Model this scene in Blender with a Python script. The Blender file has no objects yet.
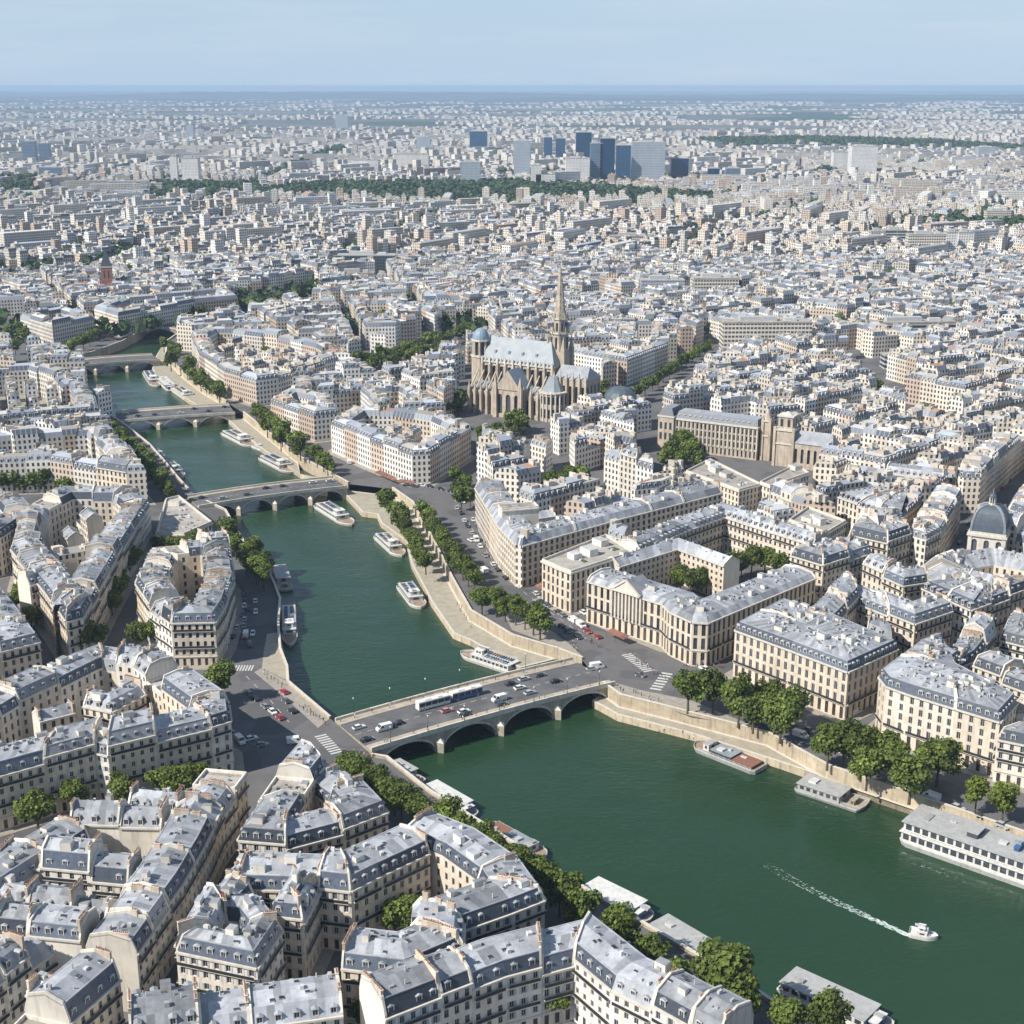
import bpy, bmesh, math, random
import numpy as np
from mathutils import Vector, Matrix, geometry
R = random.Random(7)
NR = np.random.default_rng(7)
scene = bpy.context.scene
COL = scene.collection
rad = math.radians

# ------------------------------------------------------------------ camera, sky, sun, exposure
CAM_H, FPX, HOR = 200.0, 1407.0, 86.0
PITCH = math.atan((512 - HOR) / FPX)
cam_d = bpy.data.cameras.new("camera")
cam = bpy.data.objects.new("camera", cam_d)
COL.objects.link(cam)
cam.location = (0, 0, CAM_H)
cam.rotation_euler = (math.pi / 2 - PITCH, 0, 0)
cam_d.sensor_width = 36
cam_d.lens = 36 * FPX / 1024
cam_d.clip_start = 1
cam_d.clip_end = 120000
scene.camera = cam

SUN_EL = 42.0
SUN_DIR = Vector((-0.88, -0.475, 0)).normalized()          # horizontal direction towards the sun
world = bpy.data.worlds.new("World")
scene.world = world
world.use_nodes = True
wn = world.node_tree.nodes
wl = world.node_tree.links
bg = wn["Background"]
sky = wn.new("ShaderNodeTexSky")
sky.sky_type = 'NISHITA'
sky.sun_disc = False
sky.sun_elevation = rad(SUN_EL)
sky.sun_rotation = math.atan2(SUN_DIR.x, SUN_DIR.y)
sky.altitude = 50
sky.air_density = 1.0
sky.dust_density = 0.4
sky.ozone_density = 1.6
mixn = wn.new("ShaderNodeMix"); mixn.data_type = 'RGBA'; mixn.blend_type = 'MIX'
tcw = wn.new("ShaderNodeTexCoord"); sep = wn.new("ShaderNodeSeparateXYZ"); wl.new(tcw.outputs["Generated"], sep.inputs[0])
mr = wn.new("ShaderNodeMapRange"); wl.new(sep.outputs[2], mr.inputs[0])          # haze thickest near the horizon
mr.inputs[1].default_value = 0.0; mr.inputs[2].default_value = 0.30; mr.inputs[3].default_value = 0.88; mr.inputs[4].default_value = 0.25
wl.new(mr.outputs[0], mixn.inputs[0])
cm = wn.new("ShaderNodeMapping"); cm.inputs["Scale"].default_value = (2.2, 2.2, 26.0); wl.new(tcw.outputs["Generated"], cm.inputs[0])
cn_ = wn.new("ShaderNodeTexNoise"); cn_.inputs["Scale"].default_value = 2.4; cn_.inputs["Detail"].default_value = 6; cn_.inputs["Roughness"].default_value = 0.6
wl.new(cm.outputs[0], cn_.inputs["Vector"])
cr = wn.new("ShaderNodeMapRange"); wl.new(cn_.outputs[0], cr.inputs[0]); cr.inputs[1].default_value = 0.46; cr.inputs[2].default_value = 0.78; cr.inputs[4].default_value = 0.32
cir = wn.new("ShaderNodeMix"); cir.data_type = 'RGBA'
cir.inputs[6].default_value = (4.5, 6.1, 8.1, 1)       # pale blue haze
cir.inputs[7].default_value = (6.9, 7.7, 8.9, 1)       # faint high cirrus
wl.new(cr.outputs[0], cir.inputs[0]); wl.new(cir.outputs[2], mixn.inputs[7])
wl.new(sky.outputs[0], mixn.inputs[6])
wl.new(mixn.outputs[2], bg.inputs[0])
bg.inputs[1].default_value = 0.080
sun_d = bpy.data.lights.new("sun", 'SUN')
sun_d.energy = 5.0
sun_d.angle = rad(0.5)
sun_d.color = (1.0, 0.945, 0.855)
sun = bpy.data.objects.new("sun", sun_d)
COL.objects.link(sun)
sdir = Vector((SUN_DIR.x * math.cos(rad(SUN_EL)), SUN_DIR.y * math.cos(rad(SUN_EL)), math.sin(rad(SUN_EL))))
sun.rotation_euler = sdir.to_track_quat('Z', 'Y').to_euler()
sun.location = sdir * 3000
scene.view_settings.view_transform = 'Standard'
scene.view_settings.look = 'None'
scene.view_settings.gamma = 1
scene.view_settings.exposure = 0.40
scene.render.engine = 'CYCLES'
scene.cycles.use_denoising = True
scene.cycles.max_bounces = 6
scene.cycles.diffuse_bounces = 3
scene.cycles.glossy_bounces = 2
scene.cycles.transmission_bounces = 2
scene.cycles.volume_bounces = 0
HAZE_DENSITY = 5.6e-5

# ------------------------------------------------------------------ pixel -> ground survey (only used to read positions off the photograph)
CP, SP = math.cos(PITCH), math.sin(PITCH)
def g(px, py, z=0.0):
    u = (px - 512) / FPX
    v = (512 - py) / FPX
    dy = CP + v * SP
    dz = -SP + v * CP
    t = (z - CAM_H) / dz
    return (u * t, dy * t)
def gs(pts, z=0.0):
    return [g(p[0], p[1], z if len(p) < 3 else p[2]) for p in pts]
def proj(x, y, z):
    yy = y * CP - (z - CAM_H) * SP
    zz = y * SP + (z - CAM_H) * CP
    return 512 + FPX * x / yy, 512 - FPX * zz / yy

# ------------------------------------------------------------------ small 2D helpers
def lerp(a, b, t):
    return tuple(a[i] + (b[i] - a[i]) * t for i in range(len(a)))
def d2(a, b):
    return math.hypot(b[0] - a[0], b[1] - a[1])
def area(p):
    return 0.5 * sum(p[i][0] * p[(i + 1) % len(p)][1] - p[(i + 1) % len(p)][0] * p[i][1] for i in range(len(p)))
def inside(p, poly):
    c = False
    x, y = p[0], p[1]
    n = len(poly)
    j = n - 1
    for i in range(n):
        xi, yi = poly[i]
        xj, yj = poly[j]
        if (yi > y) != (yj > y) and x < (xj - xi) * (y - yi) / (yj - yi) + xi:
            c = not c
        j = i
    return c
def offset_line(pts, d, closed):
    """Polyline moved d to the LEFT of its travel direction, mitred."""
    n = len(pts)
    dirs = []
    for i in range(n if closed else n - 1):
        a, b = pts[i], pts[(i + 1) % n]
        l = d2(a, b) or 1e-6
        dirs.append(((b[0] - a[0]) / l, (b[1] - a[1]) / l))
    out = []
    for i in range(n):
        if closed:
            u, v = dirs[i - 1], dirs[i]
        else:
            u, v = dirs[max(i - 1, 0)], dirs[min(i, n - 2)]
        nu, nv = (-u[1], u[0]), (-v[1], v[0])
        mx, my = nu[0] + nv[0], nu[1] + nv[1]
        k = (mx * mx + my * my) / 2
        k = max(k, 0.5)
        out.append((pts[i][0] + mx * d / k, pts[i][1] + my * d / k))
    return out

# ------------------------------------------------------------------ mesh builder
class MB:
    def __init__(s):
        s.v, s.f, s.m, s.t = [], [], [], []
    def face(s, pts, mat=0, tint=0.5):
        k = len(s.v)
        s.v.extend(pts)
        s.f.append(tuple(range(k, k + len(pts))))
        s.m.append(mat)
        s.t.append(tint)
    def idx(s, ids, mat=0, tint=0.5):
        s.f.append(tuple(ids)); s.m.append(mat); s.t.append(tint)
    def hexa(s, b, t, mat=0, tint=0.5, bottom=False, top=True, topmat=None):
        """b, t: equal-length loops of 3D points, counter-clockwise seen from above."""
        k = len(s.v)
        n = len(b)
        s.v.extend(b); s.v.extend(t)
        for i in range(n):
            j = (i + 1) % n
            s.idx((k + i, k + j, k + n + j, k + n + i), mat, tint)
        if top:
            s.idx(range(k + n, k + 2 * n), mat if topmat is None else topmat, tint)
        if bottom:
            s.idx(reversed(range(k, k + n)), mat, tint)
    def prism(s, poly, z0, z1, mat=0, tint=0.5, bottom=False, topmat=None):
        s.hexa([(p[0], p[1], z0) for p in poly], [(p[0], p[1], z1) for p in poly], mat, tint, bottom, True, topmat)
    def box(s, c, d, lx, ly, z0, z1, mat=0, tint=0.5, bottom=False, topmat=None):
        """box centred at c (2D), local x along unit vector d."""
        n = (-d[1], d[0])
        P = [(c[0] + d[0] * a * lx / 2 + n[0] * b * ly / 2, c[1] + d[1] * a * lx / 2 + n[1] * b * ly / 2) for a, b in ((-1, -1), (1, -1), (1, 1), (-1, 1))]
        s.prism(P, z0, z1, mat, tint, bottom, topmat)
    def tube(s, c, r0, r1, z0, z1, n=8, mat=0, tint=0.5, cap=True):
        A = [2 * math.pi * i / n for i in range(n)]
        s.hexa([(c[0] + r0 * math.cos(a), c[1] + r0 * math.sin(a), z0) for a in A], [(c[0] + r1 * math.cos(a), c[1] + r1 * math.sin(a), z1) for a in A], mat, tint, False, cap)
    def bar(s, a, b, w, mat=0, tint=0.5):
        a, b = Vector(a), Vector(b)
        d = (b - a).normalized()
        up = Vector((0, 0, 1)) if abs(d.z) < .9 else Vector((1, 0, 0))
        x = d.cross(up).normalized() * w / 2
        y = d.cross(x).normalized() * w / 2
        A = [a - x - y, a + x - y, a + x + y, a - x + y]
        B = [p + (b - a) for p in A]
        k = len(s.v)
        s.v.extend([tuple(p) for p in A + B])
        for i in range(4):
            j = (i + 1) % 4
            s.idx((k + i, k + i + 4, k + j + 4, k + j), mat, tint)
        s.idx((k, k + 1, k + 2, k + 3), mat, tint); s.idx((k + 7, k + 6, k + 5, k + 4), mat, tint)
    def mesh(s, name, mats, org=(0, 0, 0), smooth=False):
        me = bpy.data.meshes.new(name)
        v = np.array(s.v, dtype=np.float64).reshape(-1, 3) - np.array(org)
        me.from_pydata(v.tolist(), [], s.f)
        for m in mats:
            me.materials.append(m)
        me.polygons.foreach_set("material_index", np.array(s.m, dtype=np.int32))
        at = me.attributes.new("tint", 'FLOAT', 'FACE')
        at.data.foreach_set("value", np.array(s.t, dtype=np.float32))
        if smooth:
            me.polygons.foreach_set("use_smooth", np.ones(len(s.f), dtype=bool))
        me.update()
        return me
    def build(s, name, mats, parent=None, org=None, smooth=False, loc=None):
        if not isinstance(mats, (list, tuple)):
            mats = [mats]
        if org is None:
            org = tuple(parent.location) if parent is not None else (0, 0, 0)
        me = s.mesh(name, mats, org, smooth)
        return link(name, me, parent, loc if loc is not None else ((0, 0, 0) if parent is not None else org))

def link(name, me, parent=None, loc=(0, 0, 0), rz=0.0, sc=None):
    o = bpy.data.objects.new(name, me)
    COL.objects.link(o)
    o.location = loc
    if rz:
        o.rotation_euler = (0, 0, rz)
    if sc:
        o.scale = sc
    if parent is not None:
        o.parent = parent
    return o
def tag(o, label, cat, group=None):
    o["label"] = label
    o["category"] = cat
    if group:
        o["group"] = group
    return o
def thing(name, label, cat, loc=(0, 0, 0), rz=0.0, group=None):
    o = bpy.data.objects.new(name, None)
    COL.objects.link(o)
    o.empty_display_size = 0.5
    o.location = loc
    o.rotation_euler = (0, 0, rz)
    return tag(o, label, cat, group)
def struct(o, kind='structure'):
    o["kind"] = kind
    return o
ORD = ("first second third fourth fifth sixth seventh eighth ninth tenth eleventh twelfth thirteenth fourteenth fifteenth sixteenth seventeenth "
       "eighteenth nineteenth twentieth").split()
TENS = ("", "", "twenty", "thirty", "forty", "fifty", "sixty", "seventy", "eighty", "ninety")
def nth(i):
    """0 -> first"""
    if i < 20:
        return ORD[i]
    n = i + 1
    if n % 10 == 0:
        return (TENS[n // 10][:-1] + "ieth") if n < 100 else "hundredth"
    return TENS[n // 10] + "-" + ORD[n % 10 - 1]

# ------------------------------------------------------------------ procedural materials
def nt(m):
    m.use_nodes = True
    return m.node_tree.nodes, m.node_tree.links
def mth(n, l, op, a, b=None, c=None):
    x = n.new("ShaderNodeMath")
    x.operation = op
    for i, q in enumerate((a, b, c)):
        if q is None:
            continue
        if isinstance(q, (int, float)):
            x.inputs[i].default_value = q
        else:
            l.new(q, x.inputs[i])
    return x.outputs[0]
def mixc(n, l, f, a, b, mode='MIX'):
    x = n.new("ShaderNodeMix")
    x.data_type = 'RGBA'
    x.blend_type = mode
    for i, q in ((0, f), (6, a), (7, b)):
        if isinstance(q, (int, float)):
            x.inputs[i].default_value = q
        elif isinstance(q, tuple):
            x.inputs[i].default_value = (*q[:3], 1)
        else:
            l.new(q, x.inputs[i])
    return x.outputs[2]
def M(name, c1, c2=None, scale=0.3, rough=0.8, tint=0.2, objvar=0.0, spec=0.3, metal=0.0, src=None, bump=0.0, stain=0.0, local=False, stretch=None, translucent=0.0):
    """base colour (or the object's / the face's own colour) broken up by noise and a per-face tint."""
    m = bpy.data.materials.new(name)
    n, l = nt(m)
    p = n["Principled BSDF"]
    p.inputs["Roughness"].default_value = rough
    p.inputs["Metallic"].default_value = metal
    p.inputs["Specular IOR Level"].default_value = spec
    if local:
        tc = n.new("ShaderNodeTexCoord")
        pos = tc.outputs["Object"]
    else:
        geo = n.new("ShaderNodeNewGeometry")
        pos = geo.outputs["Position"]
    if stretch:
        mp = n.new("ShaderNodeMapping")
        mp.inputs["Scale"].default_value = stretch
        l.new(pos, mp.inputs[0])
        pos = mp.outputs[0]
    ns = n.new("ShaderNodeTexNoise")
    ns.inputs["Scale"].default_value = scale
    ns.inputs["Detail"].default_value = 5
    ns.inputs["Roughness"].default_value = 0.65
    l.new(pos, ns.inputs["Vector"])
    if src == 'object':
        oi = n.new("ShaderNodeObjectInfo")
        base = oi.outputs["Color"]
        base = mixc(n, l, 1.0, base, (*[min(1, x) for x in c1],), 'MULTIPLY')
        dark = mixc(n, l, 1.0, base, (c2 or (0.8, 0.78, 0.75)), 'MULTIPLY')
        ramp = n.new("ShaderNodeMapRange"); l.new(ns.outputs[0], ramp.inputs[0])
        ramp.inputs[1].default_value = 0.35; ramp.inputs[2].default_value = 0.7
        col = mixc(n, l, ramp.outputs[0], base, dark)
    elif src == 'face':
        at = n.new("ShaderNodeAttribute"); at.attribute_name = "col"
        dark = mixc(n, l, 1.0, at.outputs["Color"], (c2 or (0.8, 0.78, 0.75)), 'MULTIPLY')
        ramp = n.new("ShaderNodeMapRange"); l.new(ns.outputs[0], ramp.inputs[0])
        ramp.inputs[1].default_value = 0.35; ramp.inputs[2].default_value = 0.7
        col = mixc(n, l, ramp.outputs[0], at.outputs["Color"], dark)
    else:
        ramp = n.new("ShaderNodeMapRange"); l.new(ns.outputs[0], ramp.inputs[0])
        ramp.inputs[1].default_value = 0.32; ramp.inputs[2].default_value = 0.68
        col = mixc(n, l, ramp.outputs[0], c1, c2 or tuple(x * 0.78 for x in c1))
    if stain:
        n2 = n.new("ShaderNodeTexNoise"); n2.inputs["Scale"].default_value = 0.9; n2.inputs["Detail"].default_value = 4
        mp2 = n.new("ShaderNodeMapping"); mp2.inputs["Scale"].default_value = (1, 1, 0.12)
        l.new(pos, mp2.inputs[0]); l.new(mp2.outputs[0], n2.inputs["Vector"])
        r2 = n.new("ShaderNodeMapRange"); l.new(n2.outputs[0], r2.inputs[0]); r2.inputs[1].default_value = 0.5; r2.inputs[2].default_value = 0.75
        col = mixc(n, l, mth(n, l, 'MULTIPLY', r2.outputs[0], stain), col, (0.12, 0.10, 0.085))
    val = None
    if tint:
        ta = n.new("ShaderNodeAttribute"); ta.attribute_name = "tint"
        val = mth(n, l, 'MULTIPLY_ADD', ta.outputs["Fac"], 2 * tint, 1 - tint)
    if objvar:
        oi2 = n.new("ShaderNodeObjectInfo")
        ov = mth(n, l, 'MULTIPLY_ADD', oi2.outputs["Random"], 2 * objvar, 1 - objvar)
        val = ov if val is None else mth(n, l, 'MULTIPLY', val, ov)
    if val is not None:
        cb = n.new("ShaderNodeVectorMath"); cb.operation = 'SCALE'
        l.new(col, cb.inputs[0]); l.new(val, cb.inputs[3])
        col = cb.outputs[0]
    l.new(col, p.inputs["Base Color"])
    if bump:
        bp = n.new("ShaderNodeBump"); bp.inputs["Strength"].default_value = bump; bp.inputs["Distance"].default_value = 0.3
        l.new(ns.outputs[0], bp.inputs["Height"]); l.new(bp.outputs[0], p.inputs["Normal"])
    if translucent:
        tr = n.new("ShaderNodeBsdfTranslucent"); l.new(col, tr.inputs[0])
        mx = n.new("ShaderNodeMixShader"); mx.inputs[0].default_value = translucent
        l.new(p.outputs[0], mx.inputs[1]); l.new(tr.outputs[0], mx.inputs[2])
        l.new(mx.outputs[0], n["Material Output"].inputs[0])
    return m

def window_mask(n, l, pitch=2.6, storey=3.1, z0=4.0, w=(0.27, 0.73), h=(0.22, 0.80)):
    geo = n.new("ShaderNodeNewGeometry")
    cr = n.new("ShaderNodeVectorMath"); cr.operation = 'CROSS_PRODUCT'
    l.new(geo.outputs["True Normal"], cr.inputs[0]); cr.inputs[1].default_value = (0, 0, 1)
    nm = n.new("ShaderNodeVectorMath"); nm.operation = 'NORMALIZE'; l.new(cr.outputs[0], nm.inputs[0])
    dt = n.new("ShaderNodeVectorMath"); dt.operation = 'DOT_PRODUCT'
    l.new(geo.outputs["Position"], dt.inputs[0]); l.new(nm.outputs[0], dt.inputs[1])
    sp = n.new("ShaderNodeSeparateXYZ"); l.new(geo.outputs["Position"], sp.inputs[0])
    sn = n.new("ShaderNodeSeparateXYZ"); l.new(geo.outputs["True Normal"], sn.inputs[0])
    def band(x, per, lo, hi, off=0.0):
        f = mth(n, l, 'FRACT', mth(n, l, 'DIVIDE', mth(n, l, 'ADD', x, off + 5000 * per), per))
        return mth(n, l, 'MULTIPLY', mth(n, l, 'GREATER_THAN', f, lo), mth(n, l, 'LESS_THAN', f, hi))
    a = band(dt.outputs["Value"], pitch, *w)
    b = band(sp.outputs[2], storey, h[0], h[1], -z0)
    up = mth(n, l, 'LESS_THAN', mth(n, l, 'ABSOLUTE', sn.outputs[2]), 0.55)
    return mth(n, l, 'MULTIPLY', mth(n, l, 'MULTIPLY', a, b), up)

def M_win(name, src_face=True, wall=(0.5, 0.46, 0.4), glass=(0.05, 0.055, 0.065), rough=0.75, **kw):
    m = M(name, wall, src='face' if src_face else None, scale=0.05, rough=rough, tint=0.12)
    n, l = nt(m)
    p = n["Principled BSDF"]
    col = p.inputs["Base Color"].links[0].from_socket
    k = window_mask(n, l, **kw)
    l.new(mixc(n, l, k, col, glass), p.inputs["Base Color"])
    l.new(mth(n, l, 'MULTIPLY_ADD', k, 0.2 - rough, rough), p.inputs["Roughness"])
    return m

mt = {}
mt['wall'] = M("facade_stone", (1, 1, 1), (0.80, 0.76, 0.70), scale=0.25, rough=0.85, tint=0.06, src='object', stain=0.35)
mt['trim'] = M("pale_stone_trim", (0.62, 0.575, 0.50), (0.50, 0.46, 0.40), scale=0.6, rough=0.8, tint=0.1, stain=0.2)
mt['party'] = M("rendered_party_wall", (0.74, 0.69, 0.61), (0.58, 0.53, 0.46), scale=0.12, rough=0.9, tint=0.22, objvar=0.12, stain=0.35)
mt['zinc'] = M("zinc_sheet", (0.355, 0.365, 0.39), (0.225, 0.24, 0.265), scale=0.22, rough=0.55, tint=0.30, objvar=0.26, spec=0.35, stain=0.35)
mt['slate'] = M("blue_slate", (0.080, 0.098, 0.130), (0.050, 0.062, 0.085), scale=0.8, rough=0.5, tint=0.3, objvar=0.4, spec=0.4)
mt['flatroof'] = M("gravel_flat_roof", (0.40, 0.37, 0.33), (0.25, 0.235, 0.22), scale=0.2, rough=0.95, tint=0.2, objvar=0.15, stain=0.4)
mt['glass'] = M("window_glass", (0.03, 0.036, 0.045), (0.06, 0.07, 0.085), scale=0.7, rough=0.12, tint=0.5, spec=0.5)
mt['shop'] = M("dark_shop_glass", (0.035, 0.033, 0.033), (0.09, 0.075, 0.06), scale=0.5, rough=0.25, tint=0.4, spec=0.5)
mt['frame'] = M("white_window_frame", (0.62, 0.60, 0.56), scale=1, rough=0.6, tint=0.1)
mt['shutter'] = M("painted_shutter", (0.55, 0.56, 0.55), (0.42, 0.43, 0.43), scale=2, rough=0.7, tint=0.1, objvar=0.3)
mt['iron'] = M("dark_iron", (0.035, 0.038, 0.045), scale=2, rough=0.5, tint=0.1)
mt['chim'] = M("chimney_render", (0.58, 0.50, 0.41), (0.42, 0.33, 0.26), scale=0.7, rough=0.9, tint=0.2, objvar=0.22, stain=0.4)
mt['pot'] = M("terracotta_pot", (0.34, 0.17, 0.11), (0.25, 0.13, 0.09), scale=3, rough=0.85, tint=0.2)
mt['white'] = M("white_paint", (0.74, 0.73, 0.70), (0.62, 0.61, 0.59), scale=0.8, rough=0.5, tint=0.12)
mt['clutter'] = M("roof_plant_metal", (0.50, 0.50, 0.49), (0.32, 0.32, 0.32), scale=0.9, rough=0.6, tint=0.35, objvar=0.1)
mt['asphalt'] = M("asphalt", (0.15, 0.146, 0.147), (0.085, 0.084, 0.088), scale=0.12, rough=0.9, tint=0, bump=0.0)
mt['pave'] = M("stone_pavement", (0.36, 0.325, 0.275), (0.25, 0.23, 0.20), scale=0.5, rough=0.9, tint=0.08)
mt['quay'] = M("quay_limestone", (0.52, 0.44, 0.32), (0.36, 0.30, 0.22), scale=0.35, rough=0.9, tint=0.15, stain=0.55)
mt['quaypave'] = M("quay_paving", (0.40, 0.36, 0.28), (0.29, 0.26, 0.205), scale=0.3, rough=0.9, tint=0.1)
mt['bridge'] = M("bridge_stone", (0.42, 0.375, 0.30), (0.27, 0.245, 0.20), scale=0.4, rough=0.9, tint=0.12, stain=0.5)
mt['bridgetop'] = M("bridge_pavement", (0.44, 0.38, 0.30), (0.33, 0.29, 0.235), scale=0.6, rough=0.9, tint=0.1)
mt['paint'] = M("road_paint", (0.62, 0.61, 0.58), (0.42, 0.42, 0.40), scale=1.5, rough=0.7, tint=0)
mt['oldstone'] = M("weathered_stone", (0.52, 0.44, 0.345), (0.34, 0.29, 0.235), scale=0.3, rough=0.9, tint=0.15, stain=0.55)
mt['palezinc'] = M("pale_lead_roof", (0.29, 0.325, 0.35), (0.215, 0.245, 0.27), scale=0.25, rough=0.5, tint=0.12, stain=0.15)
mt['blueroof'] = M("blue_lead_roof", (0.24, 0.31, 0.37), (0.18, 0.24, 0.30), scale=0.3, rough=0.45, tint=0.12)
mt['domeslate'] = M("dome_slate", (0.10, 0.125, 0.15), (0.07, 0.088, 0.11), scale=0.6, rough=0.45, tint=0.2)
mt['leaf'] = M("foliage", (0.165, 0.208, 0.042), (0.090, 0.130, 0.028), scale=0.22, rough=0.65, tint=0.55, objvar=0.25, translucent=0.3)
mt['leaf_light'] = M("light_foliage", (0.215, 0.255, 0.040), (0.135, 0.180, 0.031), scale=0.25, rough=0.65, tint=0.5, objvar=0.2, translucent=0.3)
mt['bark'] = M("bark", (0.12, 0.095, 0.07), scale=3, rough=0.95, tint=0.1)
mt['grass'] = M("lawn_grass", (0.085, 0.12, 0.03), (0.05, 0.08, 0.022), scale=0.4, rough=0.95, tint=0.1)
mt['boat'] = M("boat_white", (0.66, 0.65, 0.62), (0.52, 0.51, 0.49), scale=0.5, rough=0.4, tint=0.12, objvar=0.06, stain=0.25)
mt['boatgrey'] = M("boat_grey_roof", (0.42, 0.42, 0.41), (0.33, 0.33, 0.325), scale=0.4, rough=0.6, tint=0.15, stain=0.3)
mt['boatdark'] = M("boat_dark_hull", (0.05, 0.058, 0.075), (0.08, 0.08, 0.09), scale=0.5, rough=0.4, tint=0.1)
mt['deck'] = M("timber_deck", (0.34, 0.25, 0.17), (0.24, 0.18, 0.13), scale=1.2, rough=0.8, tint=0.25)
mt['reddeck'] = M("red_brown_deck", (0.27, 0.13, 0.09), (0.19, 0.10, 0.075), scale=1.0, rough=0.8, tint=0.2)
mt['bluep'] = M("blue_paint", (0.05, 0.14, 0.32), scale=1, rough=0.4, tint=0.1)
mt['awning'] = M("awning_canvas", (0.26, 0.125, 0.09), (0.20, 0.10, 0.075), scale=1, rough=0.9, tint=0.3)
mt['car'] = M("car_paint", (1, 1, 1), (0.9, 0.9, 0.9), scale=0.5, rough=0.25, tint=0, src='object', spec=0.6)
mt['tyre'] = M("tyre_rubber", (0.02, 0.02, 0.02), scale=2, rough=0.8, tint=0)
mt['cloth'] = M("clothing", (1, 1, 1), (0.8, 0.8, 0.8), scale=3, rough=0.9, tint=0, src='object')
mt['skin'] = M("skin", (0.45, 0.27, 0.19), scale=3, rough=0.6, tint=0)
mt['hair'] = M("hair", (0.03, 0.022, 0.016), scale=3, rough=0.7, tint=0)
mt['foam'] = M("white_foam", (0.62, 0.68, 0.66), (0.35, 0.45, 0.42), scale=1.0, rough=0.7, tint=0.3)
mt['city_wall'] = M_win("city_facade", True)
mt['city_roof'] = M("city_roof", (1, 1, 1), (0.78, 0.78, 0.80), src='face', scale=0.08, rough=0.6, tint=0.15)
mt['city_slate'] = M_win("city_mansard", True, glass=(0.24, 0.25, 0.27), pitch=2.7, storey=30.0, z0=0.0, w=(0.36, 0.60), h=(0.0, 1.0))
mt['canopy'] = M("tree_canopy", (0.060, 0.098, 0.034), (0.028, 0.054, 0.022), scale=0.05, rough=0.8, tint=0.5)
mt['timber'] = M("awning_cloth", (0.40, 0.16, 0.07), (0.30, 0.10, 0.05), scale=1, rough=0.9, tint=0.3)

# water: deep green river with wind ripples
def make_water():
    m = bpy.data.materials.new("river_water")
    n, l = nt(m)
    p = n["Principled BSDF"]
    p.inputs["Roughness"].default_value = 0.16
    p.inputs["IOR"].default_value = 1.33
    p.inputs["Specular IOR Level"].default_value = 0.5
    geo = n.new("ShaderNodeNewGeometry")
    def noise(scale, detail, sx=1, sy=1, rot=0):
        mp = n.new("ShaderNodeMapping"); mp.inputs["Scale"].default_value = (sx, sy, 1); mp.inputs["Rotation"].default_value = (0, 0, rot)
        l.new(geo.outputs["Position"], mp.inputs[0])
        t = n.new("ShaderNodeTexNoise"); t.inputs["Scale"].default_value = scale; t.inputs["Detail"].default_value = detail
        l.new(mp.outputs[0], t.inputs["Vector"])
        return t.outputs[0]
    big = noise(0.012, 3)
    col = mixc(n, l, big, (0.012, 0.037, 0.014), (0.024, 0.060, 0.033))
    mid = noise(0.06, 4, 1, 2.0, 0.4)
    col = mixc(n, l, mth(n, l, 'MULTIPLY', mid, 0.35), col, (0.014, 0.038, 0.011))
    l.new(col, p.inputs["Base Color"])
    wind = n.new("ShaderNodeMapRange"); l.new(noise(0.018, 4, 1, 2.6, 0.5), wind.inputs[0]); wind.inputs[1].default_value = 0.35; wind.inputs[2].default_value = 0.65; wind.inputs[3].default_value = 0.10; wind.inputs[4].default_value = 0.30
    l.new(wind.outputs[0], p.inputs["Roughness"])
    h = mth(n, l, 'ADD', mth(n, l, 'MULTIPLY', noise(0.35, 4, 1, 1.8, 0.3), mth(n, l, 'MULTIPLY', wind.outputs[0], 5.0)), mth(n, l, 'MULTIPLY', noise(0.09, 3, 1, 1.5, -0.4), 1.5))
    bp = n.new("ShaderNodeBump"); bp.inputs["Strength"].default_value = 0.55; bp.inputs["Distance"].default_value = 0.35
    l.new(h, bp.inputs["Height"]); l.new(bp.outputs[0], p.inputs["Normal"])
    return m
mt['water'] = make_water()

# ground sheet: asphalt in town, mixed pale / green further out
def make_ground():
    m = bpy.data.materials.new("town_ground")
    n, l = nt(m)
    p = n["Principled BSDF"]; p.inputs["Roughness"].default_value = 0.92; p.inputs["Specular IOR Level"].default_value = 0.2
    geo = n.new("ShaderNodeNewGeometry")
    def noise(scale, detail):
        t = n.new("ShaderNodeTexNoise"); t.inputs["Scale"].default_value = scale; t.inputs["Detail"].default_value = detail
        l.new(geo.outputs["Position"], t.inputs["Vector"]); return t.outputs[0]
    near = mixc(n, l, noise(0.15, 5), (0.165, 0.158, 0.158), (0.10, 0.098, 0.102))
    pat = n.new("ShaderNodeMapRange"); l.new(noise(0.045, 2), pat.inputs[0]); pat.inputs[1].default_value = 0.54; pat.inputs[2].default_value = 0.56; pat.inputs[4].default_value = 0.55
    near = mixc(n, l, pat.outputs[0], near, (0.085, 0.084, 0.088))
    rr = n.new("ShaderNodeMapRange"); l.new(noise(0.0007, 6), rr.inputs[0]); rr.inputs[1].default_value = 0.42; rr.inputs[2].default_value = 0.56
    far = mixc(n, l, rr.outputs[0], (0.035, 0.060, 0.035), (0.16, 0.16, 0.15))
    sp = n.new("ShaderNodeSeparateXYZ"); l.new(geo.outputs["Position"], sp.inputs[0])
    k = n.new("ShaderNodeMapRange"); l.new(sp.outputs[1], k.inputs[0]); k.inputs[1].default_value = 4000; k.inputs[2].default_value = 9000
    l.new(mixc(n, l, k.outputs[0], near, far), p.inputs["Base Color"])
    return m
mt['ground'] = make_ground()
mt['hill'] = M("wooded_hills", (0.030, 0.052, 0.034), (0.055, 0.070, 0.050), scale=0.0012, rough=0.95, tint=0)

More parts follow.
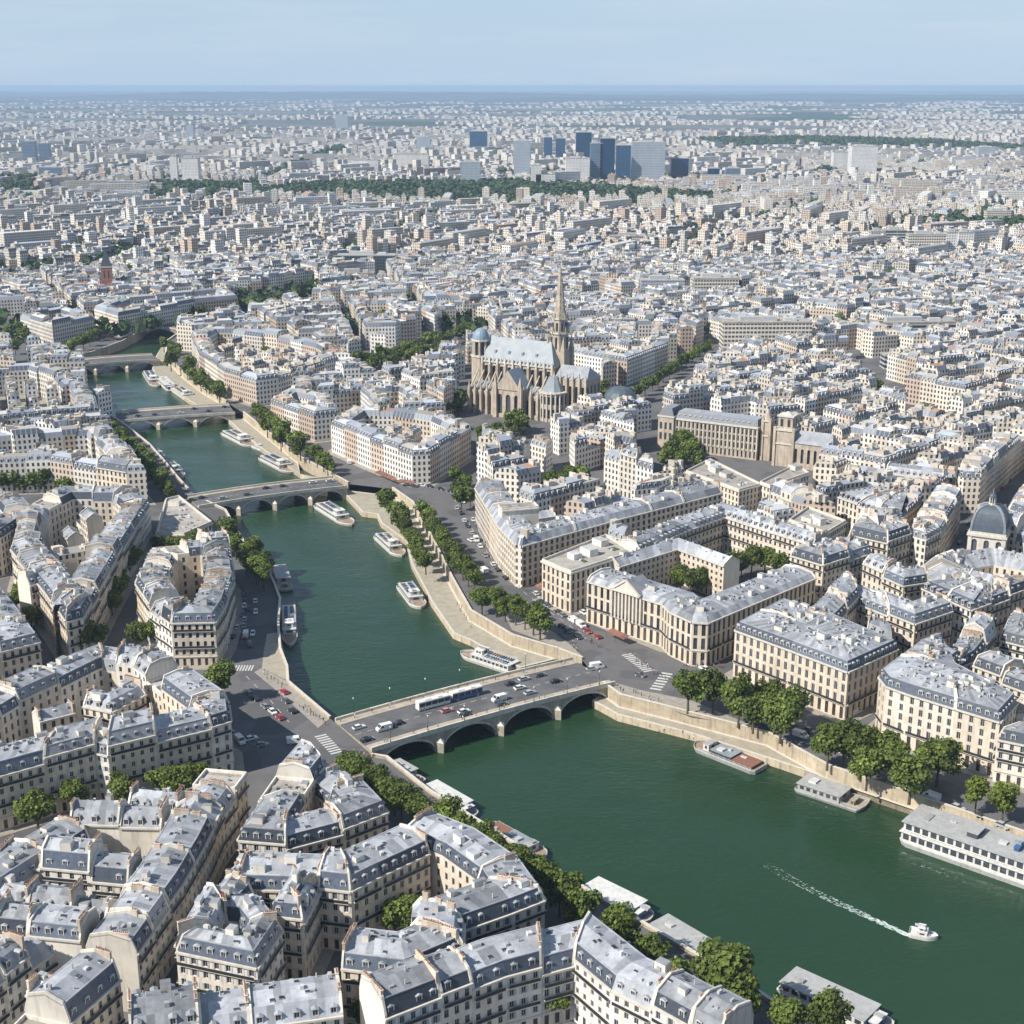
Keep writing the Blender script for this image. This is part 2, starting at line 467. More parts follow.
# ------------------------------------------------------------------ river, quays and ground
WZ, QZ = -6.0, -3.6
def beyond(p, q, dist):
    L = math.hypot(p[0] - q[0], p[1] - q[1])
    return (p[0] + (p[0] - q[0]) / L * dist, p[1] + (p[1] - q[1]) / L * dist)
left_bank = gs([(960, 1150, WZ), (860, 1085, WZ), (790, 1037, WZ), (720, 992, WZ), (660, 956, WZ), (600, 920, WZ), (545, 884, WZ), (485, 845, WZ), (430, 810, WZ), (388, 776, WZ), (372, 756)]) + \
    gs([(331, 719), (289, 683), (288, 668), (281, 650), (279, 622), (281, 600), (274, 582), (262, 560), (246, 545), (236, 528), (226, 511), (207, 502), (190, 491), (178, 478), (165, 462), (150, 445), (130, 429),
        (116, 419), (104, 410), (97, 400), (85, 386), (72, 374), (66, 366), (76, 358), (100, 350), (122, 342), (141, 332), (150, 324), (175, 318)])
right_wall = gs([(1130, 872), (1018, 833), (908, 795), (828, 768), (768, 735), (672, 710), (620, 697), (602, 684), (582, 660), (556, 650), (512, 637), (470, 612), (452, 580), (426, 527), (412, 503), (392, 489), (348, 484),
                 (330, 474), (298, 457), (262, 428), (243, 413), (226, 402), (205, 390), (184, 374), (166, 356), (166, 342), (184, 329), (205, 322)])
right_water = gs([(1130, 890, WZ), (1024, 852, WZ), (920, 818, WZ), (780, 769, WZ), (694, 741, WZ), (617, 721, WZ), (592, 707, WZ)])
right_water[0] = beyond(right_water[0], right_water[1], 298)
up_water = gs([(520, 668, QZ), (470, 640, QZ), (453, 633, QZ), (431, 601, QZ), (411, 563, QZ), (406, 541, QZ), (381, 523, QZ), (377, 514, QZ), (362, 512, QZ), (344, 493, QZ), (318, 482, QZ), (300, 474, QZ), (262, 449, QZ), (240, 431, QZ), (226, 418, QZ),
               (196, 405, QZ), (182, 396, QZ), (165, 384, QZ), (152, 369, QZ), (156, 356, QZ), (164, 343, QZ)])
left_bank[0] = beyond(left_bank[0], left_bank[1], 260)
right_wall[0] = beyond(right_wall[0], right_wall[1], 300)
river_poly = left_bank + right_wall[::-1]
BOX = [(-60000, -2000), (60000, -2000), (60000, 60000), (-60000, 60000)]
pts = [Vector(p) for p in river_poly + BOX]
nr = len(river_poly)
edges = [(i, (i + 1) % nr) for i in range(nr)] + [(nr + i, nr + (i + 1) % 4) for i in range(4)]
vo, eo, fo, *_ = geometry.delaunay_2d_cdt(pts, edges, [], 0, 1e-4)
mb = MB()
for f in fo:
    P = [vo[i] for i in f]
    c = (sum(p.x for p in P) / 3, sum(p.y for p in P) / 3)
    if not inside(c, river_poly):
        if (P[1].x - P[0].x) * (P[2].y - P[0].y) - (P[1].y - P[0].y) * (P[2].x - P[0].x) < 0:
            P = P[::-1]
        mb.face([(p.x, p.y, 0) for p in P])
struct(mb.build("ground", mt['ground']))
mb = MB()
xs = [p[0] for p in river_poly]; ys = [p[1] for p in river_poly]
mb.face([(min(xs) - 8, min(ys) - 8, WZ), (max(xs) + 8, min(ys) - 8, WZ), (max(xs) + 8, max(ys) + 8, WZ), (min(xs) - 8, max(ys) + 8, WZ)])
struct(mb.build("river_water", mt['water']))

def wall_line(name, pts, side, label, z0=-7.0, z1=0.95, w=0.7, mat='quay', cat="quay wall"):
    """retaining wall whose river face follows pts; body on `side` (+1 = left of travel), with a coping and a low parapet."""
    o = offset_line(pts, w * side, False)
    mb = MB()
    for i in range(len(pts) - 1):
        a, b, c, d = pts[i], pts[i + 1], o[i + 1], o[i]
        q = [a, b, c, d] if side > 0 else [b, a, d, c]
        L = d2(a, b)
        k = max(1, int(L / 12))
        for j in range(k):
            t0, t1 = j / k, (j + 1) / k
            qq = [lerp(q[0], q[1], t0), lerp(q[0], q[1], t1), lerp(q[3], q[2], t1), lerp(q[3], q[2], t0)]
            mb.prism(qq, z0, z1, 0, R.random())
    e = offset_line(pts, -0.12 * side, False); e2 = offset_line(pts, (w + 0.12) * side, False)
    for i in range(len(pts) - 1):
        q = [e[i], e[i + 1], e2[i + 1], e2[i]]
        if side < 0:
            q = [q[1], q[0], q[3], q[2]]
        mb.prism(q, z1 + 0.002, z1 + 0.16, 1, 0.6)
    ob = mb.build(name, [mt[mat], mt['trim']], org=(*pts[0], 0))
    return tag(ob, label, cat)
k1 = 10
wall_line("quay_wall", left_bank[:k1 + 1], 1, "stone quay wall under the plane trees opposite the big floating restaurant")
i2 = left_bank.index(gs([(207, 502)])[0]); i3 = left_bank.index(gs([(116, 419)])[0]); i4 = left_bank.index(gs([(66, 366)])[0])
wall_line("quay_wall", left_bank[k1 + 1:i2 + 1], 1, "pale quay wall running past the two boats moored by the horseshoe block")
wall_line("quay_wall", left_bank[i2 + 1:i3 + 1], 1, "tree-shaded quay wall between the second and third bridges")
wall_line("quay_wall", left_bank[i3 + 1:i4 + 1], 1, "quay wall below the dense rooftops between the third and fourth bridges")
wall_line("quay_wall", left_bank[i4 + 1:], 1, "far quay wall upstream of the fourth bridge")
rw = right_wall
wall_line("quay_wall", rw[:8], -1, "long sunlit limestone quay wall below the plane trees and stone palaces")
wall_line("quay_wall", rw[8:16], -1, "limestone quay wall beside the tree-lined paved esplanade")
wall_line("quay_wall", rw[16:21], -1, "quay wall under the bushy trees between second and third bridges")
wall_line("quay_wall", rw[21:], -1, "tree-topped quay wall beside the fourth bridge")

def quay(name, poly, label):
    if area(poly) < 0:
        poly = poly[::-1]
    mb = MB()
    vs = [Vector(p) for p in poly]
    tri = geometry.tessellate_polygon([[v.to_3d() for v in vs]])
    for t in tri:
        P = [vs[i] for i in t]
        if (P[1].x - P[0].x) * (P[2].y - P[0].y) - (P[1].y - P[0].y) * (P[2].x - P[0].x) < 0:
            P = P[::-1]
        mb.face([(p.x, p.y, QZ) for p in P], 0)
    n = len(poly)
    for i in range(n):
        a, b = poly[i], poly[(i + 1) % n]
        mb.face([(*a, -7), (*b, -7), (*b, QZ), (*a, QZ)], 1, R.random())
    rim = offset_line(poly, 0.9, True)
    for i in range(n):
        a, b, c, d = poly[i], poly[(i + 1) % n], rim[(i + 1) % n], rim[i]
        mb.prism([a, b, c, d], QZ + 0.004, QZ + 0.10 + 0.002 * (i % 3), 2, 0.5)
    return struct(mb.build(name, [mt['quaypave'], mt['quay'], mt['trim']]))
quay("lower_quay_path", right_water + rw[:8][::-1], "")
quay("lower_quay_path", up_water[:12] + rw[9:18][::-1], "")
quay("lower_quay_path", up_water[11:15] + rw[18:21][::-1], "")
quay("lower_quay_path", up_water[15:] + rw[21:26][::-1], "")

# pale paved quay edge on the near bank and the ramp beside it
def sheet(name, poly, z, mat):
    vs = [Vector((*p, 0)) for p in poly]
    mb = MB()
    for t in geometry.tessellate_polygon([vs]):
        P = [vs[i] for i in t]
        if (P[1].x - P[0].x) * (P[2].y - P[0].y) - (P[1].y - P[0].y) * (P[2].x - P[0].x) < 0:
            P = P[::-1]
        mb.face([(p.x, p.y, z) for p in P])
    return struct(mb.build(name, mat))
sheet("quay_paving", gs([(267, 634), (280, 632), (284, 652), (288.5, 669), (288.5, 681), (262, 668), (264, 650)]), 0.012, mt['quaypave'])
sheet("bank_pavement", gs([(262, 668), (288.5, 682), (330, 718), (318, 728), (290, 702), (254, 672)]), 0.016, mt['pave'])

# ------------------------------------------------------------------ apartment houses
OCC_X0, OCC_Y0, OCC_S, OCC_W, OCC_H = -900.0, 200.0, 2.0, 950, 800
occ = np.zeros((OCC_H, OCC_W), dtype=np.uint8)
_gx, _gy = np.meshgrid(OCC_X0 + (np.arange(OCC_W) + .5) * OCC_S, OCC_Y0 + (np.arange(OCC_H) + .5) * OCC_S)
def mark(poly, val=1):
    x0 = min(p[0] for p in poly); x1 = max(p[0] for p in poly); y0 = min(p[1] for p in poly); y1 = max(p[1] for p in poly)
    i0 = int(max(0, (x0 - OCC_X0) // OCC_S)); i1 = int(min(OCC_W, (x1 - OCC_X0) // OCC_S + 1))
    j0 = int(max(0, (y0 - OCC_Y0) // OCC_S)); j1 = int(min(OCC_H, (y1 - OCC_Y0) // OCC_S + 1))
    if i1 <= i0 or j1 <= j0:
        return
    X, Y = _gx[j0:j1, i0:i1], _gy[j0:j1, i0:i1]
    c = np.zeros(X.shape, bool)
    n = len(poly)
    for i in range(n):
        (xa, ya), (xb, yb) = poly[i], poly[i - 1]
        if ya == yb:
            continue
        c ^= ((ya > Y) != (yb > Y)) & (X < (xb - xa) * (Y - ya) / (yb - ya) + xa)
    occ[j0:j1, i0:i1][c] = val
def busy(p):
    i, j = int((p[0] - OCC_X0) // OCC_S), int((p[1] - OCC_Y0) // OCC_S)
    return 0 <= i < OCC_W and 0 <= j < OCC_H and occ[j, i] > 0
def quad_busy(q):
    for s in (0.06, 0.5, 0.94):
        for t in (0.08, 0.5, 0.92):
            if busy(lerp(lerp(q[0], q[1], s), lerp(q[3], q[2], s), t)):
                return True
    return False

WALLS = [(0.70, 0.625, 0.525), (0.66, 0.59, 0.505), (0.73, 0.665, 0.575), (0.665, 0.58, 0.475), (0.76, 0.71, 0.64), (0.62, 0.575, 0.515), (0.72, 0.625, 0.505), (0.79, 0.77, 0.73)]
WNAME = ["cream", "buff", "pale cream", "sandy", "off-white", "greyish cream", "yellowish", "white"]

def facade(mb, a, b, z0, z1, gf, nf, pitch, ww, wm, gm, recess=0.28, winout=None, shop=True, tall=False, top_gap=0.35):
    L = d2(a, b)
    if L < 1.2:
        mb.face([(*a, z0), (*b, z0), (*b, z1), (*a, z1)], wm, 0.5)
        return
    n = max(1, int((L - 0.5) / pitch + 0.5))
    ww = min(ww, L / n * 0.7)
    d = ((b[0] - a[0]) / L, (b[1] - a[1]) / L)
    nx, ny = d[1], -d[0]
    xs = [0.0]
    for i in range(n):
        c = (i + .5) * L / n
        xs += [c - ww / 2, c + ww / 2]
    xs.append(L)
    fh = (z1 - top_gap - z0 - gf) / nf
    zs = [z0]
    zs += [z0 + (0.35 if shop else 0.9), z0 + gf - 0.75]
    for k in range(nf):
        zb = z0 + gf + k * fh
        zs += [zb + (0.4 if tall else 0.75), zb + fh - (0.45 if tall else 0.55)]
    zs.append(z1)
    k0 = len(mb.v)
    nxs = len(xs)
    for z in zs:
        for x in xs:
            mb.v.append((a[0] + d[0] * x, a[1] + d[1] * x, z))
    for j in range(len(zs) - 1):
        for i in range(nxs - 1):
            q = (k0 + j * nxs + i, k0 + j * nxs + i + 1, k0 + (j + 1) * nxs + i + 1, k0 + (j + 1) * nxs + i)
            if i % 2 == 1 and j % 2 == 1:
                k = len(mb.v)
                for t in q:
                    v = mb.v[t]
                    mb.v.append((v[0] - nx * recess, v[1] - ny * recess, v[2]))
                for t in range(4):
                    u = (t + 1) % 4
                    mb.idx((q[t], q[u], k + u, k + t), wm, 0.5)
                ground = j == 1
                if winout is not None and not ground:
                    v0, v2 = mb.v[k], mb.v[k + 2]
                    winout.append(((v0[0] + v2[0]) / 2, (v0[1] + v2[1]) / 2, v0[2], xs[i + 1] - xs[i], zs[j + 1] - zs[j], math.atan2(d[1], d[0])))
                mb.idx((k, k + 1, k + 2, k + 3), gm + 1 if ground and shop else gm, R.random())
            else:
                mb.idx(q, wm, 0.5)

def flat_windows(mb, a, b, z0, z1, gf, nf, pitch, ww, wm, gm):
    """far version: wall quad with shallow window panes set just proud of it"""
    mb.face([(*a, z0), (*b, z0), (*b, z1), (*a, z1)], wm, 0.5)
    L = d2(a, b)
    if L < 2.5:
        return
    n = max(1, int((L - 0.5) / pitch + 0.5))
    d = ((b[0] - a[0]) / L, (b[1] - a[1]) / L)
    o = (d[1] * 0.04, -d[0] * 0.04)
    fh = (z1 - 0.35 - z0 - gf) / nf
    for i in range(n):
        c = (i + .5) * L / n
        x0, x1 = c - ww / 2, c + ww / 2
        A = (a[0] + d[0] * x0 + o[0], a[1] + d[1] * x0 + o[1]); B = (a[0] + d[0] * x1 + o[0], a[1] + d[1] * x1 + o[1])
        mb.face([(*A, z0 + .5), (*B, z0 + .5), (*B, z0 + gf - .8), (*A, z0 + gf - .8)], gm, R.random())
        for k in range(nf):
            zb = z0 + gf + k * fh
            mb.face([(*A, zb + .7), (*B, zb + .7), (*B, zb + fh - .5), (*A, zb + fh - .5)], gm, R.random())

# shared meshes for near details -------------------------------------------------
def window_mesh(kind=0):
    """unit window, x -0.5..0.5, z 0..1, outward -y; frame, mullion, transom, two panes"""
    mb = MB()
    def bx(x0, x1, z0, z1, y0, y1, m, t=0.5):
        mb.prism([(x0, y0), (x1, y0), (x1, y1), (x0, y1)], z0, z1, m, t, True)
    t = 0.07
    bx(-0.5, -0.5 + t, 0, 1, -0.12, 0.0, 0); bx(0.5 - t, 0.5, 0, 1, -0.12, 0.0, 0)
    bx(-0.5 + t, 0.5 - t, 1 - t * .6, 1, -0.118, 0.0, 0); bx(-0.5 + t, 0.5 - t, 0, t * .7, -0.118, 0.0, 0)
    bx(-0.03, 0.03, t * .7, 1 - t * .6, -0.10, 0.0, 0)
    for s in (-1, 1):
        xa, xb = (-0.5 + t, -0.03) if s < 0 else (0.03, 0.5 - t)
        mb.face([(xa, -0.05, t * .7), (xb, -0.05, t * .7), (xb, -0.05, 1 - t * .6), (xa, -0.05, 1 - t * .6)], 1, 0.35 + 0.3 * (s > 0))
    if kind == 1:      # folded-back shutters
        for s in (-1, 1):
            bx(*((-.98, -.53) if s < 0 else (.53, .98)), .02, .98, -.345, -.30, 2, .5)
    if kind == 2:      # iron guard rail
        for z in (.06, .2, .34):
            bx(-.49, .49, z, z + .03, -.27, -.24, 3)
        for i in range(6):
            bx(-.46 + i * .184, -.44 + i * .184, .06, .34, -.265, -.245, 3)
    return mb.mesh("window", [mt['frame'], mt['glass'], mt['shutter'], mt['iron']])
WIN_MES = [window_mesh(k) for k in range(3)]
def dormer_mesh(rounded):
    """x along facade, -y outward, front at y=0, z=0 at eaves"""
    mb = MB()
    w, h, dp = 1.45, 1.95, 1.5
    fr = [(-w / 2, 0.35), (-w / 2, h), (w / 2, h), (w / 2, 0.35)]
    if rounded:
        top = [(w / 2 * math.cos(a), h - .1 + 0.45 * math.sin(a)) for a in [i * math.pi / 6 for i in range(7)]]
    else:
        top = [(w / 2 + .12, h), (0, h + 0.35), (-w / 2 - .12, h)]
    # cheeks
    for s in (-1, 1):
        q = [(s * w / 2, 0, 0.2), (s * w / 2, 0, h), (s * w / 2, dp, h + .05), (s * w / 2, dp, h - .4)]
        mb.face(q if s > 0 else q[::-1], 0, 0.5)
    # front surround and pane
    a = 0.2
    x0, x1, z0, z1 = -w / 2, w / 2, 0.2, h
    X0, X1, Z0, Z1 = x0 + a, x1 - a, z0 + .25, z1 - .15
    P = [(x0, 0, z0), (x1, 0, z0), (x1, 0, z1), (x0, 0, z1)]
    Q = [(X0, 0, Z0), (X1, 0, Z0), (X1, 0, Z1), (X0, 0, Z1)]
    for i in range(4):
        j = (i + 1) % 4
        mb.face([P[i], P[j], Q[j], Q[i]], 1, 0.6)
    G = [(x, 0.12, z) for x, _, z in Q]
    for i in range(4):
        j = (i + 1) % 4
        mb.face([Q[i], Q[j], G[j], G[i]], 1, 0.4)
    mb.face(G, 2, 0.5)
    mb.face([(-.03, 0.09, Z0), (.03, 0.09, Z0), (.03, 0.09, Z1), (-.03, 0.09, Z1)], 1, 0.5)
    f = [(x, -0.1, z) for x, z in top]
    bk = [(x, dp + .35, z + .02) for x, z in top]
    mb.face(f, 1, 0.7)
    for i in range(len(top) - 1):
        mb.face([f[i + 1], f[i], bk[i], bk[i + 1]][::-1], 3, 0.6)
    return mb.mesh("dormer", [mt['slate'], mt['frame'], mt['glass'], mt['zinc']])
DORM_ME = [dormer_mesh(False), dormer_mesh(True)]
def chimney_mesh(n, L):
    mb = MB()
    mb.box((0, 0), (1, 0), L, 0.62, -2.2, 1.5, 0, 0.5)
    mb.box((0, 0), (1, 0), L + .16, 0.80, 1.502, 1.68, 0, 0.7)
    for i in range(n):
        x = (i + .5) / n * (L - .3) - (L - .3) / 2
        mb.tube((x, 0.04 * (i % 2)), 0.15, 0.11, 1.681, 2.15 + 0.25 * ((i * 7) % 3) / 2, 6, 1, R.random())
    return mb.mesh("chimney", [mt['chim'], mt['pot']])
CHIM_ME = [chimney_mesh(4, 2.2), chimney_mesh(6, 3.2), chimney_mesh(8, 4.4), chimney_mesh(3, 1.6)]

N_WIN = [0]
HOUSES = []          # every house quad: dicts

def roof_profile(D, ze, kind, mh=3.2, inset=1.25, rise=1.1):
    inset = min(inset, D * .2)
    if kind == 'mansard':
        return [(0, ze), (inset / D, ze + mh), (.5, ze + mh + rise), (1 - inset / D, ze + mh), (1, ze)]
    if kind == 'zincmansard':
        return [(0, ze), (inset * 1.6 / D, ze + mh * .85), (.5, ze + mh * .85 + rise * .8), (1 - inset * 1.6 / D, ze + mh * .85), (1, ze)]
    if kind == 'pitched':
        return [(0, ze), (.5, ze + D * .32), (1, ze)]
    return [(0, ze), (1, ze)]

def build_house(h, parent_name="apartment_building"):
    p0, p1, q1, q0 = h['q']
    lod = h['lod']
    ze, kind, g0, g1 = h['ze'], h['kind'], h['g0'], h['g1']
    tint = WALLS[h['w']]
    cx = (p0[0] + p1[0] + q0[0] + q1[0]) / 4; cy = (p0[1] + p1[1] + q0[1] + q1[1]) / 4
    root = thing(h.get('name', parent_name), h['label'], h.get('cat', "building"), (cx, cy, 0), 0, h.get('group'))
    # small gap to the neighbour so no faces coincide
    L = d2(p0, p1)
    e = 0.02 / max(L, .1)
    if g0: p0, q0 = lerp(p0, p1, e), lerp(q0, q1, e)
    if g1: p1, q1 = lerp(p1, p0, e), lerp(q1, q0, e)
    L = d2(p0, p1)
    D = max(4.0, (d2(p0, q0) + d2(p1, q1)) / 2)
    d = ((p1[0] - p0[0]) / max(L, .01), (p1[1] - p0[1]) / max(L, .01))
    n = (d[1], -d[0])
    nf = h['nf']; gf = h['gf']
    mb = MB()
    wins = []
    faces_cam = (n[0] * cx + n[1] * cy) < 0
    want = lod == 0 and faces_cam and h.get('near', False)
    pitch = h.get('pitch', 2.7); ww = h.get('ww', 1.12)
    top = h['prof']
    if h.get('blank'):
        k_ = max(1, int(L / 9))
        for i_ in range(k_):
            a_, b_ = lerp(p0, p1, i_ / k_), lerp(p0, p1, (i_ + 1) / k_)
            mb.face([(*a_, 0), (*b_, 0), (*b_, ze), (*a_, ze)], 3, R.random())
            if i_:
                mb.box((a_[0] + n[0] * .25, a_[1] + n[1] * .25), d, 1.0, .5, 0, ze + .8, 3, R.random())
        mb.face([(*q1, 0), (*q0, 0), (*q0, ze), (*q1, ze)], 3, .4)
    elif lod == 0:
        facade(mb, p0, p1, 0, ze, gf, nf, pitch, ww, 0, 1, winout=wins if want else None, tall=h.get('tall', False))
        facade(mb, q1, q0, 0, ze, 3.4, nf, 3.0, 1.05, 0, 1, shop=False)
    else:
        flat_windows(mb, p0, p1, 0, ze, gf, nf, pitch, ww, 0, 1)
        flat_windows(mb, q1, q0, 0, ze, 3.4, nf, 3.0, 1.1, 0, 1)
    P = [[(*lerp(pe, qe, t), z) for t, z in top] for pe, qe in ((p0, q0), (p1, q1))]
    # gable / party walls up to the roof line (plus a raised coping)
    for side in (0, 1):
        if not (g0, g1)[side]:
            continue
        a, b = (p0, q0) if side == 0 else (p1, q1)
        loop = [(*a, 0), (*b, 0)] + P[side][::-1]
        mb.face(loop[::-1] if side == 0 else loop, 3, R.random())
    # cornice and string course
    def course(z, hh, out, m, a=p0, b=p1, nn=n):
        A = [(a[0] - 0 * d[0], a[1]), (b[0], b[1])]
        o = [(A[0][0] + nn[0] * out, A[0][1] + nn[1] * out), (A[1][0] + nn[0] * out, A[1][1] + nn[1] * out)]
        mb.prism([o[0], o[1], A[1], A[0]], z, z + hh, m, 0.6, True)
    jit = R.uniform(0, 0.03)
    if L > 1:
        course(ze - 0.5 + jit, 0.5, 0.5, 4)
        if lod == 0:
            course(gf - 0.25 + jit, 0.3, 0.28, 4)
    mats = [mt['wall'], mt['glass'], mt['shop'], mt['party'], mt['trim']]
    wall = mb.build("wall", mats, root)
    wall.color = (*tint, 1)
    # balconies: slab and iron rail
    if lod == 0 and h.get('balc', True) and L > 6 and not h.get('blank'):
        fh = (ze - .35 - gf) / nf
        for k in h.get('balk', (1, nf - 1)):
            if k < 0 or k >= nf:
                continue
            z = gf + k * fh + 0.12 + jit
            m2 = MB()
            i0 = lerp(p0, p1, .5 / L); i1 = lerp(p0, p1, 1 - .5 / L)
            def off(p, o):
                return (p[0] + n[0] * o, p[1] + n[1] * o)
            m2.prism([off(i0, .75), off(i1, .75), off(i1, .003), off(i0, .003)], z, z + .16, 0, .5, True)
            m2.prism([off(i0, .74), off(i1, .74), off(i1, .69), off(i0, .69)], z + .163, z + .95, 1, .5, True)
            m2.build("balcony", [mt['trim'], mt['iron']], root)
    for (x, y, z, w, hh, rz) in wins:
        o = link("window", WIN_MES[h.get('wv', 0)], root, (x - cx, y - cy, z + .01), rz, (w * .97, 1, hh * .97))
        N_WIN[0] += 1
    # roof
    mb = MB()
    K = max(1, int(L / 1.7)) if lod == 0 else max(1, int(L / 5))
    ns = len(top)
    sl = 1 if kind in ('mansard',) else 0
    flat = kind == 'flat'
    for i in range(ns - 1):
        steep = (i == 0 or i == ns - 2) and kind == 'mansard'
        kk = 1 if steep else K
        for k in range(kk):
            a0, a1 = lerp(P[0][i], P[1][i], k / kk), lerp(P[0][i], P[1][i], (k + 1) / kk)
            b0, b1 = lerp(P[0][i + 1], P[1][i + 1], k / kk), lerp(P[0][i + 1], P[1][i + 1], (k + 1) / kk)
            mb.face([a0, a1, b1, b0], 1 if steep and not h.get('zincfront') else (2 if flat else 0), R.random())
    if kind == 'mansard' and L > 2:
        # zinc roll along the break of the roof
        for i in (1, ns - 2):
            mb.bar(P[0][i], P[1][i], 0.28, 0, 0.8)
    if flat and h.get('parapet', True) and L > 2:
        loop = [p0, p1, q1, q0]
        try:
            inn = offset_line(loop, 0.4, True)
            for i in range(4):
                if (i == 1 and not g1) or (i == 3 and not g0):
                    continue
                j = (i + 1) % 4
                mb.prism([loop[i], loop[j], inn[j], inn[i]], ze + .003, ze + .85 + .006 * i, 3, .6)
        except Exception:
            pass
    if not flat:
        for side in (0, 1):
            if not (g0, g1)[side]:
                continue
            s = 0.5 / max(L, 1)
            for i in range(ns - 1):
                a, b = P[side][i], P[side][i + 1]
                a2, b2 = (lerp(P[side][i], P[1 - side][i], s), lerp(P[side][i + 1], P[1 - side][i + 1], s))
                B = [a, b, b2, a2] if side == 1 else [b, a, a2, b2]
                if (B[1][0] - B[0][0]) * (B[2][1] - B[0][1]) - (B[1][1] - B[0][1]) * (B[2][0] - B[0][0]) < 0:
                    B = B[::-1]
                mb.hexa([(x, y, z - .3) for x, y, z in B], [(x, y, z + .62) for x, y, z in B], 3, R.random())
    # roof clutter: skylights, vents, plant boxes
    nz = {0: int(L * D / 17), 1: int(L * D / 26)}[lod] if h.get('clutter', True) else 0
    for _ in range(nz):
        s, t = R.uniform(.08, .92), R.uniform(.2, .8) if not flat else R.uniform(.1, .9)
        c = lerp(lerp(p0, p1, s), lerp(q0, q1, s), t)
        zz = None
        for i in range(ns - 1):
            if top[i][0] <= t <= top[i + 1][0]:
                f = (t - top[i][0]) / max(1e-6, top[i + 1][0] - top[i][0])
                zz = top[i][1] + (top[i + 1][1] - top[i][1]) * f
        r = R.random()
        if r < .38:
            mb.box(c, d, R.uniform(.8, 1.4), R.uniform(.6, 1.0), zz - .3, zz + .22, 4, R.random(), topmat=5)
        elif r < .7:
            mb.box(c, d, R.uniform(.4, 1.3), R.uniform(.4, 1.2), zz - .3, zz + R.uniform(.3, 1.2), 4, R.random())
        elif r < .9:
            mb.tube(c, .14, .14, zz - .3, zz + R.uniform(.5, 1.3), 6, 4, R.random())
        else:
            mb.box(c, d, R.uniform(1.4, 3.4), R.uniform(1.2, 2.4), zz - .6, zz + R.uniform(.8, 2.0), 3, R.random(), topmat=0)
    roof = mb.build("roof", [mt['zinc'], mt['slate'], mt['flatroof'], mt['party'], mt['clutter'], mt['glass']], root)
    # dormers
    if kind in ('mansard', 'zincmansard') and h.get('dormers', True) and L > 4:
        nb = max(1, int((L - 1.0) / h.get('dpitch', 2.9)))
        style = h.get('dstyle', 0)
        for side in (0, 1):
            if side == 1 and (lod == 1 or not h.get('backdorm', True)):
                continue
            a, b, nn = (p0, p1, n) if side == 0 else (q1, q0, (-n[0], -n[1]))
            Ls = d2(a, b)
            if Ls < 3:
                continue
            dd = ((b[0] - a[0]) / Ls, (b[1] - a[1]) / Ls)
            nb = max(1, int((Ls - 1.0) / h.get('dpitch', 2.9)))
            for i in range(nb):
                if R.random() < .06:
                    continue
                s = (i + .5) / nb
                c = lerp(a, b, s)
                c = (c[0] - nn[0] * .3, c[1] - nn[1] * .3)
                link("dormer", DORM_ME[style], roof, (c[0] - cx, c[1] - cy, ze + 0.12), math.atan2(dd[1], dd[0]))
    # chimneys on the party lines
    ncm = h.get('chim', 2)
    for side in (0, 1):
        if not (g0, g1)[side] or flat:
            continue
        if side == 0 and not h.get('first', False):
            continue
        a, b = (p0, q0) if side == 0 else (p1, q1)
        ang = math.atan2(b[1] - a[1], b[0] - a[0])
        off = 0.35 if side == 0 else -0.35
        for k in range(ncm):
            t = (0.3, 0.68, 0.5)[k] + R.uniform(-.07, .07)
            c = lerp(a, b, t)
            zz = top[1][1] + .3 if len(top) > 3 else ze + D * .2
            v = R.randrange(len(CHIM_ME)) if lod == 0 else R.randrange(3)
            link("chimney", CHIM_ME[v], roof, (c[0] - cx + d[0] * off, c[1] - cy + d[1] * off, zz + .35), ang, (.9, 1, R.uniform(.6, 1.0)))
    return root

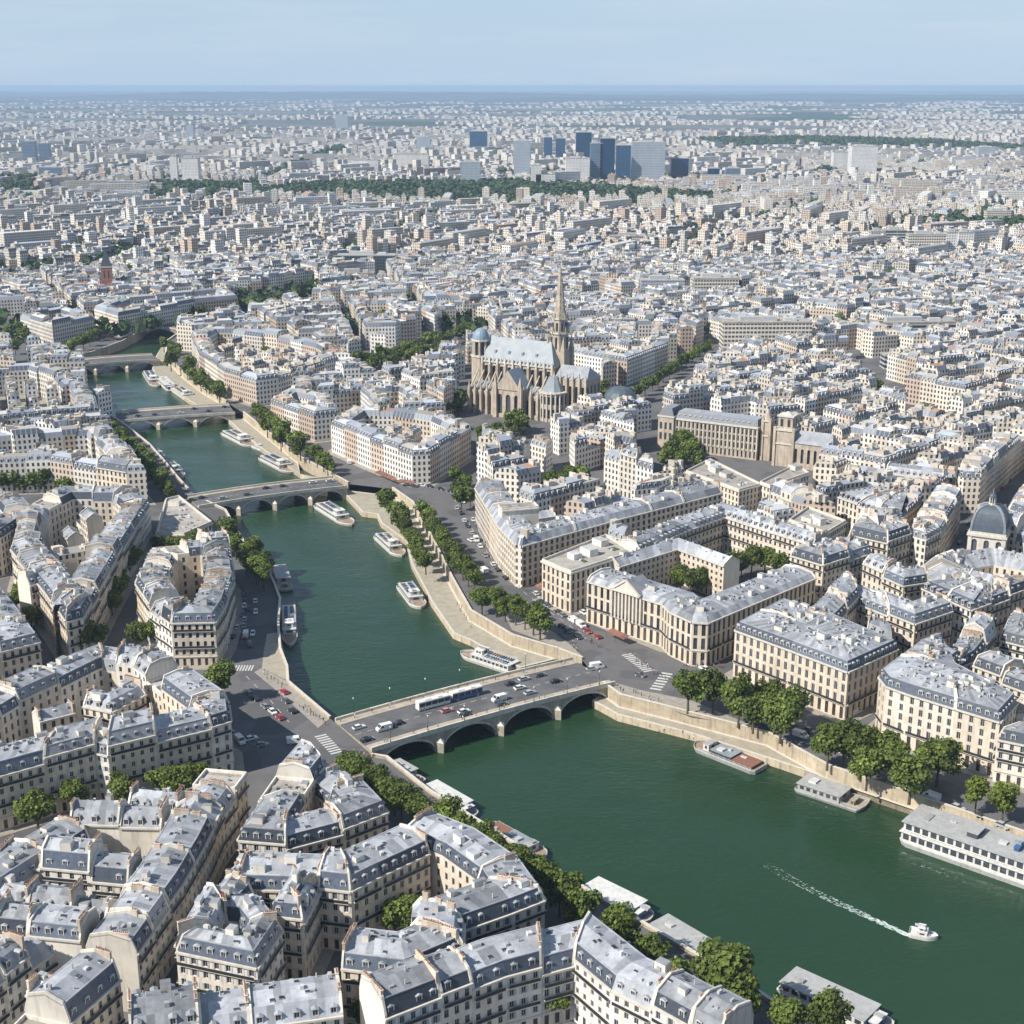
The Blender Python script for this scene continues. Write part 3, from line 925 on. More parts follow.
def row(pts, depth=12.0, ze=17.0, closed=True, seg=15.0, kind='mansard', name="the block", fill=True, zj=2.0, blank=False, wset=None, **kw):
    """Houses side by side along a street front; their bodies lie on the left of the travel direction."""
    out = []
    n = len(pts)
    inner = offset_line(pts, depth, closed)
    ne = n if closed else n - 1
    gab = [zj > 1.5 and R.random() < .6 for _ in range(n)]
    for i in range(ne):
        j = (i + 1) % n
        a, b, a2, b2 = pts[i], pts[j], inner[i], inner[j]
        ux, uy = b[0] - a[0], b[1] - a[1]
        if (b2[0] - a2[0]) * ux + (b2[1] - a2[1]) * uy <= 0:
            m = lerp(a2, b2, .5)
            a2 = lerp(m, a2, 1e-3); b2 = lerp(m, b2, 1e-3)
            a2, b2 = (m[0] - ux * 1e-4, m[1] - uy * 1e-4), (m[0] + ux * 1e-4, m[1] + uy * 1e-4)
        L = d2(a, b)
        k = max(1, int(L / seg + .5))
        cuts = [0.0]
        for t in range(1, k):
            cuts.append((t + R.uniform(-.16, .16)) / k)
        cuts.append(1.0)
        for t in range(k):
            f0, f1 = cuts[t], cuts[t + 1]
            m0 = (t == 0) and (closed or i > 0) and not gab[i]
            m1 = (t == k - 1) and (closed or i < ne - 1) and not gab[j]
            h = dict(q=(lerp(a, b, f0), lerp(a, b, f1), lerp(a2, b2, f1), lerp(a2, b2, f0)), g0=not m0, g1=not m1,
                     ze=ze + (0 if (m0 or m1) else R.uniform(-zj, zj)), kind=kind, row=name, first=(not closed and i == 0 and t == 0), **kw)
            h['w'] = R.choice(wset) if wset else R.randrange(len(WALLS))
            if zj > 1 and not m0 and not m1 and kind == 'mansard':
                r = R.random()
                h['kind'] = 'zincmansard' if r < .2 else 'flat' if r < .27 else 'pitched' if r < .34 else 'mansard'
            if zj > .5:
                h['zincfront'] = R.random() < .2
                h['dstyle'] = R.choice((0, 0, 1))
                h['dpitch'] = R.uniform(2.5, 3.4)
                h['wv'] = R.choice((0, 0, 1, 2))
                if not m0 and not m1:
                    h['mh'] = R.uniform(2.5, 4.3)
                    h['rise'] = R.uniform(.7, 1.8)
                    f_ = R.uniform(.78, 1.12) if 0 < t < k - 1 else 1.0
                    Q = h['q']
                    h['q'] = (Q[0], Q[1], lerp(Q[1], Q[2], f_), lerp(Q[0], Q[3], f_))
                    h['dep'] = depth * f_
                h.setdefault('chim', R.choice((1, 2, 2, 3)))
            if blank:
                h['blank'] = True
            out.append(h)
    for h in out:
        h.setdefault('gf', 3.9)
        h.setdefault('nf', max(1, int((h['ze'] - h['gf']) / 3.15 + .5)))
        D = max(4.0, (d2(h['q'][0], h['q'][3]) + d2(h['q'][1], h['q'][2])) / 2)
        h['prof'] = roof_profile(h.get('dep', depth), h['ze'], h['kind'], h.get('mh', 3.2), h.get('inset', 1.25), h.get('rise', 1.1))
        c = h['q']
        h['c'] = ((c[0][0] + c[1][0] + c[2][0] + c[3][0]) / 4, (c[0][1] + c[1][1] + c[2][1] + c[3][1]) / 4)
    HOUSES.extend(out)
    mark(offset_line(pts, -3.0, closed) if closed else offset_line(pts, -3.0, False) + offset_line(pts, depth + 3, False)[::-1])
    if closed:
        pave(offset_line(pts, -3.2, True))
    if closed and fill:
        court_fill(offset_line(pts, depth + 3.5, True), ze, name)
    return out

PAVE = [0]
def pave(poly):
    PAVE[0] += 1
    vs = [Vector((*p, 0)) for p in poly]
    mb = MB()
    z = 0.13 + 0.003 * (PAVE[0] % 9)
    for t in geometry.tessellate_polygon([vs]):
        P = [vs[i] for i in t]
        if (P[1].x - P[0].x) * (P[2].y - P[0].y) - (P[1].y - P[0].y) * (P[2].x - P[0].x) < 0:
            P = P[::-1]
        mb.face([(p.x, p.y, z) for p in P])
    for i in range(len(poly)):
        a, b = poly[i], poly[(i + 1) % len(poly)]
        mb.face([(*a, -.1), (*b, -.1), (*b, z), (*a, z)])
    struct(mb.build("pavement", mt['pave']))

def court_fill(poly, ze, name, p=0.72):
    """lower back buildings in a courtyard"""
    if abs(area(poly)) < 70 or area(poly) < 0:
        return
    # main axis from the longest edge
    n = len(poly)
    i = max(range(n), key=lambda k: d2(poly[k], poly[(k + 1) % n]))
    a, b = poly[i], poly[(i + 1) % n]
    L = d2(a, b)
    d = ((b[0] - a[0]) / L, (b[1] - a[1]) / L)
    nn = (-d[1], d[0])
    for u in range(-24, 60):
        for v in range(0, 40):
            ox, oy = u * 11.0, v * 11.5 + .5
            dw = 7.0
            P = [(a[0] + d[0] * (ox + x) + nn[0] * (oy + y), a[1] + d[1] * (ox + x) + nn[1] * (oy + y)) for x, y in ((0, 0), (10.97, 0), (10.97, dw), (0, dw))]
            if not all(inside(q, poly) for q in P) or R.random() > p:
                continue
            z = ze - R.choice((0, 1, 3, 5, 8, 10))
            kind = R.choice(('zincmansard', 'pitched', 'flat', 'mansard', 'pitched'))
            h = dict(q=tuple(P), g0=True, g1=True, ze=z, kind=kind, row=name + " courtyard", court=True, w=R.randrange(len(WALLS)), gf=3.2, balc=False, chim=R.choice((0, 1, 1)),
                     nf=max(1, int((z - 3.2) / 3.1 + .5)), prof=roof_profile(7.0, z, kind, 2.8), first=True)
            h['c'] = ((P[0][0] + P[2][0]) / 2, (P[0][1] + P[2][1]) / 2)
            HOUSES.append(h)

def solid(pts, ze, name, gf=3.6, pitch=2.8, ww=1.2, w=2, garden=False, tall=False, plinth=None, cat="building", parapet=1.0):
    """one flat-roofed building on an arbitrary footprint"""
    if area(pts) < 0:
        pts = pts[::-1]
    c = (sum(p[0] for p in pts) / len(pts), sum(p[1] for p in pts) / len(pts))
    r = thing("office_building", name, cat, (*c, 0))
    nf = max(1, int((ze - gf) / 3.3 + .5))
    n = len(pts)
    mb = MB()
    for i in range(n):
        facade(mb, pts[i], pts[(i + 1) % n], 0, ze, gf, nf, pitch, ww, 0, 1, tall=tall, recess=.35)
    o = mb.build("wall", [mt['wall'], mt['glass'], mt['shop'], mt['party'], mt['trim']], r)
    o.color = (*WALLS[w], 1)
    mb = MB()
    out, inn = offset_line(pts, -.55, True), offset_line(pts, .5, True)
    for i in range(n):
        j = (i + 1) % n
        mb.prism([out[i], out[j], pts[j], pts[i]], ze - .6, ze + .002 * i + .1, 0, .6, True)
        mb.prism([pts[i], pts[j], inn[j], inn[i]], ze + .003, ze + parapet + .004 * i, 0, .7)
    mb.build("cornice", mt['trim'], r)
    mb = MB()
    mb.face([(*p, ze + .002) for p in pts], 0, .5)
    A_ = area(pts)
    L = d2(pts[0], pts[1]); d = ((pts[1][0] - pts[0][0]) / L, (pts[1][1] - pts[0][1]) / L)
    x0 = min(p[0] for p in pts); x1 = max(p[0] for p in pts); y0 = min(p[1] for p in pts); y1 = max(p[1] for p in pts)
    core = offset_line(pts, 4.5, True)
    k = 0
    for _ in range(int(A_ / 9)):
        q = (R.uniform(x0, x1), R.uniform(y0, y1))
        if not inside(q, core):
            continue
        rr = R.random()
        if rr < .12 and k < 4:
            mb.box(q, d, R.uniform(4, 7), R.uniform(3, 4.5), ze, ze + R.uniform(2, 3), 1, R.random(), topmat=2); k += 1
        elif rr < .5:
            mb.box(q, d, R.uniform(.6, 2.2), R.uniform(.6, 1.6), ze, ze + R.uniform(.3, 1.1), 2, R.random())
        elif garden and rr < .7:
            mb.box(q, d, R.uniform(2, 6), R.uniform(1.5, 4), ze, ze + .25, 3, R.random())
        elif rr < .8:
            mb.box(q, d, 1.4, 1.0, ze, ze + .25, 4, R.random())
    mb.build("roof", [mt['flatroof'], mt['party'], mt['clutter'], mt['grass'], mt['glass']], r)
    mark(offset_line(pts, -3, True))
    pave(offset_line(pts, -3.2, True))

# ------------------------------------------------------------------ streets and squares kept clear
def clear(pts, z=0.0):
    mark(gs(pts, z), 2)
mark(river_poly, 2)
clear([(345, 484), (392, 470), (436, 474), (474, 500), (520, 578), (545, 600), (590, 622), (640, 650), (700, 668), (735, 690), (850, 722), (1005, 785), (1130, 840), (1130, 890), (560, 700)])     # right-bank quay
clear([(415, 478), (440, 490), (474, 470), (505, 440), (490, 425), (470, 440)])
clear([(452, 472), (474, 512), (482, 500), (478, 478)])
clear([(466, 372), (560, 378), (606, 398), (625, 408), (560, 432), (470, 440), (455, 400)])             # cathedral close
clear([(240, 428), (262, 400), (330, 424), (350, 470), (340, 490)])
clear([(330, 720), (388, 776), (330, 760), (235, 770), (228, 700), (235, 640), (240, 560), (225, 512), (280, 590), (291, 690)])
clear([(352, 372), (395, 352), (470, 322), (476, 344), (440, 358), (372, 384)])             # tree boulevard
clear([(182, 312), (250, 302), (315, 288), (318, 298), (260, 314), (190, 324)])
clear([(632, 402), (712, 340), (726, 345), (650, 412)])
clear([(845, 352), (858, 350), (878, 382), (906, 405), (960, 432), (946, 444), (890, 415), (864, 385)])
clear([(920, 575), (946, 545), (1000, 482), (1050, 430), (1060, 440), (1016, 490), (960, 555), (940, 580)])
clear([(648, 452), (692, 432), (706, 462), (690, 478), (655, 478)])
clear([(535, 480), (588, 476), (600, 496), (540, 500)])
clear([(140, 352), (165, 340), (235, 395), (238, 412)])
clear([(-60, 474), (150, 474), (190, 490), (150, 510), (-60, 494)])
clear([(105, 418), (150, 445), (185, 492), (168, 496), (135, 460), (98, 425)])
clear([(-60, 322), (20, 322), (94, 332), (140, 322), (140, 350), (60, 362), (-60, 362)])
clear([(0, 1000), (-200, 1150), (700, 1150), (820, 1030), (540, 880), (390, 770), (230, 690), (160, 500), (-120, 500), (-300, 700)])      # near left bank is laid out by hand


clear([(150, 488), (196, 484), (212, 500), (244, 522), (246, 562), (200, 562), (150, 546)])
clear([(640, 436), (700, 428), (775, 448), (822, 466), (812, 502), (740, 506), (650, 496)])
clear([(470, 438), (545, 428), (556, 446), (520, 462), (476, 458)])
clear([(560, 400), (640, 384), (640, 412), (600, 424)])
clear([(630, 410), (712, 352), (730, 352), (664, 420)])
clear([(352, 372), (396, 366), (474, 336), (478, 352), (440, 368), (376, 392)])
clear([(536, 476), (600, 472), (610, 500), (592, 512), (540, 508)])
clear([(180, 322), (318, 296), (322, 306), (186, 336)])
clear([(888, 574), (916, 568), (918, 604), (890, 598)])
clear([(916, 596), (1060, 606), (1060, 632), (930, 622)])
W_LIT = [0, 1, 2, 4, 6]
PAL = [0, 3, 2]
near = dict(near=True)
def px(pts, z=17.0):
    return gs(pts, z)

# ---- left bank, near
row(px([(-25, 782), (95, 749), (108, 752), (211, 727), (231, 721), (229, 705), (196, 682), (163, 659), (100, 651), (72, 662), (33, 681), (-10, 700), (-60, 730)]), 12, 17, True, 15, name="garden block by the left bank crossing", near=True, dstyle=0)
row(px([(136, 587), (150, 608), (171, 623), (215, 622), (225, 606), (234, 577), (230, 548), (205, 546), (152, 551)]), 11.5, 17, True, 11, name="horseshoe block beside the quay", dstyle=0, near=True)
row(px([(11, 551), (45, 592), (66, 622), (83, 617), (104, 580), (128, 540), (150, 506), (134, 492), (60, 492), (22, 512)]), 12, 17, True, 14, name="wedge block left of the horseshoe block", near=True)
row(px([(-60, 660), (0, 652), (40, 642), (18, 612), (0, 590), (-50, 575), (-110, 590)]), 12, 17, True, 15, name="block at the left edge below the wedge block", near=True, kind='mansard')
row(px([(238, 840), (286, 844), (343, 829), (388, 812), (366, 789), (321, 758), (300, 757), (276, 785)]), 11, 17, True, 13, name="wedge block beside the first bridge", near=True, wset=[0, 3, 6])
row(px([(238, 885), (318, 887), (351, 891), (381, 876), (430, 853)]), 12.5, 17, False, 13, name="courtyard terrace facing the leafy court", near=True, zj=1.8)
row(px([(270, 915), (303, 919), (321, 885), (292, 880)]), 5.2, 17, True, 22, name="courtyard wing beside the leafy court", near=True, fill=False)
row(px([(176, 951), (257, 968), (282, 930), (262, 905), (205, 900)], 16), 7.5, 16, True, 18, name="white-gabled block on the shaded street", near=True, fill=False, wset=[4, 7])
row(px([(199, 919), (228, 922), (254, 893), (260, 868), (241, 864)], 16), 6, 16, True, 16, name="small corner block at the top of the shaded street", near=True, fill=False)
row(px([(130, 1040), (250, 1020), (343, 1007)], 16), 12, 16, False, 14, name="bottom terrace right of the shaded street", near=True, wset=[4, 7, 2], kind='zincmansard')
row(px([(341, 968), (406, 976), (463, 951), (464, 930), (512, 913), (545, 900), (522, 868), (478, 838), (436, 821)]), 12, 17, False, 12.5, name="quay block with a leafy court", near=True, zj=2.2, wset=[0, 6, 4, 1])
row(px([(385, 1023), (441, 1001), (506, 976), (574, 958), (612, 990), (652, 1010), (720, 1048)], 16), 11.5, 16, False, 9.5, name="terrace along the tree-lined lower quay", near=True, wset=[4, 7, 2, 6, 5], zj=2.3)

fr = px([(136, 948), (182, 884), (204, 846), (222, 809), (247, 776)])
row(fr, 12, 17, False, 9.5, name="terrace along the shaded street", near=True, zj=2.2, wset=[0, 3, 4, 6])
bl = offset_line(fr, 13.2, False)
seg_ = [0.0]
for i_ in range(len(bl) - 1): seg_.append(seg_[-1] + d2(bl[i_], bl[i_ + 1]))
def along(t):
    k_ = max(j_ for j_ in range(len(seg_) - 1) if seg_[j_] <= t)
    f_ = (t - seg_[k_]) / (seg_[k_ + 1] - seg_[k_])
    p_, q_ = bl[k_], bl[k_ + 1]
    L_ = d2(p_, q_)
    return lerp(p_, q_, f_), (-(q_[1] - p_[1]) / L_, (q_[0] - p_[0]) / L_)
t_ = 0.4
for k_, (ln, dp_, z_, kd, bk, gp) in enumerate(((33, 9.5, 16.5, 'mansard', True, 2.5), (30, 8, 14, 'zincmansard', False, 5), (34, 9, 17, 'mansard', False, 3), (26, 7.5, 13, 'pitched', False, 6), (24, 9, 16, 'zincmansard', True, 4), (14, 8, 14.5, 'mansard', False, 5), (12, 8, 16.5, 'zincmansard', True, 4))):
    if t_ + dp_ > seg_[-1]: break
    p_, n_ = along(t_)
    a_ = (p_[0] + n_[0] * ln, p_[1] + n_[1] * ln)
    row([a_, p_], dp_, z_, False, 10.5, kind=kd, name=f"{ORD[k_]} cross range behind the shaded street", near=True, wset=[4, 7, 2, 0], zj=1.9, blank=bk)
    t_ += dp_ + gp
row(px([(-40, 918), (0, 896), (90, 838)], 17), 12.5, 17, False, 15, kind='mansard', name="dark-mansarded range by the garden", near=True, wset=[5, 1], zj=.6, dpitch=2.3, mh=3.8, ww=1.5, pitch=2.1)
row(px([(40, 1062), (70, 1030), (121, 985)], 16), 11, 16, False, 13, name="corner range at the foot of the shaded street", near=True, wset=[5, 1, 0])
row(px([(-30, 1010), (30, 962), (62, 940)], 15), 9, 15, False, 12, name="white-walled range at the bottom left", near=True, wset=[4, 7], kind='zincmansard')
row(px([(26, 992), (58, 1004), (70, 985)], 17), 6, 17, False, 11, name="blank white party-wall house at the bottom left", near=True, wset=[7], blank=True, kind='pitched')
row(px([(-70, 960), (-20, 930), (20, 908)], 14), 9, 14, False, 14, name="low range under the dark-mansarded range", near=True, wset=[0, 2])
row(px([(83, 706), (112, 712), (146, 694)], 14.5), 9, 14.5, False, 16, name="inner wing of the garden block", near=True, kind='zincmansard', wset=[0, 2], zj=.4)
row(px([(112, 678), (166, 690)], 13), 8, 13, False, 14, name="white inner wing at the back of the garden block", near=True, kind='pitched', wset=[7, 4], zj=.4)
row(px([(36, 560), (118, 545)], 16), 9, 16, False, 12, name="white-banded inner range of the wedge block", wset=[7, 4], kind='flat', zj=.5)
row(px([(30, 590), (62, 580)], 15), 8, 15, False, 12, name="inner range at the tip of the wedge block", wset=[0, 4], kind='zincmansard')
row(px([(502, 512), (539, 509)], 24), 7, 24, False, 13, name="tall blank white party walls behind the ministry", blank=True, kind='flat', zj=.6, wset=[7])
row(px([(520, 520), (556, 515)], 16), 7, 16, False, 12, name="white back range behind the ministry", blank=True, kind='pitched', zj=.6, wset=[7])
row(px([(566, 352), (627, 362), (668, 347)], 17), 13, 17, False, 22, name="long cream range right of the spired church", wset=[0], tall=True, zj=.4)

# ---- left bank, upper
row(px([(-60, 428), (8, 419), (99, 411), (94, 396), (72, 376), (40, 366), (-60, 372)]), 12, 17, True, 15, name="dense quarter by the fourth bridge")
row(px([(-60, 464), (50, 460), (126, 472), (146, 471), (126, 447), (104, 426), (60, 430), (-60, 440)]), 12, 17, True, 15, name="dense quarter above the row of pruned trees")
row(px([(-60, 549), (0, 538), (34, 516), (18, 498), (-60, 503)]), 12, 17, True, 15, name="block left of the wedge block")
row(px([(20, 316), (52, 326), (94, 317), (66, 308)]), 12, 17, True, 26, name="stone palace by the far left bank", tall=True, fill=False, wset=[3, 0], pitch=3.0)
row(px([(94, 309), (118, 316), (195, 302), (238, 298), (225, 290), (120, 299)]), 12, 17, True, 24, name="long terrace behind the far bridge")

# ---- right bank, far to near
row(px([(191, 338), (199, 355), (224, 372), (256, 381), (278, 378), (352, 357), (332, 346), (290, 336), (240, 330), (205, 330)]), 13, 17, True, 18, name="long curved block on the upper quay", wset=PAL)
row(px([(270, 399), (314, 414), (339, 411), (330, 396), (292, 388)]), 11, 15.5, True, 17, name="low quay block between the second and third bridges", wset=PAL)
row(px([(331, 425), (370, 441), (412, 456), (430, 455), (471, 430), (448, 419), (400, 411), (352, 411)], 16), 12, 16, True, 16, name="rounded block facing the second bridge", wset=PAL, tall=True)
row(px([(475, 488), (498, 526), (516, 545), (522, 546), (620, 519), (722, 493)], 18.5), 14, 18.5, False, 24, name="long colonnaded ministry", wset=[3, 5, 0], tall=True, pitch=3.0, ww=1.5, kind='zincmansard', zj=.2, chim=1, balc=False, dormers=False)
row(px([(587, 581), (662, 604), (670, 612), (692, 622), (708, 623), (722, 617), (816, 578)], 17), 16, 17, False, 40, kind='zincmansard', mh=2.0, name="pediment palace", wset=[3], tall=True, pitch=2.9, ww=1.4, zj=.05, chim=0, near=True, nf=2, gf=6.2, balk=(0,), dormers=False)
row(px([(619, 567), (678, 549), (724, 566)], 15), 9, 15, False, 40, kind='pitched', name="courtyard wing of the pediment palace", wset=[3, 0], zj=.05, chim=0, balc=False)
row(px([(640, 551), (686, 531), (725, 517), (813, 546)], 16), 11, 16, False, 24, name="long white-windowed terrace behind the palace court", kind='zincmansard', wset=[4, 0], zj=.3)
row(px([(790, 559), (823, 569), (872, 553), (854, 542), (810, 550)], 17), 9, 17, True, 20, name="grey-roofed block at the end of the palace", wset=PAL, fill=False)
row(px([(849, 534), (888, 543), (911, 535), (900, 521), (858, 521)], 17), 10, 17, True, 14, name="corner block by the deep street", wset=PAL)
row(px([(912, 535), (926, 539), (941, 531), (962, 498)], 17), 13, 17, False, 14, name="rounded corner block on the deep street", wset=PAL)
row(px([(958, 476), (964, 478), (981, 478), (999, 460), (1042, 424)], 18), 13, 18, False, 15, name="tall corner terrace on the deep street", wset=[3, 0, 6])
row(px([(844, 471), (942, 484)], 16), 11, 16, False, 22, name="long zinc-roofed range near the deep street", wset=[0, 3], kind='zincmansard')
row(px([(1009, 509), (1050, 522), (1075, 470), (1030, 474)], 17), 12, 17, True, 16, name="block right of the deep street", fill=False)
row(px([(735, 630), (790, 650), (848, 672), (898, 649), (835, 622), (782, 605)], 17.5), 17, 17.5, True, 21, name="stone block behind the riverside trees", wset=[3], tall=True, pitch=3.0, ww=1.35, near=True, nf=3, gf=5.4, balk=(0,), dpitch=2.2, dstyle=1, zj=0.1, fill=True)
row(px([(832, 628), (858, 601), (915, 624), (953, 611)]), 11, 17, False, 16, name="courtyard terrace behind the stone block", wset=PAL, near=True)
row(px([(879, 677), (886, 686), (908, 694), (1000, 722), (1017, 703), (958, 672), (940, 640), (918, 648)], 18.5), 15, 18.5, True, 18, name="long quay block beside the right edge", wset=[3, 2], tall=True, pitch=3.1, ww=1.3, near=True, nf=4, gf=5.2, balk=(0,), dpitch=2.3, fill=False, zj=0.1)
row(px([(958, 668), (976, 660), (995, 636), (993, 622), (965, 634)], 17), 9, 17, True, 15, name="inner block with dark skylights", near=True, fill=False)
row(px([(1000, 640), (1060, 655), (1075, 630), (1010, 618)], 15), 9, 15, True, 16, name="white terraced block at the right edge", near=True, wset=[4, 7], fill=False)
row(px([(997, 739), (1060, 752), (1110, 720), (1016, 706)], 14), 10, 14, True, 18, name="pale house at the lower right edge", near=True, wset=[4], fill=False)
row(px([(917, 574), (962, 586), (1012, 597), (1075, 606), (1060, 566), (985, 552), (935, 560)], 11), 15, 11, True, 40, kind='pitched', name="low palace under the domed pavilion", wset=[3, 0], tall=True, fill=False, chim=0, balc=False, nf=2, gf=4.5)

solid(px([(542, 561), (560, 569), (571, 573), (634, 553), (606, 536)], 17), 17, "flat-roofed stone pavilion with roof garden beside the pediment palace", 5.5, 2.7, 1.25, 3, True, True)
solid(px([(686, 472), (739, 491), (761, 485), (710, 460)], 16), 16, "flat-roofed pale stone office with long cornice behind the ministry", 4.2, 2.6, 1.1, 0, False, True)
solid(px([(760, 483), (770, 487), (809, 474), (796, 465)], 17), 17, "narrow cream slab with small square windows beside the stone office", 3.8, 2.4, 1.2, 2)
solid(px([(789, 521), (826, 534), (846, 522), (808, 508)], 17), 17, "white modern block with dark ribbon windows near the palace", 3.4, 2.2, 1.9, 7)
solid(px([(157, 534), (184, 535), (212, 523), (179, 497), (166, 500)], 7), 7, "low flat white pavilion by the left end of the second bridge", 3.2, 3.0, 1.8, 7)
clear([(596, 590), (640, 560), (690, 531), (725, 517), (815, 546), (835, 570), (722, 622), (662, 606)], 14)

# ------------------------------------------------------------------ bridges
def bridge(label, A, B, W, spans, zd=0.6, camber=0.8, spring=WZ + 0.4, rise=None, pier=3.2, arch_mat='bridge', flat=False, rail='stone'):
    L = d2(A, B)
    d = ((B[0] - A[0]) / L, (B[1] - A[1]) / L)
    n = (-d[1], d[0])
    c = (*lerp(A, B, .5), 0)
    root = thing("stone_bridge", label, "bridge", c)
    def at(x, y, z):
        return (A[0] + d[0] * x + n[0] * y, A[1] + d[1] * x + n[1] * y, z)
    def top(x):
        return zd + camber * 4 * (x / L) * (1 - x / L)
    s = (L - pier * (spans + 1)) / spans
    N = 18
    for k in range(spans):
        x0 = pier + k * (s + pier)
        mb = MB()
        xs = [x0 + s * (0.5 - 0.5 * math.cos(math.pi * i / N)) for i in range(N + 1)]
        rs = rise or (zd - 1.2 - spring)
        def bot(x):
            u = (x - x0) / s * 2 - 1
            mid = top(x0 + s / 2) - 1.15
            hgt = mid - spring
            return spring + hgt * (math.sqrt(max(0, 1 - u * u)) if not flat else max(0.0, 1 - u * u) ** .75)
        for i in range(N):
            a, b = xs[i], xs[i + 1]
            for y, o in ((-W / 2, 1), (W / 2, -1)):
                q = [at(a, y, bot(a)), at(b, y, bot(b)), at(b, y, top(b)), at(a, y, top(a))]
                mb.face(q if o > 0 else q[::-1], 0, .5)
                # voussoir ring standing proud
                yo = y - o * .12
                r = [at(a, yo, bot(a) - .02), at(b, yo, bot(b) - .02), at(b, yo, bot(b) + .75), at(a, yo, bot(a) + .75)]
                if bot(a) + .75 < top(a):
                    mb.face(r if o > 0 else r[::-1], 1, R.random())
                    lo = [at(a, yo, bot(a) - .02), at(b, yo, bot(b) - .02), at(b, y, bot(b) - .02), at(a, y, bot(a) - .02)]
                    mb.face(lo[::-1] if o > 0 else lo, 1, .3)
            mb.face([at(a, W / 2, bot(a)), at(b, W / 2, bot(b)), at(b, -W / 2, bot(b)), at(a, -W / 2, bot(a))], 0, .4)
        mb.build("arch", [mt[arch_mat], mt['trim']], root)
    for k in range(spans + 1):
        x0 = k * (s + pier)
        mb = MB()
        mb.prism([at(x0, -W / 2, 0)[:2], at(x0 + pier, -W / 2, 0)[:2], at(x0 + pier, W / 2, 0)[:2], at(x0, W / 2, 0)[:2]], WZ - 1, min(top(x0), top(x0 + pier)) - .12, 0, .5)
        if 0 < k < spans:
            for o in (-1, 1):
                P = [at(x0 - .3, o * W / 2, 0)[:2], at(x0 + pier / 2, o * (W / 2 + 2.6), 0)[:2], at(x0 + pier + .3, o * W / 2, 0)[:2]]
                if o > 0: P = P[::-1]
                zt = spring + (top(x0) - spring) * .45
                mb.prism(P, WZ - 1, zt, 0, .6)
                apex = at(x0 + pier / 2, o * W / 2, zt + 1.3)
                for i in range(3):
                    a, b = P[i], P[(i + 1) % 3]
                    mb.face([(*a, zt), (*b, zt), apex], 1, .6)
        mb.build("pier", [mt['bridge'], mt['trim']], root)
    K = 16
    pw = W * .15
    for nm, ya, yb, dz, th, m in (("road_deck", -W / 2 + pw, W / 2 - pw, .01, .3, 'asphalt'), ("pavement", -W / 2 + .4, -W / 2 + pw, .16, .4, 'bridgetop'), ("pavement", W / 2 - pw, W / 2 - .4, .16, .4, 'bridgetop'),
                                  ("parapet", -W / 2 - .25, -W / 2 + .4, 1.05, 1.6, 'trim'), ("parapet", W / 2 - .4, W / 2 + .25, 1.05, 1.6, 'trim')):
        mb = MB()
        for i in range(K):
            a, b = L * i / K, L * (i + 1) / K
            P = [(a, ya), (b, ya), (b, yb), (a, yb)]
            mb.hexa([at(x, y, top(x) - th + dz) for x, y in P], [at(x, y, top(x) + dz) for x, y in P], 0, R.random())
        mb.build(nm, mt[m], root)
    if W > 16:
        mb = MB()
        for i in range(22):
            a = L * (i + .2) / 22; b = a + L / 22 * .5
            mb.face([at(a, -.1, top(a) + .02), at(b, -.1, top(b) + .02), at(b, .1, top(b) + .02), at(a, .1, top(a) + .02)])
        mb.build("lane_marking", mt['paint'], root)
    return root, at, top
def ends(l1, l2, r1, r2, z=0.9):
    a, b, c, e = g(*l1, z), g(*l2, z), g(*r1, z), g(*r2, z)
    A, B = lerp(a, b, .5), lerp(c, e, .5)
    L = d2(A, B); d = ((B[0] - A[0]) / L, (B[1] - A[1]) / L)
    W = (abs((b[0] - a[0]) * -d[1] + (b[1] - a[1]) * d[0]) + abs((e[0] - c[0]) * -d[1] + (e[1] - c[1]) * d[0])) / 2
    return A, B, W
A, B, W = ends((331, 718), (376, 752), (583, 659), (604, 683))
B1 = bridge("broad stone arch bridge in front, carrying cars and two coaches", A, B, W, 4)
B1A, B1B, B1W = A, B, W
A, B, W = ends((186, 497), (200, 506), (330, 477), (350, 487))
B2 = bridge("stone bridge with four arches in mid river, second from the viewer", A, B, W, 4, pier=2.6)
A2, B2_, W2 = A, B, W
A, B, W = ends((112, 412), (122, 421), (228, 404), (236, 413))
B3 = bridge("flat three-span road bridge upstream, third from the viewer", A, B, W, 3, pier=3.4, flat=True, camber=.3)
A3, B3_, W3 = A, B, W
A, B, W = ends((54, 362), (62, 368), (152, 354), (160, 360))
B4 = bridge("narrow far stone bridge of three arches, fourth from the viewer", A, B, W, 3, pier=3.0, flat=True)
A, B, W = ends((138, 324), (142, 328), (184, 325), (190, 330))
B5 = bridge("pale single-arch bridge at the farthest bend of the river", A, B, max(W, 9), 1, pier=3.0, flat=True, camber=1.2)

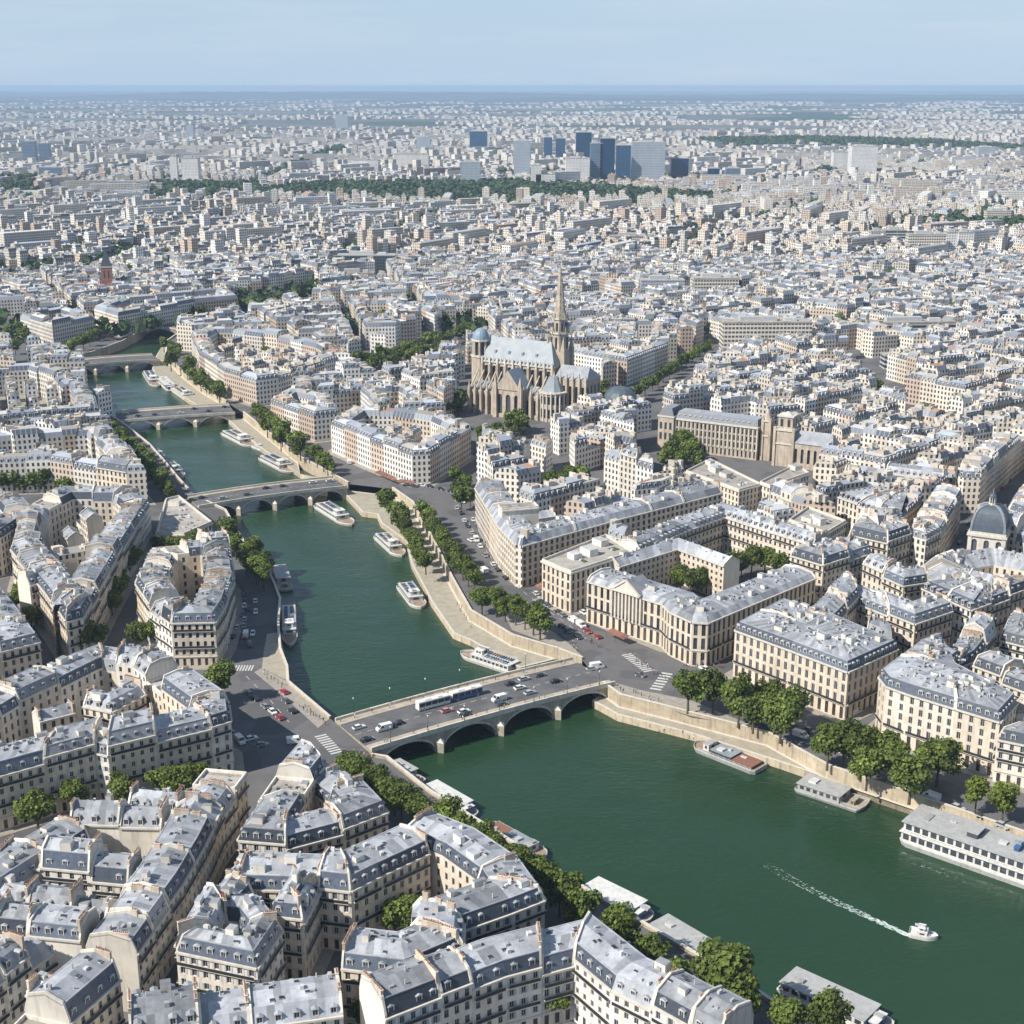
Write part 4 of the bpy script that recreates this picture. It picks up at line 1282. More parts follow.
# ------------------------------------------------------------------ arch helper for monumental fronts
def arch_panel(mb, at, x0, x1, z0, z1, v, o, nwin, ww, zs, zh, wm, gm, depth=.9, n=6):
    """wall strip from x0..x1 with round-headed recesses, facing v*o; at(x, y, z)"""
    pit = (x1 - x0) / nwin
    def F(P, m, t=.5):
        mb.face(P if o < 0 else P[::-1], m, t)
    for i in range(nwin):
        c = x0 + (i + .5) * pit
        a, b = c - ww / 2, c + ww / 2
        l, r = x0 + i * pit, x0 + (i + 1) * pit
        F([at(l, v, z0), at(a, v, z0), at(a, v, z1), at(l, v, z1)], wm)
        F([at(b, v, z0), at(r, v, z0), at(r, v, z1), at(b, v, z1)], wm)
        F([at(a, v, z0), at(b, v, z0), at(b, v, zs), at(a, v, zs)], wm)
        zsp = zh - ww / 2
        arc = [(c + ww / 2 * math.cos(math.pi * k / n), zsp + ww / 2 * math.sin(math.pi * k / n)) for k in range(n + 1)]
        for k in range(n):
            (xa, za), (xb, zb) = arc[k], arc[k + 1]
            F([at(xb, v, zb), at(xa, v, za), at(xa, v, z1), at(xb, v, z1)], wm)
        loop = [(a, zs), (b, zs)] + arc
        vi = v - o * depth
        for k in range(len(loop)):
            (xa, za), (xb, zb) = loop[k], loop[(k + 1) % len(loop)]
            if abs(xa - xb) + abs(za - zb) < 1e-6: continue
            F([at(xa, v, za), at(xa, vi, za), at(xb, vi, zb), at(xb, v, zb)], wm, .4)
        F([at(x, vi, z) for x, z in loop], gm, R.random())

def frame_at(px_, py_, ang, z=0):
    O = g(px_, py_, z)
    c, s = math.cos(ang), math.sin(ang)
    def at(x, y, z):
        return (O[0] + c * x - s * y, O[1] + s * x + c * y, z)
    return O, at
def fbox(mb, at, x0, x1, y0, y1, z0, z1, m, t=.5, topm=None, bottom=False):
    P = [(x0, y0), (x1, y0), (x1, y1), (x0, y1)]
    mb.hexa([at(x, y, z0) for x, y in P], [at(x, y, z1) for x, y in P], m, t, bottom, True, topm)
def fgable(mb, at, x0, x1, y0, y1, ze, zr, m, wm, axis='x', hip0=0, hip1=0, t=.5):
    if axis == 'x':
        ym = (y0 + y1) / 2
        A, B, C, D = at(x0, y0, ze), at(x1, y0, ze), at(x1, y1, ze), at(x0, y1, ze)
        E, G = at(x0 + hip0, ym, zr), at(x1 - hip1, ym, zr)
        mb.face([A, B, G, E], m, t); mb.face([C, D, E, G], m, t)
        mb.face([B, C, G], m if hip1 else wm, t); mb.face([D, A, E], m if hip0 else wm, t)
    else:
        xm = (x0 + x1) / 2
        A, B, C, D = at(x0, y0, ze), at(x1, y0, ze), at(x1, y1, ze), at(x0, y1, ze)
        E, G = at(xm, y0 + hip0, zr), at(xm, y1 - hip1, zr)
        mb.face([D, A, E, G], m, t); mb.face([B, C, G, E], m, t)
        mb.face([A, B, E], m if hip0 else wm, t); mb.face([C, D, G], m if hip1 else wm, t)
def dome(mb, at, cx, cy, r, z0, hgt, n, m, rings=8, rot=0, pw=1.0, t=.5, top=0.0):
    pr = None
    for k in range(rings + 1):
        f = k / rings * math.pi / 2
        rr = r * (math.cos(f) ** pw) * (1 - top) + r * top
        ring = [at(cx + rr * math.cos(rot + 2 * math.pi * i / n), cy + rr * math.sin(rot + 2 * math.pi * i / n), z0 + hgt * math.sin(f)) for i in range(n)]
        if pr:
            for i in range(n):
                j = (i + 1) % n
                mb.face([pr[i], pr[j], ring[j], ring[i]], m, t + .3 * ((i % 2) - .5))
        pr = ring
    mb.face(pr, m, t)
def npoly(mb, at, cx, cy, r0, r1, z0, z1, n, m, rot=0, t=.5):
    b = [at(cx + r0 * math.cos(rot + 2 * math.pi * i / n), cy + r0 * math.sin(rot + 2 * math.pi * i / n), z0) for i in range(n)]
    q = [at(cx + r1 * math.cos(rot + 2 * math.pi * i / n), cy + r1 * math.sin(rot + 2 * math.pi * i / n), z1) for i in range(n)]
    mb.hexa(b, q, m, t)

# ------------------------------------------------------------------ the spired church
ang = math.atan2(-.50, .865)
O, at = frame_at(517, 414, ang)
O = (*at(0, 12, 0)[:2], 0)
ch = thing("spired_church", "great weathered stone church with pale lead roof, blue side roof and tall spire", "church", O)
ST = [mt['oldstone'], mt['glass'], mt['palezinc'], mt['blueroof'], mt['trim'], mt['zinc']]
mb = MB()           # nave: clerestory with tall round-headed windows
arch_panel(mb, at, -27, 24, 0, 31, 3, -1, 9, 3.1, 17, 29, 0, 1)
arch_panel(mb, at, -27, 24, 0, 31, 21, 1, 9, 3.1, 17, 29, 0, 1)
mb.face([at(24, 3, 0), at(24, 21, 0), at(24, 21, 31), at(24, 3, 31)], 0); mb.face([at(-27, 21, 0), at(-27, 3, 0), at(-27, 3, 31), at(-27, 21, 31)], 0)
fbox(mb, at, -27.5, 24.5, 2.2, 21.8, 31.002, 32, 4)
for i in range(10):
    x = -27 + i * 51 / 9
    fbox(mb, at, x - .8, x + .8, 1.2, 3.05, 0, 30, 0, R.random())
    fbox(mb, at, x - .5, x + .5, 1.6, 2.8, 30.003, 34, 4, R.random())
mb.build("nave", ST, ch)
mb = MB()
fgable(mb, at, -27, 25, 2.6, 21.4, 32.003, 46, 2, 0, 'x', 0.5, 7)
for i in range(4):
    fbox(mb, at, -20 + i * 10, -18.6 + i * 10, 5.6, 7.5, 35, 38.6, 2, .2)
mb.build("nave_roof", ST, ch)
for i in range(19):
    m2 = MB() if i == 0 else m2
    npoly(m2, at, -27 + i * 51 / 18, 2.3, .55, .06, 32.003, 35.2, 4, 0, .78)
m2.build("pinnacle", ST, ch)
for (x0, x1) in ((-30, -8), (10, 20)):
    mb = MB()       # side aisles with arcade
    nw = max(2, int((x1 - x0) / 4.4))
    arch_panel(mb, at, x0, x1, 0, 14.5, -8, -1, nw, 2.7, 2.5, 12, 0, 1)
    mb.face([at(x0, 1.2, 0), at(x0, -8, 0), at(x0, -8, 14.5), at(x0, 1.2, 14.5)], 0); mb.face([at(x1, -8, 0), at(x1, 1.2, 0), at(x1, 1.2, 14.5), at(x1, -8, 14.5)], 0)
    mb.face([at(x0, -8, 14.5), at(x1, -8, 14.5), at(x1, 1.2, 19), at(x0, 1.2, 19)], 5, .4)
    mb.face([at(x0, 1.2, 14.5), at(x0, -8, 14.5), at(x0, 1.2, 19)], 0); mb.face([at(x1, -8, 14.5), at(x1, 1.2, 14.5), at(x1, 1.2, 19)], 0)
    mb.build("side_aisle", ST, ch)
    for i in range(nw + 1):
        x = x0 + (x1 - x0) * i / nw
        mb = MB()
        fbox(mb, at, x - .8, x + .8, -10.2, -7.9, 0, 15, 0, R.random())
        npoly(mb, at, x, -9, 1.0, .1, 15.002, 20.5, 4, 0, .78, R.random())
        k = [at(x - .35, -8.2, 15.5), at(x + .35, -8.2, 15.5), at(x + .35, 2.2, 26), at(x - .35, 2.2, 26)]
        mb.hexa([(p[0], p[1], p[2] - 1.0) for p in k], k, 0, .5, True)
        mb.build("flying_buttress", ST, ch)
mb = MB()           # transept with the blue roof
arch_panel(mb, at, -8, 10, 0, 18, -13, -1, 3, 3.4, 2.5, 15, 0, 1)
mb.face([at(-8, 2.9, 0), at(-8, -13, 0), at(-8, -13, 18), at(-8, 2.9, 18)], 0); mb.face([at(10, -13, 0), at(10, 2.9, 0), at(10, 2.9, 18), at(10, -13, 18)], 0)
for x in (-8, 10):
    fbox(mb, at, x - 1.3, x + 1.3, -14.6, -12.4, 0, 21, 0); npoly(mb, at, x, -13.5, 1.5, .1, 21.002, 27, 4, 0, .78)
mb.build("transept", ST, ch)
mb = MB()
fgable(mb, at, -8.5, 10.5, -13.6, 3.2, 18.003, 30.5, 3, 0, 'y')
mb.build("transept_roof", ST, ch)
mb = MB()           # domed stair tower at the far end
npoly(mb, at, -32, 9, 6.4, 6.2, 0, 33, 8, 0, .39)
npoly(mb, at, -32, 9, 6.8, 6.8, 33.002, 34, 8, 4, .39)
npoly(mb, at, -32, 9, 4.2, 4.2, 34.003, 43, 8, 1, .39)
for i in range(8):
    a = .39 + i * math.pi / 4
    npoly(mb, at, -32 + 4.9 * math.cos(a), 9 + 4.9 * math.sin(a), .95, .95, 34.004, 43, 6, 0)
npoly(mb, at, -32, 9, 6.3, 6.3, 43.002, 44.2, 8, 4, .39)
mb.build("domed_tower", ST, ch)
mb = MB()
dome(mb, at, -32, 9, 5.6, 44.203, 7.0, 16, 2)
mb.build("dome", [mt['oldstone'], mt['glass'], mt['blueroof']], ch)
mb = MB()           # round apse chapel with conical pale roof
n = 10
for i in range(n):
    a0, a1 = math.pi + i * math.pi / n, math.pi + (i + 1) * math.pi / n
    p0, p1 = (27 + 9 * math.cos(a0), -1 + 9 * math.sin(a0)), (27 + 9 * math.cos(a1), -1 + 9 * math.sin(a1))
    def at2(x, y, z, p0=p0, p1=p1):
        L = d2(p0, p1); f = x / L
        nx, ny = (p1[1] - p0[1]) / L, -(p1[0] - p0[0]) / L
        q = lerp(p0, p1, f)
        return at(q[0] + nx * -y, q[1] + ny * -y, z)
    L = d2(p0, p1)
    arch_panel(mb, at2, 0, L, 0, 9.5, 0, -1, 1, 1.5, 2.0, 8, 0, 1, .6)
    arch_panel(mb, at2, 0, L, 9.5, 17.5, 0, -1, 1, 1.5, 10.8, 16, 0, 1, .6)
    npoly(mb, at, p0[0], p0[1], .7, .7, 0, 18.5, 6, 4)
npoly(mb, at, 27, -1, 9.8, 9.8, 17.502, 18.3, 20, 4)
mb.build("apse", ST, ch)
mb = MB()
npoly(mb, at, 27, -1, 7.2, 3.2, 18.303, 27, 10, 2, .2)
mb.build("apse_roof", ST, ch)
mb = MB()           # spire tower
SX, SY = 21, 17.5
fbox(mb, at, SX - 5.5, SX + 5.5, SY - 5.5, SY + 5.5, 0, 40, 0)
for x in (SX - 5.5, SX + 5.5):
    for y in (SY - 5.5, SY + 5.5):
        fbox(mb, at, x - 1.3, x + 1.3, y - 1.3, y + 1.3, 0, 42, 0, R.random()); npoly(mb, at, x, y, 1.7, .1, 42.002, 50, 4, 0, .78)
for k, (z0, z1, r) in enumerate(((40.003, 51, 5.6), (51.003, 60, 4.6))):
    npoly(mb, at, SX, SY, r, r * .94, z0, z1, 8, 0, .39)
    npoly(mb, at, SX, SY, r + .4, r + .4, z1 + .002, z1 + .9, 8, 4, .39)
    for i in range(8):
        a = i * math.pi / 4
        npoly(mb, at, SX + r * .90 * math.cos(a), SY + r * .90 * math.sin(a), .8, .8, z0 + 2, z1 - 2, 6, 1)
        a += .39
        npoly(mb, at, SX + (r + .2) * math.cos(a), SY + (r + .2) * math.sin(a), .7, .1, z1, z1 + 5, 4, 0)
mb.build("spire_tower", ST, ch)
mb = MB()
npoly(mb, at, SX, SY, 3.9, .18, 60.9, 95, 8, 0, .39)
for i in range(8):
    a = .39 + i * math.pi / 4
    for k in range(7):
        f = (k + .5) / 8
        r = 3.9 * (1 - f) + .18 * f
        npoly(mb, at, SX + r * math.cos(a), SY + r * math.sin(a), .35, .1, 60.9 + 34 * f, 60.9 + 34 * f + 1.0, 4, 0)
mb.build("spire", ST, ch)
mb = MB()           # west range in shade
arch_panel(mb, at, 27, 49, 0, 26, 0, -1, 5, 2.4, 9, 22, 0, 1)
arch_panel(mb, lambda x, y, z: at(49 - y, x, z), 0, 20, 0, 26, 0, -1, 4, 2.4, 9, 22, 0, 1); mb.face([at(27, 20, 0), at(27, 0, 0), at(27, 0, 26), at(27, 20, 26)], 0); mb.face([at(49, 20, 0), at(27, 20, 0), at(27, 20, 26), at(49, 20, 26)], 0)
for i in range(6):
    fbox(mb, at, 26.4 + i * 4.4, 27.6 + i * 4.4, -1.4, .03, 0, 27, 0, R.random()); npoly(mb, at, 27 + i * 4.4, -.7, .8, .08, 27.002, 31, 4, 0, .78)
fgable(mb, at, 26.8, 49.4, -.2, 20.2, 26.003, 33, 5, 0, 'x', 0, 3)
mb.build("cross_range", ST, ch)

# ------------------------------------------------------------------ the twin-towered church
ang2 = math.radians(-29)
O, at = frame_at(783, 466, ang2)
tc = thing("towered_church", "sandstone church with square belfry and slim turret beside the long mansard palace", "church", (*O, 0))
S2 = [mt['oldstone'], mt['glass'], mt['zinc'], mt['slate'], mt['trim']]
for nm, cx, cy, w, z, bel in (("belfry", 0, 4, 10.5, 20, True), ("turret", -13, 9, 4.2, 22, False)):
    mb = MB()
    fbox(mb, at, cx - w / 2, cx + w / 2, cy - w / 2, cy + w / 2, 0, z, 0)
    for s in (-1, 1):
        for q in (-1, 1):
            fbox(mb, at, cx + s * w / 2 - .7, cx + s * w / 2 + .7, cy + q * w / 2 - .7, cy + q * w / 2 + .7, 0, z + 2, 0, R.random())
    fbox(mb, at, cx - w / 2 - .5, cx + w / 2 + .5, cy - w / 2 - .5, cy + w / 2 + .5, z * .62, z * .62 + .8, 4)
    fbox(mb, at, cx - w / 2 - .6, cx + w / 2 + .6, cy - w / 2 - .6, cy + w / 2 + .6, z + .002, z + 1, 4)
    if bel:
        w2 = w * .78
        fbox(mb, at, cx - w2 / 2, cx + w2 / 2, cy - w2 / 2, cy + w2 / 2, z + 1.002, z + 7.5, 0)
        for i in (-1, 1):
            fbox(mb, at, cx + i * 2 - .8, cx + i * 2 + .8, cy - w2 / 2 - .04, cy + w2 / 2 + .04, z + 2.2, z + 6.4, 1)
            fbox(mb, at, cx - w2 / 2 - .04, cx + w2 / 2 + .04, cy + i * 2 - .8, cy + i * 2 + .8, z + 2.2, z + 6.4, 1)
        fbox(mb, at, cx - w2 / 2 - .6, cx + w2 / 2 + .6, cy - w2 / 2 - .6, cy + w2 / 2 + .6, z + 7.502, z + 8.3, 4)
        npoly(mb, at, cx, cy, w2 * .55, .3, z + 8.302, z + 10.0, 4, 4, .785)
    else:
        npoly(mb, at, cx, cy, w * .62, .1, z + 1.002, z + 7, 8, 0)
    mb.build(nm, S2, tc)
mb = MB()
arch_panel(mb, at, 5.3, 27, 0, 14, -1.2, -1, 6, 1.6, 3, 11, 0, 1)
mb.face([at(27, -1.2, 0), at(27, 11, 0), at(27, 11, 14), at(27, -1.2, 14)], 0); mb.face([at(27, 11, 0), at(5.3, 11, 0), at(5.3, 11, 14), at(27, 11, 14)], 0)
mb.build("nave", S2, tc)
mb = MB(); fgable(mb, at, 5.3, 27.4, -1.7, 11.5, 14.003, 20, 2, 0, 'x', 0, 2); mb.build("nave_roof", S2, tc)
# long palace beside it
lp = thing("mansard_palace", "long sunlit stone palace with pilasters and grey mansard beside the towered church", "palace", (*at(-50, 14, 0)[:2], 0))
mb = MB()
facade(mb, at(-66, 4, 0)[:2], at(-17, 4, 0)[:2], 0, 18, 5.5, 3, 2.4, 1.0, 0, 1, recess=.5, shop=False, tall=True)
for i in range(21):
    x = -66 + i * 49 / 20
    fbox(mb, at, x - .28, x + .28, 3.6, 4.05, 5, 17.4, 4, R.random())
mb.face([at(-17, 4, 0), at(-17, 18, 0), at(-17, 18, 18), at(-17, 4, 18)], 0); mb.face([at(-66, 18, 0), at(-66, 4, 0), at(-66, 4, 18), at(-66, 18, 18)], 0)
facade(mb, at(-17, 18, 0)[:2], at(-66, 18, 0)[:2], 0, 18, 5.5, 3, 3, 1.1, 0, 1, shop=False)
fbox(mb, at, -66.5, -16.5, 3.3, 18.7, 18.002, 18.9, 4)
mb.build("wall", [mt['oldstone'], mt['glass'], mt['glass'], mt['party'], mt['trim']], lp)
mb = MB()
a, b, c, d_ = at(-66, 4.4, 18.903), at(-17, 4.4, 18.903), at(-17, 17.6, 18.903), at(-66, 17.6, 18.903)
mb.hexa([a, b, c, d_], [at(-65, 6.4, 22.6), at(-18, 6.4, 22.6), at(-18, 15.6, 22.6), at(-65, 15.6, 22.6)], 1, .5, False, True, 0)
rf = mb.build("roof", [mt['zinc'], mt['slate']], lp)
for i in range(15):
    q = at(-64 + i * 3.2, 5.0, 19.0)
    link("dormer", DORM_ME[1], rf, (q[0] - lp.location[0], q[1] - lp.location[1], 19.0), ang2)
mb = MB()
fbox(mb, at, -76, -66.5, 2.5, 19, 0, 19, 0); fbox(mb, at, -76.4, -66.1, 2.1, 19.4, 19.002, 19.9, 4)
for i in range(3):
    fbox(mb, at, -74.9 + i * 2.9, -73.5 + i * 2.9, 2.44, 4, 6 , 10, 1); fbox(mb, at, -74.9 + i * 2.9, -73.5 + i * 2.9, 2.44, 4, 12, 16, 1)
mb.hexa([at(-76, 2.5, 19.903), at(-66.5, 2.5, 19.903), at(-66.5, 19, 19.903), at(-76, 19, 19.903)], [at(-74, 4.5, 24), at(-68.5, 4.5, 24), at(-68.5, 17, 24), at(-74, 17, 24)], 3, .5, False, True, 2)
mb.build("end_pavilion", S2, lp)

# ------------------------------------------------------------------ domed pavilion over the low palace, domed hall behind
ang3 = math.radians(-26)
O, at = frame_at(986, 566, ang3, 4)
dp = thing("domed_pavilion", "square stone pavilion with tall slate dome and lantern above the low palace", "pavilion", (*O, 0))
mb = MB()
w = 7.3
for k in range(4):
    A_ = [(-w, -w), (w, -w), (w, w), (-w, w)]
    p0, p1 = A_[k], A_[(k + 1) % 4]
    def at2(x, y, z, p0=p0, p1=p1):
        L = d2(p0, p1); f = x / L
        nx, ny = (p1[1] - p0[1]) / L, -(p1[0] - p0[0]) / L
        q = lerp(p0, p1, f)
        return at(q[0] - nx * y, q[1] - ny * y, z)
    arch_panel(mb, at2, 0, 2 * w, 0, 19, 0, -1, 3, 2.2, 12.2, 17.6, 0, 1, .6)
    fbox(mb, at2, -.3, 1.3, -.35, 1, 11, 18.9, 4); fbox(mb, at2, 2 * w - 1.3, 2 * w - .4, -.35, .9, 11, 18.9, 4)
fbox(mb, at, -w - .8, w + .8, -w - .8, w + .8, 19.002, 20.0, 4)
fbox(mb, at, -w - .3, w + .3, -w - .3, w + .3, 20.003, 20.8, 4)
mb.build("wall", [mt['trim'], mt['glass'], mt['zinc'], mt['slate'], mt['trim']], dp)
mb = MB()
dome(mb, at, 0, 0, w * 1.30, 20.803, 10.6, 4, 0, 10, math.pi / 4, .75, .5, .10)
dm = mb.build("dome", [mt['domeslate'], mt['zinc']], dp)
mb = MB()
for k in range(4):
    pr = None
    for j in range(11):
        f = j / 10 * math.pi / 2
        rr = w * 1.30 * ((math.cos(f) ** .75) * .9 + .1) + .12
        a_ = math.pi / 4 + k * math.pi / 2
        p = at(rr * math.cos(a_), rr * math.sin(a_), 20.85 + 10.6 * math.sin(f))
        if pr: mb.bar(pr, p, .7, 0, .6)
        pr = p
mb.build("hip_rib", mt['zinc'], dp)
mb = MB()
npoly(mb, at, 0, 0, 1.6, 1.6, 31.3, 32.1, 8, 2); npoly(mb, at, 0, 0, 1.0, 1.0, 32.103, 34.6, 8, 1)
for i in range(8):
    npoly(mb, at, 1.25 * math.cos(i * .785), 1.25 * math.sin(i * .785), .2, .2, 32.104, 34.6, 5, 2)
dome(mb, at, 0, 0, 1.6, 34.602, 1.8, 8, 3); npoly(mb, at, 0, 0, .12, .05, 36.4, 38.5, 5, 2)
mb.build("lantern", [mt['trim'], mt['glass'], mt['trim'], mt['domeslate']], dp)

O, at = frame_at(619, 428, math.radians(-20))
dh = thing("domed_hall", "stone hall under a rounded grey slate dome by the boulevard trees", "hall", (*O, 0))
mb = MB()
facade(mb, at(-9, -7, 0)[:2], at(9, -7, 0)[:2], 0, 15, 4, 3, 3, 1.2, 0, 1, shop=False); facade(mb, at(9, -7, 0)[:2], at(9, 9, 0)[:2], 0, 15, 4, 3, 3, 1.2, 0, 1, shop=False)
facade(mb, at(9, 9, 0)[:2], at(-9, 9, 0)[:2], 0, 15, 4, 3, 3, 1.2, 0, 1, shop=False); facade(mb, at(-9, 9, 0)[:2], at(-9, -7, 0)[:2], 0, 15, 4, 3, 3, 1.2, 0, 1, shop=False)
fbox(mb, at, -9.5, 9.5, -7.5, 9.5, 15.002, 16, 4)
mb.build("wall", [mt['trim'], mt['glass'], mt['glass'], mt['party'], mt['trim']], dh)
mb = MB(); dome(mb, at, 0, 1, 10.6, 16.003, 9.5, 12, 0, 8, .2, .9, .5, .1); mb.build("dome", mt['domeslate'], dh)

# brick tower church far to the left
O, at = frame_at(109, 300, .2)
bt = thing("brick_tower", "reddish brick bell tower with dark pointed roof rising over the left bank", "tower", (*O, 0))
MBK = M("red_brick", (0.34, 0.16, 0.12), (0.24, 0.12, 0.09), scale=.4, rough=.9, tint=.15)
mb = MB(); fbox(mb, at, -5, 5, -5, 5, 0, 32, 0); fbox(mb, at, -5.4, 5.4, -5.4, 5.4, 32.002, 33, 1)
for i in (-1, 1):
    fbox(mb, at, i * 2 - .7, i * 2 + .7, -5.05, 5.05, 22, 29, 2); fbox(mb, at, -5.05, 5.05, i * 2 - .7, i * 2 + .7, 22, 29, 2)
mb.build("shaft", [MBK, mt['trim'], mt['glass']], bt)
mb = MB(); npoly(mb, at, 0, 0, 7, .2, 33.003, 50, 4, 0, .785); mb.build("pointed_roof", mt['slate'], bt)
mb = MB(); fbox(mb, at, 5.2, 30, -6, 6, 0, 14, 0); fgable(mb, at, 5.2, 30, -6.4, 6.4, 14.003, 21, 1, 0); mb.build("nave", [MBK, mt['slate']], bt)

# ------------------------------------------------------------------ towers and slabs read as single buildings
def M_tower(name, col, glass, pitch, storey, w, h, rough=.35):
    m = M_win(name, False, wall=col, glass=glass, rough=rough, pitch=pitch, storey=storey, w=w, h=h, z0=0)
    return m
TW = {
    'blue': M_tower("blue_curtain_wall", (0.012, 0.055, 0.125), (0.005, 0.030, 0.08), 3.0, 3.6, (.1, .9), (.15, .95), .35),
    'blue2': M_tower("steel_blue_curtain_wall", (0.06, 0.13, 0.22), (0.02, 0.06, 0.13), 3.0, 3.6, (.1, .9), (.15, .95), .3),
    'bluegrey': M_tower("bluegrey_curtain_wall", (0.17, 0.23, 0.30), (0.06, 0.10, 0.16), 3.0, 3.6, (.15, .85), (.25, .9), .3),
    'grey': M_tower("grey_gridded_wall", (0.44, 0.47, 0.50), (0.15, 0.20, 0.26), 2.6, 3.4, (.2, .8), (.3, .85)),
    'white': M_tower("white_panel_wall", (0.76, 0.74, 0.70), (0.22, 0.23, 0.25), 3.0, 3.1, (.25, .75), (.3, .8), .7),
    'cream': M_tower("cream_slab_wall", (0.72, 0.67, 0.58), (0.09, 0.09, 0.095), 2.8, 3.2, (.12, .88), (.35, .9), .7),
    'ribbon': M_tower("ribbon_window_wall", (0.50, 0.50, 0.49), (0.035, 0.05, 0.07), 60, 3.4, (.005, .995), (.3, .88), .6),
    'dark': M_tower("dark_glass_wall", (0.10, 0.12, 0.13), (0.025, 0.04, 0.05), 3, 3.3, (.1, .9), (.2, .9), .3),
}
def tower(x0, x1, yt, yb, mat, label, name="office_tower", cat="tower", dep=None, ang=0.0, crown=True, grp=None):
    xm = (x0 + x1) / 2
    O = g(xm, yb)
    D = O[1]
    # height from the photograph
    v = (512 - yt) / FPX
    dy, dz = CP + v * SP, -SP + v * CP
    hgt = CAM_H + dz / dy * D
    w = (x1 - x0) / FPX * math.hypot(D, CAM_H)
    dep = dep or max(12, min(w * .7, 40))
    c, s = math.cos(ang), math.sin(ang)
    w = (w - abs(s) * dep) / c if abs(s) > .05 else w
    w = max(w, 8)
    def at(x, y, z):
        return (O[0] + c * x - s * y, O[1] + s * x + c * y, z)
    r = thing(name, label, cat, (*O, 0), 0, grp)
    mb = MB()
    fbox(mb, at, -w / 2, w / 2, 0, dep, 0, hgt - 1.2, 0)
    mb.build("wall", TW[mat], r)
    mb = MB()
    fbox(mb, at, -w / 2 - .2, w / 2 + .2, -.2, dep + .2, hgt - 1.19, hgt, 0)
    if crown:
        fbox(mb, at, -w * .3, w * .12, dep * .3, dep * .75, hgt + .002, hgt + 3.2, 1); fbox(mb, at, w * .2, w * .34, dep * .3, dep * .6, hgt + .002, hgt + 2.2, 1, .8)
    mb.build("roof", [mt['flatroof'] if mat in ('cream', 'white', 'ribbon') else mt['boatgrey'], mt['clutter']], r)
    return r
for a in (
    (514, 530, 141, 176, 'grey', "pale grey glass tower at the left end of the business cluster"),
    (531, 541, 165, 188, 'white', "short white tower in front of the pale grey glass tower"),
    (544, 552, 137, 163, 'blue2', "slender blue tower, left of the twin blue pair"),
    (556, 565, 138, 162, 'blue2', "slender blue tower, right of the twin blue pair"),
    (576, 591, 132, 162, 'blue', "tallest deep blue tower in the middle of the cluster"),
    (566, 589, 158, 184, 'white', "square white block in front of the tallest deep blue tower"),
    (590, 602, 143, 183, 'bluegrey', "greyish tower against the left flank of the dark blue tower"),
    (600, 614, 138, 183, 'blue', "dark blue tower with flat top, right of the white block"),
    (616, 631, 145, 181, 'blue2', "grey-blue tower between the dark blue tower and the wide pale one"),
    (632, 664, 142, 182, 'grey', "wide pale glass tower, broadest of the business cluster"),
    (671, 688, 158, 181, 'blue', "short dark blue block right of the wide pale tower"),
    (708, 719, 168, 184, 'blue', "small dark blue block standing alone right of the cluster"),
    (726, 740, 168, 182, 'bluegrey', "low blue-grey block right of the small dark blue block"),
    (754, 764, 165, 178, 'white', "small white tower right of the low blue-grey block"),
    (536, 555, 174, 188, 'white', "low pale block at the foot of the slender blue pair"),
    (171, 178, 156, 184, 'white', "slim white tower, left one of the close pair"),
    (183, 199, 158, 184, 'white', "wider white tower, right one of the close pair"),
    (336, 348, 115, 134, 'grey', "lone pale tower far off above the left boulevard"),
    (470, 487, 131, 154, 'blue2', "dark blue-grey tower beyond the wooded park"),
    (417, 430, 137, 155, 'grey', "pale tower beyond the park, left of the dark one"),
    (24, 36, 141, 166, 'bluegrey', "blue-grey tower at the far left, front one"),
    (40, 50, 143, 164, 'bluegrey', "blue-grey tower at the far left, rear one"),
    (851, 876, 146, 174, 'white', "big white housing tower before the right-hand forest belt"),
    (833, 850, 152, 171, 'white', "lower white housing tower beside the big white one"),
    (978, 994, 147, 160, 'grey', "distant grey tower at the right edge of the forest belt"),
    (187, 194, 126, 143, 'grey', "tiny distant tower beyond the close white pair"),
    (461, 480, 162, 186, 'grey', "grey housing block at the edge of the wooded park"),
    (352, 378, 160, 176, 'white', "pale slab block beyond the left end of the park"),
    (395, 428, 154, 172, 'white', "long pale housing slab beyond the wooded park"),
):
    tower(*a, grp="high-rise towers on the skyline")
